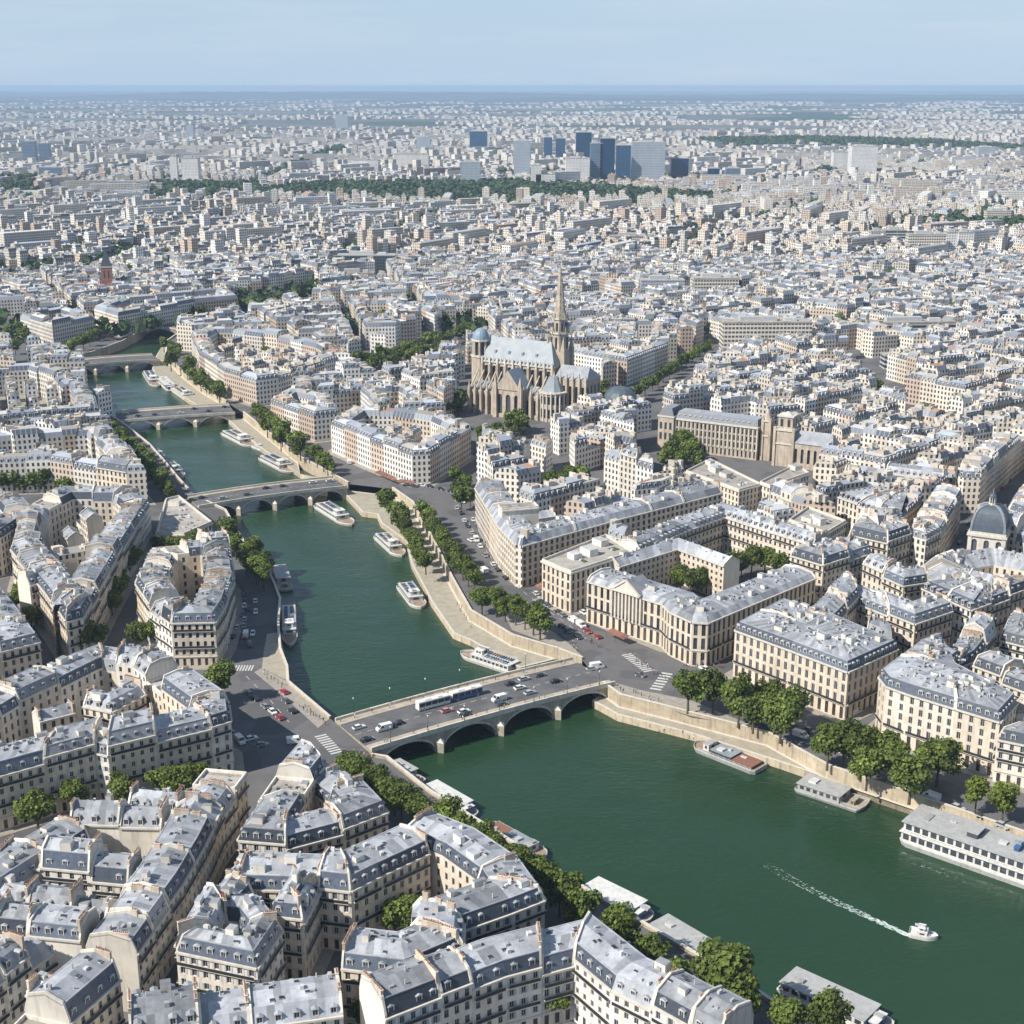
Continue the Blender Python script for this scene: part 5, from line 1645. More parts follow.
for a in (
    (722, 810, 322, 360, 'cream', "cream office slab with gridded windows near the corner terrace", 16, .02),
    (868, 956, 322, 346, 'ribbon', "long blue-grey office slab with ribbon windows on the right", 14, .10),
    (884, 922, 355, 369, 'ribbon', "short blue ribbon-windowed block in front of the long office slab", 12, .05),
    (814, 842, 321, 338, 'ribbon', "grey ribbon-windowed block right of the cream office slab", 14, -.1),
    (338, 395, 255, 274, 'dark', "dark glass office slab on the left half of the town", 18, 0),
    (337, 374, 273, 289, 'cream', "white banded office block in front of the dark glass slab", 18, .05),
    (585, 630, 296, 310, 'ribbon', "low grey office slab behind the spire", 16, 0),
    (641, 684, 280, 305, 'grey', "grey gridded office block right of the spire, left half", 16, .03),
    (693, 738, 278, 303, 'cream', "brownish gridded office block right of the spire, right half", 16, .03),
    (861, 887, 274, 290, 'cream', "brown office block with balcony bands on the right", 14, -.1),
    (888, 916, 274, 288, 'bluegrey', "blue glazed block joined to the brown office block", 14, .1),
    (870, 884, 231, 253, 'cream', "cream end of the long housing row at right", 14, 0),
    (884, 905, 230, 253, 'ribbon', "grey banded housing slab in the long row at right", 14, 0),
    (907, 944, 234, 263, 'cream', "beige balconied housing slab in the long row at right", 14, 0),
    (945, 955, 232, 261, 'white', "white tower, left one at the end of the housing row", 14, 0),
    (957, 972, 232, 259, 'white', "white tower, right one at the end of the housing row", 14, 0),
    (818, 842, 234, 252, 'white', "pale ribbed housing block left of the long row", 14, 0),
    (911, 940, 209, 221, 'cream', "beige slab in front of the far tree belt at right", 14, 0),
    (986, 1010, 211, 226, 'cream', "cream ribbed block at the right end of the far tree belt", 14, 0),
    (126, 162, 183, 196, 'cream', "pinkish housing slab left of the wooded park", 14, 0),
    (40, 68, 167, 182, 'bluegrey', "broad grey office block at the far left", 16, 0),
    (502, 538, 249, 266, 'cream', "cream ministry block among trees above the spire", 16, 0),
    (610, 652, 236, 252, 'cream', "sandy school block with long front above the spire", 16, 0),
    (696, 714, 262, 272, 'white', "white warehouse gable in mid town", 16, 0),
):
    tower(*a[:6], name="office_slab", cat="building", dep=a[6], ang=a[7], grp="slab blocks in the town")
    q = gs([(a[0] - 3, a[3] + 2), (a[1] + 3, a[3] + 2), (a[1] + 3, a[3] - 6), (a[0] - 3, a[3] - 6)])
    mark(q)

# ------------------------------------------------------------------ the rest of the town: blocks cut out of a street plan
def split_block(poly, amax, out, depth=0, w=9.0):
    A = abs(area(poly))
    if A < amax * R.uniform(.8, 1.3) or depth > 12:
        out.append(poly)
        return
    n = len(poly)
    i = max(range(n), key=lambda k: d2(poly[k], poly[(k + 1) % n]))
    a, b = poly[i], poly[(i + 1) % n]
    L = d2(a, b)
    d = ((b[0] - a[0]) / L, (b[1] - a[1]) / L)
    t = R.uniform(.4, .6)
    m = lerp(a, b, t)
    ang = math.radians(90 + R.uniform(-9, 9))
    dv = (d[0] * math.cos(ang) - d[1] * math.sin(ang), d[0] * math.sin(ang) + d[1] * math.cos(ang))
    nn = (-dv[1], dv[0])
    for s in (1, -1):
        res = []
        for k in range(n):
            p, q = poly[k], poly[(k + 1) % n]
            fp = ((p[0] - m[0]) * nn[0] + (p[1] - m[1]) * nn[1]) * s
            fq = ((q[0] - m[0]) * nn[0] + (q[1] - m[1]) * nn[1]) * s
            if fp >= 0:
                res.append(p)
            if fp * fq < 0:
                res.append(lerp(p, q, fp / (fp - fq)))
        if len(res) >= 3:
            split_block(res, amax, out, depth + 1, w)

def rot_rect(cx, cy, w, h, ang):
    c, s = math.cos(ang), math.sin(ang)
    return [(cx + x * c - y * s, cy + x * s + y * c) for x, y in ((-w / 2, -h / 2), (w / 2, -h / 2), (w / 2, h / 2), (-w / 2, h / 2))]
def in_view(p, m=40):
    return p[1] > 60 and abs(p[0]) < p[1] * 0.372 + m
GEN = []
def gen_region(region, ang_fn, amax, ymin, ymax):
    blocks = []
    for r in region:
        split_block(r, amax, blocks)
    for b in blocks:
        if area(b) < 0:
            b = b[::-1]
        c = (sum(p[0] for p in b) / len(b), sum(p[1] for p in b) / len(b))
        if not in_view(c, 150) or not (ymin < c[1] < ymax):
            continue
        bb = offset_line(b, R.choice((4.5, 5, 6, 8)), True)
        if area(bb) < 250:
            continue
        ze = R.uniform(14.5, 18.5)
        n = len(bb)
        inner = offset_line(bb, 10.5, True)
        if area(inner) < 0 or area(inner) > area(bb):
            inner = [c] * n
        for i in range(n):
            j = (i + 1) % n
            L = d2(bb[i], bb[j])
            k = max(1, int(L / 11.5 + .5))
            for t in range(k):
                q = (lerp(bb[i], bb[j], t / k), lerp(bb[i], bb[j], (t + 1) / k), lerp(inner[i], inner[j], (t + 1) / k), lerp(inner[i], inner[j], t / k))
                GEN.append(dict(q=q, g0=t > 0, g1=t < k - 1, ze=ze + (0 if t in (0, k - 1) else R.choice((R.uniform(-2.5, 2.5), R.uniform(-1, 1), R.uniform(-4, 5))))))
        # back buildings in the court
        if area(inner) > 150:
            x0 = min(p[0] for p in inner); x1 = max(p[0] for p in inner); y0 = min(p[1] for p in inner); y1 = max(p[1] for p in inner)
            L = d2(bb[0], bb[1]); d = ((bb[1][0] - bb[0][0]) / L, (bb[1][1] - bb[0][1]) / L)
            for _ in range(int(area(inner) / 110)):
                o = (R.uniform(x0, x1), R.uniform(y0, y1))
                w, hh = R.uniform(7, 15), R.uniform(6, 9)
                P = [(o[0] + d[0] * x - d[1] * y, o[1] + d[1] * x + d[0] * y) for x, y in ((-w / 2, -hh / 2), (w / 2, -hh / 2), (w / 2, hh / 2), (-w / 2, hh / 2))]
                if all(inside(p, inner) for p in P):
                    GEN.append(dict(q=tuple(P), g0=True, g1=True, ze=R.uniform(7, 17), court=True))
a_r = math.radians(33)
gen_region([rot_rect(150, 900, 1500, 1700, a_r)], None, 4600, 400, 1650)
GEN = [h for h in GEN if not quad_busy(h['q']) and R.random() > .012]
for h in GEN:
    q = h['q']
    h['c'] = ((q[0][0] + q[1][0] + q[2][0] + q[3][0]) / 4, (q[0][1] + q[1][1] + q[2][1] + q[3][1]) / 4)

# ---- which houses become objects: the 300 that show largest
LIMIT, LIMIT_COURT = 298, 160
HOUSES = [h for h in HOUSES if in_view(h['c'], 30)]
def vis_size(h):
    return math.hypot(h['c'][0], h['c'][1], CAM_H)
# towers of text used in labels
LANDMARK = [("the spired church", g(540, 395)), ("the twin-towered church", g(785, 450)), ("the domed pavilion", g(988, 545)), ("the pediment palace", g(650, 585)), ("the second bridge", g(265, 490)), ("the rounded quay block", g(400, 430)), ("the ministry", g(600, 500))]
def look(h):
    k = h['kind']
    return {'mansard': "blue-slate mansard" if not h.get('zincfront') else "zinc mansard", 'zincmansard': "grey zinc roof", 'pitched': "low pitched zinc roof", 'flat': "flat roof"}[k]
for h in GEN:
    h['kind'] = R.choice(('mansard', 'mansard', 'zincmansard', 'zincmansard', 'flat' if R.random() < .5 else 'mansard')) if not h.get('court') else R.choice(('pitched', 'zincmansard', 'flat'))
    h['w'] = R.randrange(len(WALLS))
    h['gf'] = 3.9 if h['ze'] > 9 else 3.2
    h['nf'] = max(1, int((h['ze'] - h['gf']) / 3.15 + .5))
    D = max(3.0, (d2(h['q'][0], h['q'][3]) + d2(h['q'][1], h['q'][2])) / 2)
    h['prof'] = roof_profile(10.5 if not h.get('court') else D, h['ze'], h['kind'], 3.0)
    h['first'] = True
    h['chim'] = R.choice((0, 1, 2, 2)) if not h.get('court') else R.choice((0, 0, 1))
main = sorted([h for h in HOUSES if not h.get('court')], key=vis_size)
court = sorted([h for h in HOUSES if h.get('court')], key=vis_size)
gen_s = sorted(GEN, key=vis_size)
as_obj, rest = [], []
pool = sorted(main + court + gen_s, key=lambda h: (vis_size(h) > 590 or 'row' not in h, vis_size(h) / math.sqrt(max(6.0, d2(h['q'][0], h['q'][1])) * h['ze'])))
# hand-laid rows first, nearest generated ones after
n_obj = n_court = 0
for h in pool:
    if h.get('court') and 'row' in h:
        if n_court < LIMIT_COURT and vis_size(h) < 800:
            as_obj.append(h); n_court += 1
        else:
            rest.append(h)
    elif n_obj < LIMIT and not h.get('court') and in_view(h['c'], 25):
        as_obj.append(h); n_obj += 1
    else:
        rest.append(h)
# labels
cnt = {}
seen_rows = {}
for h in HOUSES:
    seen_rows.setdefault(h['row'], []).append(h)
for h in as_obj:
    if 'row' in h:
        i = seen_rows[h['row']].index(h)
        rn = h['row']
        nm = WNAME[h['w']] + {'mansard': ' mansard', 'zincmansard': ' zinc-roofed', 'flat': ' flat-roofed', 'pitched': ' low-roofed'}[h['kind']]
        if h.get('blank'):
            nm = nm.replace(WNAME[h['w']], 'windowless ' + WNAME[h['w']])
        tot = len(seen_rows[rn])
        if h.get('court'):
            r2 = rn.replace(" courtyard", "")
            h['label'] = f"{nm} back building, {nth(i)} from the front inside the {r2}"
            h['cat'] = "back building"; h['name'] = "courtyard_building"; h['group'] = "back buildings in courtyards"
        elif tot == 1:
            h['label'] = f"{nm} {rn}"
        else:
            h['label'] = f"{nm} house, {nth(i)} counter-clockwise from the front corner of the {rn}"
        h.setdefault('group', "houses of the " + rn)
    else:
        k = min(range(len(LANDMARK)), key=lambda t: d2(LANDMARK[t][1], h['c']))
        nm, lp = LANDMARK[k]
        dx, dy = h['c'][0] - lp[0], h['c'][1] - lp[1]
        side = ("behind" if dy > 0 else "in front of") if abs(dy) > abs(dx) else ("right of" if dx > 0 else "left of")
        key = (nm, side)
        cnt[key] = cnt.get(key, 0) + 1
        h['label'] = f"{WNAME[h['w']]} house with {look(h)}, {nth(cnt[key] - 1)} nearest the viewer {side} {nm}"
        h['group'] = f"houses {side} {nm}"
for h in as_obj:
    w = h['label'].split()
    if len(w) > 16:
        h['label'] = h['label'].replace("counter-clockwise from the front corner of the", "round the").replace("with ", "with ")
        w = h['label'].split()
    if len(w) > 16:
        h['label'] = " ".join(x for x in w if x not in ("the", "with", "a"))
    vs = vis_size(h)
    h['lod'] = 0 if vs < 640 else 1
    if vs > 520:
        h['near'] = False
    build_house(h)
print("HOUSES", len(HOUSES), "GEN", len(GEN), "objects", len(as_obj), "rest", len(rest), "windows", N_WIN[0])

# ---- everything further off: one mass of rooftops
CV, CF, CM, CC = [], [], [], []
nv = 0
def emit(v, faces, mats, cols):
    global nv
    CV.append(v); 
    for f in faces:
        CF.append(tuple(i + nv for i in f))
    CM.extend(mats); CC.extend(cols)
    nv += len(v)
CWALLS = [(0.71, 0.66, 0.585), (0.69, 0.62, 0.53), (0.77, 0.735, 0.675), (0.66, 0.59, 0.50), (0.80, 0.78, 0.74), (0.61, 0.57, 0.52), (0.75, 0.73, 0.70), (0.58, 0.48, 0.39), (0.52, 0.41, 0.33)]
ROOFC = [(0.42, 0.45, 0.50), (0.36, 0.39, 0.44), (0.50, 0.51, 0.52), (0.44, 0.41, 0.37), (0.30, 0.33, 0.38), (0.55, 0.53, 0.50), (0.40, 0.26, 0.19)]
SLATE = [(0.09, 0.11, 0.15), (0.13, 0.15, 0.19), (0.20, 0.22, 0.26), (0.30, 0.33, 0.37)]
def city_house(q, ze, kind, detail):
    p0, p1, q1, q0 = q
    wc = R.choice(CWALLS)
    rc = R.choice(ROOFC[:6]) if R.random() > .05 else ROOFC[6]
    rk = R.uniform(.75, 1.25); rc = tuple(c * rk for c in rc)
    loop = [p0, p1, q1, q0]
    c = (sum(p[0] for p in loop) / 4, sum(p[1] for p in loop) / 4)
    V = [(*p, 0) for p in loop] + [(*p, ze) for p in loop]
    F = [(0, 1, 5, 4), (1, 2, 6, 5), (2, 3, 7, 6), (3, 0, 4, 7)]
    Mx = [0] * 4
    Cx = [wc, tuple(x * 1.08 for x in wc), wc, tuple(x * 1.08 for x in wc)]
    if kind == 'flat':
        F.append((4, 5, 6, 7)); Mx.append(1); Cx.append(rc)
    else:
        s = .12
        A = lerp(p0, q0, s); B = lerp(p1, q1, s); Cc = lerp(q1, p1, s); Dd = lerp(q0, p0, s)
        hm = 2.9
        V += [(*A, ze + hm), (*B, ze + hm), (*Cc, ze + hm), (*Dd, ze + hm), (*lerp(p0, q0, .5), ze + hm + 1), (*lerp(p1, q1, .5), ze + hm + 1)]
        sc = R.choice(SLATE)
        F += [(4, 5, 9, 8), (6, 7, 11, 10), (8, 9, 13, 12), (10, 11, 12, 13), (5, 6, 10, 13, 9), (7, 4, 8, 12, 11)]
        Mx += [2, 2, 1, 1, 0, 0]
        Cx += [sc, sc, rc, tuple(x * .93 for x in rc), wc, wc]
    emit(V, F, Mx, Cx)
    zt = ze + (0 if kind == 'flat' else 3.2)
    Lf = d2(p0, p1)
    if detail and kind != 'flat' and Lf > 3:
        dd = ((p1[0] - p0[0]) / Lf, (p1[1] - p0[1]) / Lf); nn = (-dd[1], dd[0])
        kk = max(1, int(Lf / 3.0))
        for i in range(kk):
            o = lerp(p0, p1, (i + .5) / kk)
            P = [(o[0] + dd[0] * a + nn[0] * b, o[1] + dd[1] * a + nn[1] * b) for a, b in ((-.7, .25), (.7, .25), (.7, 1.7), (-.7, 1.7))]
            V = [(*p, ze + .4) for p in P] + [(*p, ze + 2.3) for p in P]
            G = [(o[0] + dd[0] * a + nn[0] * .2, o[1] + dd[1] * a + nn[1] * .2, z) for a, z in ((-.42, ze + .6), (.42, ze + .6), (.42, ze + 1.95), (-.42, ze + 1.95))]
            dk = (.62, .60, .55)
            emit(V + G, [(0, 1, 5, 4), (1, 2, 6, 5), (3, 0, 4, 7), (4, 5, 6, 7), (8, 9, 10, 11)], [1] * 5, [dk, dk, dk, rc, (.05, .055, .065)])
    nb = R.choice((2, 3, 4, 5)) if detail else R.choice((1, 2, 2))
    for _ in range(nb):
        L = max(d2(p0, p1), 1); dd = ((p1[0] - p0[0]) / L, (p1[1] - p0[1]) / L)
        s = R.choice((0.06, 0.94, R.uniform(.2, .8)))
        o = lerp(lerp(p0, p1, s), lerp(q0, q1, s), R.uniform(.25, .75))
        lx, ly, hh = (.8, R.uniform(2, 5), R.uniform(1.2, 2.4)) if R.random() < .65 else (R.uniform(1.5, 4), R.uniform(1.5, 3.5), R.uniform(.8, 2.6))
        nn = (-dd[1], dd[0])
        P = [(o[0] + dd[0] * a * lx / 2 + nn[0] * b * ly / 2, o[1] + dd[1] * a * lx / 2 + nn[1] * b * ly / 2) for a, b in ((-1, -1), (1, -1), (1, 1), (-1, 1))]
        V = [(*p, zt - 1.2) for p in P] + [(*p, zt + hh) for p in P]
        rk = R.uniform(.7, 1.15); cc = tuple(x * rk for x in (0.58, 0.52, 0.44))
        emit(V, [(0, 1, 5, 4), (1, 2, 6, 5), (2, 3, 7, 6), (3, 0, 4, 7), (4, 5, 6, 7)], [1] * 5, [cc] * 5)
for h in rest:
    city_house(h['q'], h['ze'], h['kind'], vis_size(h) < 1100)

# jittered plots beyond 1600 m, up to the suburbs
PARKS = []
def park_px(pts):
    PARKS.append(gs(pts))
park_px([(225, 195), (330, 186), (520, 184), (610, 190), (716, 199), (716, 207), (600, 205), (420, 207), (300, 201), (225, 200)])
park_px([(150, 186), (262, 186), (262, 194), (150, 206)])
park_px([(700, 141), (800, 139), (920, 142), (1040, 150), (1040, 155), (880, 150), (720, 149)])
park_px([(280, 172), (344, 148), (346, 154), (290, 176)])
park_px([(898, 222), (1040, 224), (1040, 238), (970, 236), (898, 228)])
park_px([(0, 182), (38, 180), (38, 197), (0, 200)])
LOWZ = [gs([(500, 190), (735, 188), (760, 180), (700, 174), (500, 172)]), gs([(160, 192), (212, 192), (212, 180), (160, 180)]), gs([(825, 182), (885, 182), (885, 172), (825, 172)])]
TOWN_HOLES = []
def holes(poly):
    TOWN_HOLES.append(poly)
def in_any(p, polys):
    for q in polys:
        if inside(p, q):
            return True
    return False
PK_BB = [(min(p[0] for p in q), max(p[0] for p in q), min(p[1] for p in q), max(p[1] for p in q), q) for q in PARKS]
def in_park(x, y):
    for x0, x1, y0, y1, q in PK_BB:
        if x0 < x < x1 and y0 < y < y1 and inside((x, y), q):
            return True
    return False
def district(x, y):
    s = 420.0
    i, j = math.floor(x / s), math.floor(y / s)
    best = None
    for a in (-1, 0, 1):
        for b in (-1, 0, 1):
            rr = random.Random((i + a) * 7919 + (j + b) * 104729)
            px_, py_ = (i + a + rr.random()) * s, (j + b + rr.random()) * s
            dd = (px_ - x) ** 2 + (py_ - y) ** 2
            if best is None or dd < best[0]:
                best = (dd, rr.uniform(0, math.pi / 2), rr.random(), (px_, py_))
    return best
BOUL = [gs(q) for q in ([(0, 236), (330, 204)], [(330, 262), (480, 202)], [(520, 302), (720, 238)], [(690, 336), (1024, 262)], [(640, 250), (900, 186)], [(90, 272), (255, 208)], [(850, 244), (1024, 206)], [(400, 252), (640, 206)], [(180, 215), (345, 148)], [(560, 232), (1024, 214)], [(0, 262), (220, 232)], [(700, 205), (840, 168)], [(880, 208), (1024, 172)], [(20, 205), (160, 160)])]
BTREES = []
for a_, b_ in BOUL:
    L_ = d2(a_, b_)
    for i_ in range(int(L_ / 11)):
        if R.random() < .8:
            p_ = lerp(a_, b_, (i_ + R.random()) / (L_ / 11))
            BTREES.append((p_[0] + R.choice((-8, 8)) + R.uniform(-2, 2), p_[1] + R.uniform(-3, 3)))
def on_boul(p):
    for a_, b_ in BOUL:
        vx, vy = b_[0] - a_[0], b_[1] - a_[1]
        L2 = vx * vx + vy * vy
        t = ((p[0] - a_[0]) * vx + (p[1] - a_[1]) * vy) / L2
        if 0 < t < 1 and abs((p[0] - a_[0]) * vy - (p[1] - a_[1]) * vx) / math.sqrt(L2) < 17:
            return True
    return False
y = 1620.0
tot = 0
while y < 21500:
    step = 12.5 + max(0, y - 2300) * 0.0045
    xm = y * 0.372 + 60
    x = -xm
    row_off = R.uniform(0, step)
    while x < xm:
        cxx, cyy = x + R.uniform(-.25, .25) * step, y + R.uniform(-.25, .25) * step
        x += step * 1.05
        dist_ = district(cxx, cyy) if y < 6000 else (0, R.random() * 1.5, R.random(), (0, 0))
        ca, sa = math.cos(dist_[1]), math.sin(dist_[1])
        lx = (cxx - dist_[3][0]) * ca + (cyy - dist_[3][1]) * sa
        ly = -(cxx - dist_[3][0]) * sa + (cyy - dist_[3][1]) * ca
        if y < 6000 and (lx % 82 < 10 or ly % 64 < 10):
            continue
        dens = .93 if y < 5200 else max(.30, .9 - (y - 5200) / 11000)
        # far suburbs come in clusters
        if y > 6500 and (math.sin(cxx * .0011 + cyy * .0023) + math.sin(cxx * .0029 - cyy * .0009 + 2) + math.sin(cyy * .0041)) < -.15 + min(.75, (y - 6500) / 7500):
            continue
        if R.random() > dens or in_park(cxx, cyy) or on_boul((cxx, cyy)):
            continue
        w, dpt = step * R.uniform(.62, 1.0), step * R.uniform(.55, .9)
        hz = R.uniform(9, 19) if R.random() > .04 else R.uniform(22, 34)
        if y > 2150 and any(inside((cxx, cyy), q) for q in LOWZ): hz = R.uniform(4, 9)
        if y > 6000: hz *= R.uniform(.5, 1.0)
        r_ = R.random()
        if r_ < .025 and y < 7000:
            w, dpt, hz = R.uniform(45, 95), R.uniform(11, 15), R.uniform(16, 30)
        elif r_ < .04:
            w, dpt, hz = R.uniform(30, 60), R.uniform(20, 40), R.uniform(7, 14)
        P = [(cxx + ca * a * w / 2 - sa * b * dpt / 2, cyy + sa * a * w / 2 + ca * b * dpt / 2) for a, b in ((-1, -1), (1, -1), (1, 1), (-1, 1))]
        if y < 3200:
            city_house(P, hz, 'flat' if R.random() < .45 or hz > 21 else 'm', False)
        else:
            wc = R.choice(CWALLS[:7])
            rk = R.uniform(.75, 1.25); rc = tuple(c * rk for c in R.choice(ROOFC))
            V = [(*p, 0) for p in P] + [(*p, hz) for p in P]
            emit(V, [(0, 1, 5, 4), (1, 2, 6, 5), (2, 3, 7, 6), (3, 0, 4, 7), (4, 5, 6, 7)], [0, 0, 0, 0, 1], [wc, wc, wc, wc, rc])
        tot += 1
    y += step
me = bpy.data.meshes.new("distant_town")
me.from_pydata([p for v in CV for p in v], [], CF)
for k in ('city_wall', 'city_roof', 'city_slate'):
    me.materials.append(mt[k])
me.polygons.foreach_set("material_index", np.array(CM, dtype=np.int32))
at = me.attributes.new("col", 'FLOAT_COLOR', 'FACE')
cc = np.ones((len(CC), 4), dtype=np.float32); cc[:, :3] = np.array(CC, dtype=np.float32)
at.data.foreach_set("color", cc.ravel())
at = me.attributes.new("tint", 'FLOAT', 'FACE')
at.data.foreach_set("value", NR.random(len(CC)).astype(np.float32))
me.update()
struct(link("distant_town", me), 'stuff')
print("far plots", tot, "faces", len(CF))

# ------------------------------------------------------------------ pediment on the palace front
root = next((o for o in bpy.data.objects if o.get("label", "").endswith("corner of the pediment palace") and "first" in o["label"]), None)
if root is not None:
    a, b = g(587, 581, 17), g(662, 604, 17)
    L = d2(a, b); d = ((b[0] - a[0]) / L, (b[1] - a[1]) / L); nn = (d[1], -d[0])
    mb = MB()
    def at(x, y, z):
        return (a[0] + d[0] * x + nn[0] * y, a[1] + d[1] * x + nn[1] * y, z)
    x0, x1 = L * .36, L * .74
    xm = (x0 + x1) / 2
    fr = [at(x0, 1.2, 17.6), at(x1, 1.2, 17.6), at(xm, 1.2, 22.6)]
    bk = [at(x0, -9, 17.6), at(x1, -9, 17.6), at(xm, -9, 22.6)]
    mb.face(fr, 0, .7)
    mb.face([fr[1], bk[1], bk[2], fr[2]], 1, .5); mb.face([fr[0], fr[2], bk[2], bk[0]], 1, .6)
    for p, q in ((fr[0], fr[2]), (fr[2], fr[1]), (fr[0], fr[1])):
        mb.bar(p, q, .8, 0, .8)
    for i in range(9):
        x = x0 + (x1 - x0) * i / 8
        P = [at(x - .4, 1.0, 0), at(x + .4, 1.0, 0), at(x + .4, -.05, 0), at(x - .4, -.05, 0)]
        P = [p[:2] for p in P]
        mb.prism(P if area(P) > 0 else P[::-1], 6.2, 17.3, 0, R.random())
    mb.build("pediment", [mt['trim'], mt['zinc']], root)

# ------------------------------------------------------------------ trees
def crown_mesh(seed, leaves, size, name="crown", lobes=11, mat='leaf'):
    rr = np.random.default_rng(seed)
    # unit: crown about 10 m across, centre at z = 7.5
    L = []
    for i in range(lobes):
        a = rr.uniform(0, 2 * math.pi); r = rr.uniform(1.2, 3.3); z = rr.uniform(-2.6, 2.8)
        k = 1 - .28 * abs(z) / 3
        L.append((r * math.cos(a) * k, r * math.sin(a) * k, 7.5 + z, rr.uniform(1.5, 2.5)))
    L.append((0, 0, 8.6, 2.8)); L.append((0, 0, 6.4, 2.6))
    V = np.zeros((leaves, 4, 3))
    T = np.zeros(leaves)
    lob = rr.integers(0, len(L), leaves)
    for i in range(leaves):
        cx, cy, cz, cr = L[lob[i]]
        v = rr.normal(size=3); v /= np.linalg.norm(v)
        c = np.array([cx, cy, cz]) + v * cr * rr.uniform(.55, 1.08) * np.array([1, 1, .85])
        nrm = v * .7 + rr.normal(size=3) * .55 + np.array([0, 0, .35]); nrm /= np.linalg.norm(nrm)
        t = np.cross(nrm, rr.normal(size=3)); t /= np.linalg.norm(t)
        b = np.cross(nrm, t)
        s = size * rr.uniform(.6, 1.25)
        for k, (x, y) in enumerate(((-1, -.6), (.7, -1), (1, .7), (-.6, 1))):
            V[i, k] = c + t * x * s * .5 + b * y * s * .5 + nrm * (.12 * s * ((k % 2) - .5))
        T[i] = rr.uniform(0, 1) * .6 + (lob[i] % 3) * .2
    me = bpy.data.meshes.new(name)
    me.from_pydata(V.reshape(-1, 3).tolist(), [], np.arange(leaves * 4).reshape(-1, 4).tolist())
    me.materials.append(mt[mat])
    at_ = me.attributes.new("tint", 'FLOAT', 'FACE'); at_.data.foreach_set("value", T.astype(np.float32))
    return me
def trunk_mesh(seed):
    rr = random.Random(seed)
    mb = MB()
    mb.tube((0, 0), .34, .22, 0, 4.2, 8)
    for i in range(6):
        a = i * 1.05 + rr.uniform(-.3, .3)
        p = (.1 * math.cos(a), .1 * math.sin(a), 3.4 + .2 * i)
        q = (2.2 * math.cos(a), 2.2 * math.sin(a), 6.4 + rr.uniform(-.5, 1))
        mb.bar(p, q, .2)
    return mb.mesh("trunk", [mt['bark']])
CROWN = [crown_mesh(i, 2600, .62) for i in range(6)]
CROWN_L = [crown_mesh(20 + i, 2600, .62, mat='leaf_light') for i in range(3)]
CROWN_M = [crown_mesh(40 + i, 700, 1.15) for i in range(5)]
TRUNK = [trunk_mesh(i) for i in range(3)]
N_TREE = [0]
def tree(p, size, label, group, light=False, hs=1.0, z=0.0):
    far = math.hypot(p[0], p[1]) > 620
    N_TREE[0] += 1
    s = size / 10.0
    r = thing("plane_tree" if not light else "lime_tree", label, "tree", (p[0], p[1], z), R.uniform(0, 6.28), group)
    r.scale = (s * R.uniform(.92, 1.08), s * R.uniform(.92, 1.08), s * hs * R.uniform(.9, 1.1))
    link("crown", R.choice(CROWN_M if far else (CROWN_L if light else CROWN)), r)
    link("trunk", R.choice(TRUNK), r)
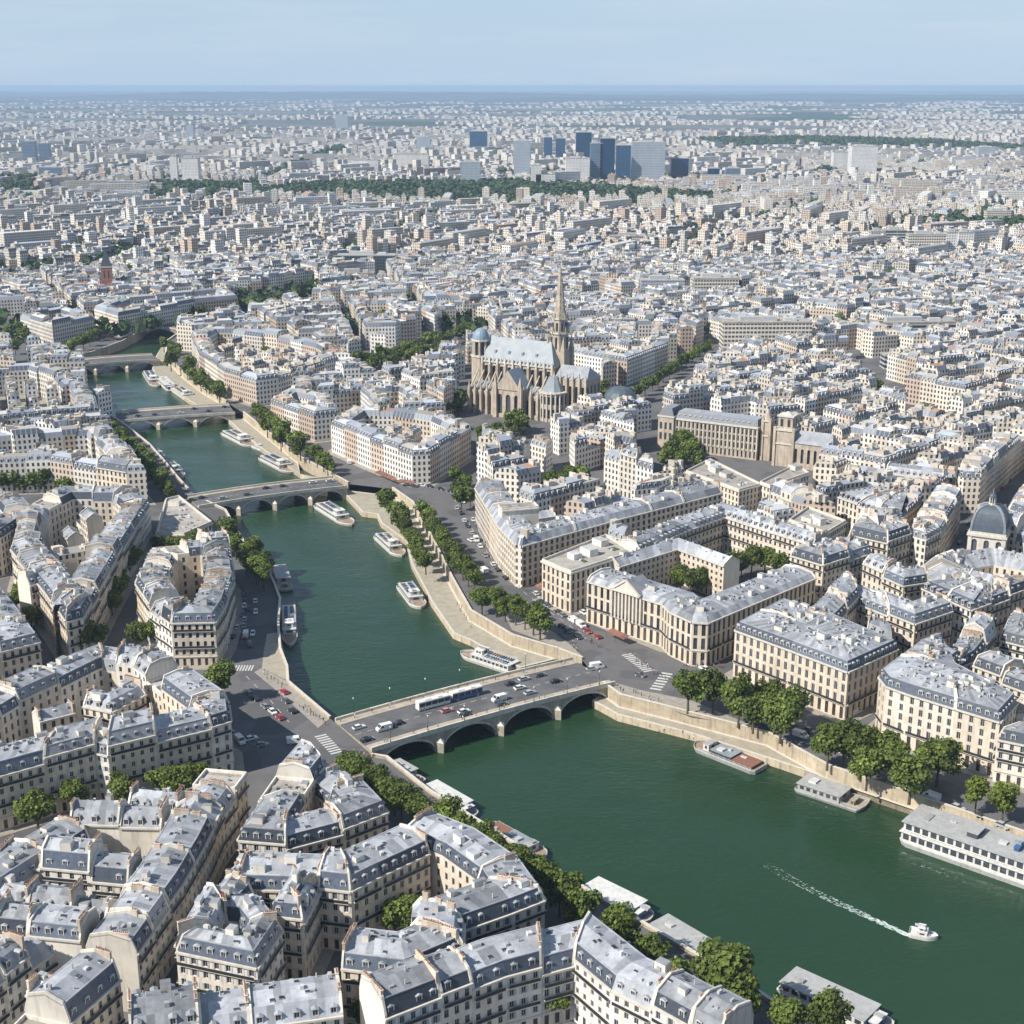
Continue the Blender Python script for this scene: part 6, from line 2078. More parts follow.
TREE_ROWS = [
    # px polyline of crown centres, count, crown width m, description, light, jitter px
    ([(688, 692), (713, 692)], 2, 10.5, "plane trees nearest the bridge on the sunlit quay", False, 1, "bridge end"),
    ([(738, 706), (755, 712), (748, 694), (768, 698), (790, 708), (782, 722)], 6, 10.5, "tree clump before the stone block", False, 2, "bridge end"),
    ([(828, 746), (846, 742), (862, 752), (880, 752), (900, 760), (922, 766), (936, 758), (868, 764), (912, 776)], 9, 11.5, "tree clump before the long quay block", False, 2, "bridge end"),
    ([(977, 793), (1004, 802)], 2, 9.0, "light green trees at the right edge of the quay", True, 0, "clump"),
    ([(384, 497), (394, 510), (404, 526), (414, 543), (425, 562)], 11, 7.5, "inner tree row on the paved esplanade", False, 1, "second bridge"),
    ([(424, 510), (438, 532), (455, 560), (475, 580)], 13, 8.0, "outer tree row along the esplanade road", False, 1, "second bridge"),
    ([(482, 600), (500, 603), (520, 612), (541, 624)], 7, 8.5, "tree row above the pale quay wall by the bridge", False, 1, "esplanade"),
    ([(346, 766), (364, 777), (388, 792), (414, 807), (449, 825), (486, 846), (540, 874)], 24, 7.6, "tree row on the shaded quay below the first bridge", False, 2, "first bridge"),
    ([(560, 892), (580, 912)], 2, 9.5, "tree pair between the moored boats and the quay block", False, 0, "first bridge"),
    ([(618, 938), (650, 950)], 2, 9.5, "trees beside the white restaurant boats", False, 0, "first bridge"),
    ([(722, 980)], 1, 12.5, "big tree", False, 0, ""),
    ([(738, 1004), (786, 1015), (828, 1018), (672, 978)], 4, 9.5, "trees round the big quayside tree at the bottom edge", False, 0, "big tree"),
    ([(214, 542), (226, 534), (236, 545), (250, 548), (262, 562), (264, 578), (246, 560)], 8, 9.0, "trees wrapped round the top of the horseshoe block", False, 2, "block's corner"),
    ([(205, 542), (190, 545), (172, 545), (160, 548)], 5, 8.0, "tree row between the pavilion and the horseshoe block", False, 1, "quay"),
    ([(132, 560), (122, 575), (118, 590), (112, 602)], 6, 8.0, "street trees between wedge and horseshoe blocks", False, 2, "river end"),
    ([(20, 602), (30, 615)], 2, 8.0, "street trees left of the wedge block", False, 1, "upper end"),
    ([(82, 640), (98, 636)], 2, 9.5, "trees at the tip of the wedge block", False, 1, "left"),
    ([(138, 636), (156, 634)], 2, 9.0, "trees at the foot of the horseshoe block", False, 1, "left"),
    ([(219, 682)], 1, 10.5, "round tree on the bend of the quay road above the zebra crossing", False, 0, ""),
    ([(74, 795), (38, 812), (123, 788), (122, 801), (163, 782), (180, 786)], 6, 9.0, "garden trees behind the long left bank terrace", False, 1, "biggest tree"),
    ([(150, 800), (143, 815), (200, 772)], 3, 5.5, "shrubby garden trees by the small lawn", True, 1, "lawn"),
    ([(405, 916)], 1, 9.0, "tree in the leafy court of the quay block", False, 0, ""),
    ([(395, 922), (418, 910)], 2, 6.5, "low trees in the leafy court of the quay block", False, 0, "front"),
    ([(556, 1004), (365, 1016)], 2, 6.0, "small garden trees behind the bottom terraces", False, 0, "river side"),
    ([(136, 722), (150, 714)], 2, 6.5, "trees inside the garden of the corner block", False, 1, "front"),
    ([(2, 483), (45, 482)], 7, 7.5, "pruned tree row, left run", False, 1, "left"),
    ([(58, 484), (130, 486)], 9, 7.5, "pruned tree row, right run", False, 1, "left"),
    ([(112, 428), (128, 444), (145, 462), (160, 482), (172, 492)], 17, 8.0, "tree line along the left quay before the second bridge", False, 2, "third bridge"),
    ([(164, 344), (180, 352), (172, 362), (190, 362), (186, 374), (203, 374), (200, 384), (214, 386), (220, 394)], 15, 9.0, "bushy trees before the long curved block", False, 3, "fourth bridge"),
    ([(256, 412), (270, 420), (266, 428), (284, 430), (280, 440), (298, 440), (300, 452), (314, 452), (328, 464)], 16, 9.0, "bushy trees above the second bridge", False, 2, "third bridge"),
    ([(358, 362), (384, 356), (412, 347), (440, 340), (470, 330)], 15, 9.5, "boulevard trees behind the low quay blocks", False, 3, "left end"),
    ([(372, 366), (410, 356), (440, 348)], 9, 8.5, "front trees of the boulevard behind the low quay blocks", False, 2, "left end"),
    ([(484, 436), (500, 430), (516, 422), (530, 424), (508, 420), (522, 430), (494, 438)], 9, 8.5, "trees at the foot of the spired church", False, 2, "left"),
    ([(458, 398), (464, 404), (452, 408), (436, 408), (440, 402)], 6, 8.5, "trees left of the spired church", False, 1, "church"),
    ([(604, 388), (618, 396), (612, 408), (630, 390), (600, 400)], 7, 9.0, "trees in shade right of the spired church", False, 2, "church"),
    ([(640, 392), (664, 374), (688, 358), (708, 346)], 13, 8.0, "boulevard trees running away right of the church", False, 2, "church"),
    ([(545, 488), (560, 484), (576, 484), (588, 478), (552, 480)], 7, 8.5, "trees in the hollow behind the ministry's white gables", False, 2, "left"),
    ([(672, 452), (684, 440), (692, 450), (680, 460), (664, 458), (696, 458), (676, 444)], 9, 10.0, "tree grove before the mansard palace", False, 2, "left"),
    ([(680, 582), (693, 584), (706, 580)], 4, 7.5, "trees in the palace court, front group", False, 1, "left"),
    ([(726, 572), (738, 566), (752, 562), (768, 562), (778, 564)], 6, 8.0, "trees in the palace court, right group", False, 1, "left"),
    ([(458, 478), (464, 486), (470, 496), (454, 484), (462, 500)], 6, 7.5, "trees at the street fork left of the ministry", False, 1, "top"),
    ([(890, 580), (902, 576), (912, 584)], 4, 8.0, "trees beside the low palace", False, 1, "left"),
    ([(950, 604), (970, 604), (990, 610), (1010, 606), (1024, 604), (962, 612), (1000, 616)], 10, 9.0, "tree row before the low palace at the right edge", False, 2, "left"),
    ([(816, 406), (830, 408), (826, 404)], 4, 9.0, "trees behind the twin-towered church", False, 1, "left"),
    ([(872, 390), (878, 384)], 3, 8.0, "trees on the bent right-hand street, lower group", False, 1, "left"),
    ([(884, 436), (894, 430)], 3, 8.0, "trees on the bent right-hand street, middle group", False, 1, "left"),
    ([(918, 416), (926, 412), (922, 422)], 4, 8.0, "trees on the bent right-hand street, upper group", False, 1, "left"),
    ([(8, 335), (20, 330), (32, 342), (14, 346)], 6, 9.0, "trees left of the far stone palace", False, 2, "left"),
    ([(46, 350), (62, 348), (80, 346), (98, 332), (104, 326)], 7, 8.5, "trees below the far stone palace", False, 2, "left"),
    ([(186, 316), (214, 310), (246, 304), (280, 298), (310, 292)], 17, 9.0, "long tree row beyond the curved block", False, 2, "left"),
    ([(250, 354), (266, 352), (258, 348)], 3, 7.0, "courtyard trees inside the long curved block", False, 1, "left"),
    ([(400, 418), (412, 424), (396, 428)], 4, 6.5, "courtyard trees inside the rounded block", False, 1, "left"),
]
HT = ("smaller leafy", "leafy", "taller leafy")
for pts, cntt, size, desc, light, jit, start in TREE_ROWS:
    P = gs(pts, size * .75)
    seg = [0]
    for i in range(len(P) - 1):
        seg.append(seg[-1] + d2(P[i], P[i + 1]))
    for i in range(cntt):
        if cntt == len(P):
            p = P[i]
        else:
            t = seg[-1] * i / max(1, cntt - 1)
            k = max(j for j in range(len(seg)) if seg[j] <= t + 1e-6)
            k = min(k, len(P) - 2)
            p = lerp(P[k], P[k + 1], (t - seg[k]) / max(.01, seg[k + 1] - seg[k]))
        jj = jit * .35
        p = (p[0] + R.uniform(-1, 1) * jj, p[1] + R.uniform(-1, 1) * jj * 2)
        s = size * 1.24 * R.uniform(.86, 1.16)
        if cntt == 1:
            lab = ("broad green tree, the " + desc) if not desc.startswith(("tree in", "round")) else "leafy green " + desc
            if desc == "big tree":
                lab = "biggest tree on the lower quay, hiding part of a white boat"
        else:
            fr_ = "nearest the " + start if start not in ("left", "right", "front", "top") else "from the " + start
            d1 = desc.replace("plane trees", "plane trees")
            lab = f"{HT[min(2, int((s / size - 1.05) * 8)) if s > size * 1.05 else 0]} tree, {nth(i)} {fr_} in the {d1}"
        w_ = lab.split()
        if len(w_) > 16:
            lab = " ".join(x for x in w_ if x not in ("the",))
        tree(p, s, lab, desc, light)
print("TREES", N_TREE[0])

# the wooded park belts and the far boulevards: one mass of canopy
V, T = [], []
def clumps(p, size, n=34):
    for _ in range(n):
        v = NR.normal(size=3); v /= np.linalg.norm(v)
        c = np.array([p[0], p[1], size * .62]) + v * np.array([size * .48, size * .48, size * .42]) * NR.uniform(.6, 1.05)
        t = np.cross(v + NR.normal(size=3) * .4, NR.normal(size=3)); t /= np.linalg.norm(t)
        b = np.cross(v, t); b /= max(1e-6, np.linalg.norm(b))
        s = size * NR.uniform(.12, .24)
        V.append(c + t * s + b * s * .7); V.append(c - t * s * .8 + b * s); V.append(c - t * s - b * s * .7); V.append(c + t * s * .8 - b * s)
        T.append(NR.random())
for q in PARKS:
    x0 = min(p[0] for p in q); x1 = max(p[0] for p in q); y0 = min(p[1] for p in q); y1 = max(p[1] for p in q)
    st = 13 if y0 < 4000 else 20
    if y0 > 2500: st = max(st, 17)
    yy = y0
    while yy < y1:
        xx = x0
        while xx < x1:
            p = (xx + R.uniform(-.4, .4) * st, yy + R.uniform(-.4, .4) * st)
            if inside(p, q) and R.random() < .93:
                clumps(p, min(st, 17) * R.uniform(.75, 1.1) + 1, 20 if st < 20 else 14)
            xx += st
        yy += st
for p in BTREES:
    clumps(p, R.uniform(10, 14), 14)
# odd trees scattered in far courts and streets
for _ in range(2600):
    y = 1150 + 4300 * R.random() ** 1.3
    x = R.uniform(-.37, .37) * y
    k = R.randint(1, 4)
    for j in range(k):
        clumps((x + R.uniform(-14, 14), y + R.uniform(-8, 8)), R.uniform(9, 15), 14)
me = bpy.data.meshes.new("woods")
V = np.array(V)
me.from_pydata(V.tolist(), [], np.arange(len(V)).reshape(-1, 4).tolist())
me.materials.append(mt['canopy'])
at_ = me.attributes.new("tint", 'FLOAT', 'FACE'); at_.data.foreach_set("value", np.array(T, dtype=np.float32))
struct(link("woods", me), 'stuff')
sheet("lawn", gs([(140, 815), (166, 812), (163, 830), (146, 828)]), 0.02, mt['grass'])
sheet("lawn", gs([(640, 578), (800, 578), (780, 548), (700, 552)]), 0.15, mt['grass']) if False else None

# ------------------------------------------------------------------ vehicles
def car_meshes():
    mb = MB()
    prof = [(-2.15, .32), (-2.2, .62), (-2.05, .86), (-1.2, .92), (1.0, .90), (1.85, .80), (2.15, .60), (2.12, .30)]
    w = .88
    for i in range(len(prof) - 1):
        (xa, za), (xb, zb) = prof[i], prof[i + 1]
        mb.face([(xa, -w, za), (xa, w, za), (xb, w, zb), (xb, -w, zb)][::-1] if False else [(xa, w, za), (xb, w, zb), (xb, -w, zb), (xa, -w, za)][::-1], 0)
    mb.face([(x, -w, z) for x, z in prof][::-1], 0); mb.face([(x, w, z) for x, z in prof], 0)
    mb.face([(-2.15, -w, .32), (-2.15, w, .32), (2.12, w, .30), (2.12, -w, .30)], 1)
    # roof panel and pillars
    mb.hexa([(-1.35, -.66, 1.40), (.35, -.66, 1.42), (.35, .66, 1.42), (-1.35, .66, 1.40)], [(-1.28, -.62, 1.47), (.28, -.62, 1.48), (.28, .62, 1.48), (-1.28, .62, 1.47)], 0, .5, True)
    body = mb.mesh("body", [mt['car'], mt['tyre']])
    mb = MB()
    mb.hexa([(-1.95, -.80, .87), (1.12, -.80, .885), (1.12, .80, .885), (-1.95, .80, .87)], [(-1.38, -.66, 1.41), (.36, -.66, 1.41), (.36, .66, 1.41), (-1.38, .66, 1.41)], 0, .5)
    glass = mb.mesh("cabin_window", [mt['glass']])
    mb = MB()
    n = 12
    A = [2 * math.pi * i / n for i in range(n)]
    o = [(.33 * math.cos(a), -.11, .33 + .33 * math.sin(a)) for a in A]; i_ = [(.33 * math.cos(a), .11, .33 + .33 * math.sin(a)) for a in A]
    for k in range(n):
        j = (k + 1) % n
        mb.face([o[k], i_[k], i_[j], o[j]], 0)
    mb.face(o, 1); mb.face(i_[::-1], 1)
    wheel = mb.mesh("wheel", [mt['tyre'], mt['clutter']])
    mb = MB(); mb.prism([(-.04, -.2), (.05, -.2), (.05, .2), (-.04, .2)], -.08, .08, 0, .5, True)
    lamp = mb.mesh("headlight", [mt['white']])
    return body, glass, wheel, lamp
CARM = car_meshes()
def van_meshes():
    mb = MB()
    prof = [(-2.6, .35), (-2.6, 2.2), (1.3, 2.25), (1.9, 1.35), (2.55, 1.1), (2.6, .35)]
    w = .98
    for i in range(len(prof) - 1):
        (xa, za), (xb, zb) = prof[i], prof[i + 1]
        mb.face([(xa, -w, za), (xb, -w, zb), (xb, w, zb), (xa, w, za)], 0)
    mb.face([(x, -w, z) for x, z in prof][::-1], 0); mb.face([(x, w, z) for x, z in prof], 0)
    body = mb.mesh("body", [mt['car']])
    mb = MB()
    mb.face([(1.36, -.85, 2.20), (1.92, -.85, 1.38), (1.92, .85, 1.38), (1.36, .85, 2.20)], 0)
    for s in (-1, 1):
        q = [(.5, s * .99, 1.3), (1.75, s * .99, 1.3), (1.25, s * .99, 2.0), (.5, s * .99, 2.0)]
        mb.face(q if s < 0 else q[::-1], 0)
    return body, mb.mesh("cab_window", [mt['glass']])
VANM = van_meshes()
CARCOL = [("white", (.72, .72, .70)), ("silver", (.42, .43, .44)), ("black", (.02, .02, .022)), ("dark grey", (.10, .105, .115)), ("white", (.72, .72, .70)), ("dark blue", (.03, .05, .12)), ("grey", (.22, .23, .24)), ("red", (.38, .03, .03)), ("white", (.74, .74, .72)), ("black", (.02, .02, .022))]
N_CAR = [0]
def car(p, ang, z, colr, label, group, van=False):
    N_CAR[0] += 1
    r = thing("delivery_van" if van else "car", label, "van" if van else "car", (p[0], p[1], z), ang, group)
    b = link("body", VANM[0] if van else CARM[0], r); b.color = (*colr, 1)
    link("cab_window" if van else "cabin_window", VANM[1] if van else CARM[1], r)
    k = 1.15 if van else 1
    for x, y in ((1.3, -.80), (1.3, .80), (-1.35, -.80), (-1.35, .80)):
        link("wheel", CARM[2], r, (x * k, y * k, 0))
    for y in (-.55, .55):
        link("headlight", CARM[3], r, (2.14 if not van else 2.58, y, .66 if not van else .8))
    return r
LANES = [
    # px polyline on the ground, number, name, random fill, z
    ([(455, 505), (478, 545), (500, 575), (520, 592)], 12, "lane beside the esplanade trees", 0.9),
    ([(462, 500), (487, 545), (512, 576), (540, 598)], 11, "lane along the ministry front", 0.85),
    ([(540, 590), (575, 608), (610, 630)], 9, "parked row before the pediment palace", 1.0),
    ([(536, 600), (570, 620), (600, 640)], 8, "queue before the pediment palace", 0.95),
    ([(528, 604), (560, 626), (585, 642)], 6, "outer lane before the pediment palace", 0.8),
    ([(700, 668), (735, 682)], 3, "lane by the corner of the pediment palace", 0.9),
    ([(748, 716), (790, 734), (830, 748), (870, 766)], 8, "parked row under the quay trees", 0.9),
    ([(700, 694), (740, 706), (800, 728), (860, 754), (930, 782)], 9, "quay road behind the riverside trees", 0.8),
    ([(880, 780), (950, 806), (1010, 830)], 6, "parked row at the right end of the quay", 0.9),
    ([(850, 716), (870, 706), (890, 696)], 4, "side street between the two quay blocks", 0.9),
    ([(240, 582), (246, 610), (244, 640), (232, 662)], 9, "shaded quay road by the horseshoe block", 0.85),
    ([(256, 590), (256, 620), (250, 650)], 6, "parked row on the shaded quay road", 0.9),
    ([(222, 655), (240, 625), (246, 600)], 5, "kerb beside the horseshoe block", 0.9),
    ([(246, 692), (264, 706), (282, 722)], 5, "kerb at the left bank crossing", 0.95),
    ([(228, 730), (240, 742), (256, 738)], 4, "parking strip by the corner block", 0.9),
    ([(214, 880), (196, 912), (180, 940)], 7, "parked row in the shaded street", 0.85),
    ([(250, 815), (240, 835), (226, 862)], 5, "kerb of the street beside the wedge block", 0.9),
    ([(402, 485), (430, 487), (455, 493)], 5, "square by the second bridge", 0.8),
    ([(322, 428), (342, 452), (352, 470)], 5, "street left of the rounded block", 0.9),
    ([(372, 462), (400, 476), (430, 478)], 6, "kerb before the rounded block", 0.9),
    ([(948, 560), (970, 530), (990, 505), (1012, 478)], 8, "deep shaded street at the right", 0.85),
    ([(938, 566), (958, 540), (980, 512)], 6, "kerb of the deep shaded street", 0.9),
    ([(570, 905), (590, 928), (630, 955), (680, 985)], 9, "parked row on the lower quay road", 0.85),
]
for pts, cntt, nm, fill in LANES:
    P = gs(pts)
    seg = [0]
    for i in range(len(P) - 1):
        seg.append(seg[-1] + d2(P[i], P[i + 1]))
    k2 = 0
    for i in range(cntt):
        if R.random() > fill:
            continue
        t = seg[-1] * (i + .5 + R.uniform(-.2, .2)) / cntt
        k = min(max(j for j in range(len(seg)) if seg[j] <= t), len(P) - 2)
        p = lerp(P[k], P[k + 1], (t - seg[k]) / max(.01, seg[k + 1] - seg[k]))
        a = math.atan2(P[k + 1][1] - P[k][1], P[k + 1][0] - P[k][0]) + (math.pi if R.random() < .5 else 0)
        cn, cc_ = R.choice(CARCOL)
        van = R.random() < .14
        if van: cn, cc_ = "white", (.74, .74, .72)
        lab = f"{cn} {'van' if van else 'car'}, {nth(k2)} along the {nm}"
        car((p[0] + R.uniform(-.4, .4), p[1] + R.uniform(-.4, .4)), a, 0.004, cc_, lab, "vehicles on the " + nm, van)
        k2 += 1
# on the bridges
root, batt, btop = B1
L1 = d2(B1A, B1B)
ang1 = math.atan2(B1B[1] - B1A[1], B1B[0] - B1A[0])
def on_bridge(B, L, ang, x, y, cn, cc_, lab, van=False, flip=False):
    q = B[1](x, y, 0)
    return car(q[:2], ang + (math.pi if flip else 0), B[2](x) + .02, cc_, lab, "vehicles on the bridges", van)
for px_, py_, cn, cc_, van, lab in (
    (398, 724, "black", (.02, .02, .02), False, "black car on the first bridge behind the white coach"),
    (359, 727, "white", (.7, .7, .7), False, "white car entering the first bridge from the left bank"),
    (384, 729, "white", (.74, .74, .72), True, "white van on the first bridge near its left end"),
    (364, 740, "black", (.02, .02, .02), False, "black car at the left mouth of the first bridge"),
    (447, 712, "pink", (.55, .22, .22), False, "pinkish red car beside the long coaches"),
    (464, 713, "white", (.74, .74, .72), False, "white car beside the front coach"),
    (466, 717, "black", (.02, .02, .02), False, "black car in the near lane alongside the coaches"),
    (499, 701, "white", (.74, .74, .72), True, "white van in the middle of the first bridge"),
    (502, 706, "dark", (.08, .085, .09), False, "dark car following the white van on the bridge"),
    (511, 685, "black", (.02, .02, .02), False, "black car at the far kerb of the first bridge"),
    (524, 680, "silver", (.45, .46, .47), False, "silver car at the far kerb of the first bridge"),
    (520, 689, "white", (.74, .74, .72), False, "white car near the right end of the bridge"),
    (556, 682, "black", (.02, .02, .022), False, "black car on the near lane at the right end of the bridge"),
    (540, 676, "dark", (.1, .1, .11), False, "dark grey car in the far queue at the right end"),
    (530, 694, "silver", (.45, .46, .47), False, "silver car at the near lane near the right end"),
):
    q = g(px_, py_, 1.3)
    x = (q[0] - B1A[0]) * math.cos(ang1) + (q[1] - B1A[1]) * math.sin(ang1)
    y = -(q[0] - B1A[0]) * math.sin(ang1) + (q[1] - B1A[1]) * math.cos(ang1)
    y = max(-B1W * .33, min(B1W * .33, y)); x = max(2, min(L1 - 2, x))
    on_bridge(B1, L1, ang1, x, y, cn, cc_, lab, van, R.random() < .5)
for B, A_, B_, W_, nm, kk in ((B2, A2, B2_, W2, "second", 7), (B3, A3, B3_, W3, "third", 7)):
    L = d2(A_, B_); an = math.atan2(B_[1] - A_[1], B_[0] - A_[0])
    for i in range(kk):
        cn, cc_ = R.choice(CARCOL)
        on_bridge(B, L, an, L * (i + .5 + R.uniform(-.3, .3)) / kk, R.choice((-1, 1)) * W_ * .16, cn, cc_, f"{cn} car, {nth(i)} from the left on the {nm} bridge")
for px_, py_, cn, cc_, van, an, lab in (
    (295, 743, "white", (.76, .76, .74), True, .2, "white van crossing the left bank junction"),
    (284, 693, "red", (.45, .03, .05), False, 2.2, "red car parked by the river wall at the left bank"),
    (292, 712, "black", (.02, .02, .02), False, 2.2, "black car parked by the river wall at the left bank"),
    (286, 702, "dark", (.1, .1, .11), False, 2.2, "dark car between the red and black cars by the wall"),
    (262, 746, "grey", (.25, .25, .26), False, .3, "grey car turning at the left bank junction"),
    (246, 636, "white", (.74, .74, .72), True, 1.7, "white van on the shaded quay road"),
    (250, 644, "red", (.4, .08, .05), False, 1.7, "red and white car on the shaded quay road"),
    (597, 668, "white", (.74, .74, .72), True, .3, "white van crossing the right bank junction"),
    (592, 670, "silver", (.45, .46, .47), False, .3, "silver car beside the white van at the junction"),
    (640, 676, "dark", (.1, .1, .11), False, -.6, "dark car at the middle of the right bank junction"),
    (484, 572, "white", (.76, .76, .74), True, 2.1, "white van on the esplanade road"),
    (471, 541, "white", (.76, .76, .74), False, 2.1, "white car halfway down the esplanade road"),
    (728, 690, "white", (.74, .74, .72), False, 2.4, "white car between tree clumps before the stone block"),
):
    car(g(px_, py_), an, .004, cc_, lab, "vehicles at the junctions", van)
print("CARS", N_CAR[0])
# two coaches
def coach(px_, py_, lab, stripe):
    q = g(px_, py_, 1.5)
    x = (q[0] - B1A[0]) * math.cos(ang1) + (q[1] - B1A[1]) * math.sin(ang1)
    y = -(q[0] - B1A[0]) * math.sin(ang1) + (q[1] - B1A[1]) * math.cos(ang1)
    y = min(y, B1W * .27)
    c = batt(x, y, btop(x) + .02)
    r = thing("coach", lab, "bus", c, ang1, "coaches on the first bridge")
    mb = MB()
    def bx(x0, x1, y0, y1, z0, z1, m, t=.5, bot=True):
        mb.prism([(x0, y0), (x1, y0), (x1, y1), (x0, y1)], z0, z1, m, t, bot)
    bx(-6, 6, -1.25, 1.25, .35, 1.35, 1); bx(-6, 6, -1.25, 1.25, 2.75, 3.1, 0); bx(-5.9, 5.9, -1.15, 1.15, 3.101, 3.22, 0)
    for x_ in (-5.95, -3.6, -1.2, 1.2, 3.6, 5.83):
        bx(x_, x_ + .12, -1.25, 1.25, 1.351, 2.75, 0)
    bx(-3.5, -1, -.8, .8, 3.221, 3.5, 0, .2); bx(1.5, 3.2, -.8, .8, 3.221, 3.5, 0, .2)
    link("body", mb.mesh("body", [mt['white'], mt[stripe]]), r)
    mb = MB(); mb.prism([(-5.93, -1.21), (5.93, -1.21), (5.93, 1.21), (-5.93, 1.21)], 1.352, 2.748)
    link("window_band", mb.mesh("window_band", [mt['glass']]), r)
    for x_ in (-3.9, 4.0):
        for y_ in (-1.16, 1.16):
            link("wheel", CARM[2], r, (x_, y_, 0), 0, (1.4, 1.2, 1.4))
coach(433, 706, "white coach with blue sides, rear one of two on the first bridge", 'white')
coach(466, 697, "blue and white coach, front one of two on the first bridge", 'bluep')

# road markings, zebra crossings
mb = MB()
def zebra(a, b, n, w):
    L = d2(a, b); d = ((b[0] - a[0]) / L, (b[1] - a[1]) / L); nn = (-d[1], d[0])
    for i in range(n):
        x0, x1 = L * (i + .1) / n, L * (i + .6) / n
        mb.face([(a[0] + d[0] * x + nn[0] * y, a[1] + d[1] * x + nn[1] * y, .022) for x, y in ((x0, -w / 2), (x1, -w / 2), (x1, w / 2), (x0, w / 2))])
zebra(g(229, 668), g(254, 668), 9, 5)
zebra(g(626, 654), g(650, 672), 11, 4)
zebra(g(320, 735), g(338, 754), 9, 4.0)
zebra(g(655, 690), g(668, 672), 7, 4.0)
zebra(g(540, 598), g(556, 588), 5, 3.5)
zebra(g(432, 484), g(446, 474), 6, 4)
def dashes(pts, gap=8):
    P = gs(pts)
    for i in range(len(P) - 1):
        a, b = P[i], P[i + 1]
        L = d2(a, b); d = ((b[0] - a[0]) / L, (b[1] - a[1]) / L); nn = (-d[1], d[0])
        k = int(L / gap)
        for j in range(k):
            x0, x1 = j * gap, j * gap + gap * .45
            mb.face([(a[0] + d[0] * x + nn[0] * y, a[1] + d[1] * x + nn[1] * y, .02) for x, y in ((x0, -.1), (x1, -.1), (x1, .1), (x0, .1))])
dashes([(455, 500), (482, 545), (508, 580), (550, 612), (590, 640)])
dashes([(246, 676), (270, 700), (300, 735)])
dashes([(720, 700), (800, 736), (880, 772), (1000, 818)])
dashes([(650, 668), (700, 690)])
struct(mb.build("road_markings", mt['paint']))
sheet("pavement", gs([(606, 680), (640, 690), (690, 700), (768, 732), (690, 716), (622, 694)]), .05, mt['pave'])
sheet("pavement", gs([(560, 648), (586, 660), (572, 646), (548, 628), (520, 616), (500, 606), (512, 630)]), .05, mt['pave'])
sheet("pavement", gs([(585, 622), (660, 652), (720, 664), (716, 656), (690, 654), (662, 642), (590, 612)]), .055, mt['pave'])
sheet("pavement", gs([(472, 500), (518, 576), (524, 574), (478, 498)]), .06, mt['pave'])

# ------------------------------------------------------------------ people: one continuous skinned figure, two poses
def person_mesh(stride, bend):
    pts_ = [(0, 0, .95), (0, 0, 1.2), (0, 0, 1.42), (0, 0, 1.52), (0, .02, 1.68),
            (-.18, 0, 1.40), (-.24, .05 * bend, 1.12), (-.22, .12 * bend + .08, .88), (.18, 0, 1.40), (.24, -.05 * bend, 1.12), (.22, -.1 * bend + .04, .88),
            (-.1, 0, .90), (-.11, stride * .5 + .03, .50), (-.11, stride, .06), (-.11, stride + .14, .04), (.1, 0, .90), (.11, -stride * .4 + .03, .50), (.11, -stride, .06), (.11, -stride + .14, .04)]
    ed = [(0, 1), (1, 2), (2, 3), (3, 4), (2, 5), (5, 6), (6, 7), (2, 8), (8, 9), (9, 10), (0, 11), (11, 12), (12, 13), (13, 14), (0, 15), (15, 16), (16, 17), (17, 18)]
    rd = [.15, .14, .15, .06, .115, .075, .05, .04, .075, .05, .04, .09, .065, .05, .04, .09, .065, .05, .04]
    me = bpy.data.meshes.new("person_skeleton"); me.from_pydata(pts_, ed, [])
    o = bpy.data.objects.new("person_skeleton", me); COL.objects.link(o)
    mod = o.modifiers.new("skin", 'SKIN')
    for i, r in enumerate(rd):
        me.skin_vertices[0].data[i].radius = (r, r * .8)
        me.skin_vertices[0].data[i].use_root = i == 0
    o.modifiers.new("sub", 'SUBSURF').levels = 1
    dg = bpy.context.evaluated_depsgraph_get()
    out = bpy.data.meshes.new_from_object(o.evaluated_get(dg))
    bpy.data.objects.remove(o)
    for m in ('cloth', 'skin', 'hair', 'iron'):
        out.materials.append(mt[m])
    for p in out.polygons:
        z = p.center.z
        p.material_index = 2 if (z > 1.70 or (z > 1.60 and p.center.y < -.02)) else 1 if z > 1.47 or (abs(p.center.x) > .17 and z < 1.0) else 0 if z > .92 else 3
    out.name = "person"
    return out
PM = [person_mesh(.28, 1), person_mesh(.04, .3)]
CLO = [(.7, .7, .68), (.05, .05, .06), (.4, .06, .05), (.08, .14, .3), (.5, .42, .3), (.25, .25, .27), (.6, .5, .15), (.1, .25, .2)]
CN = ["white", "black", "red", "blue", "beige", "grey", "yellow", "green"]
N_P = [0]
def person(p, z, where, i):
    c = R.randrange(len(CLO))
    N_P[0] += 1
    k = R.randrange(2)
    o = link("person", PM[k], None, (p[0], p[1], z), R.uniform(0, 6.28))
    o.color = (*CLO[c], 1)
    tag(o, f"person in {CN[c]} top {'walking' if k == 0 else 'standing'}, {nth(i)} {where}", "person", "people " + where)
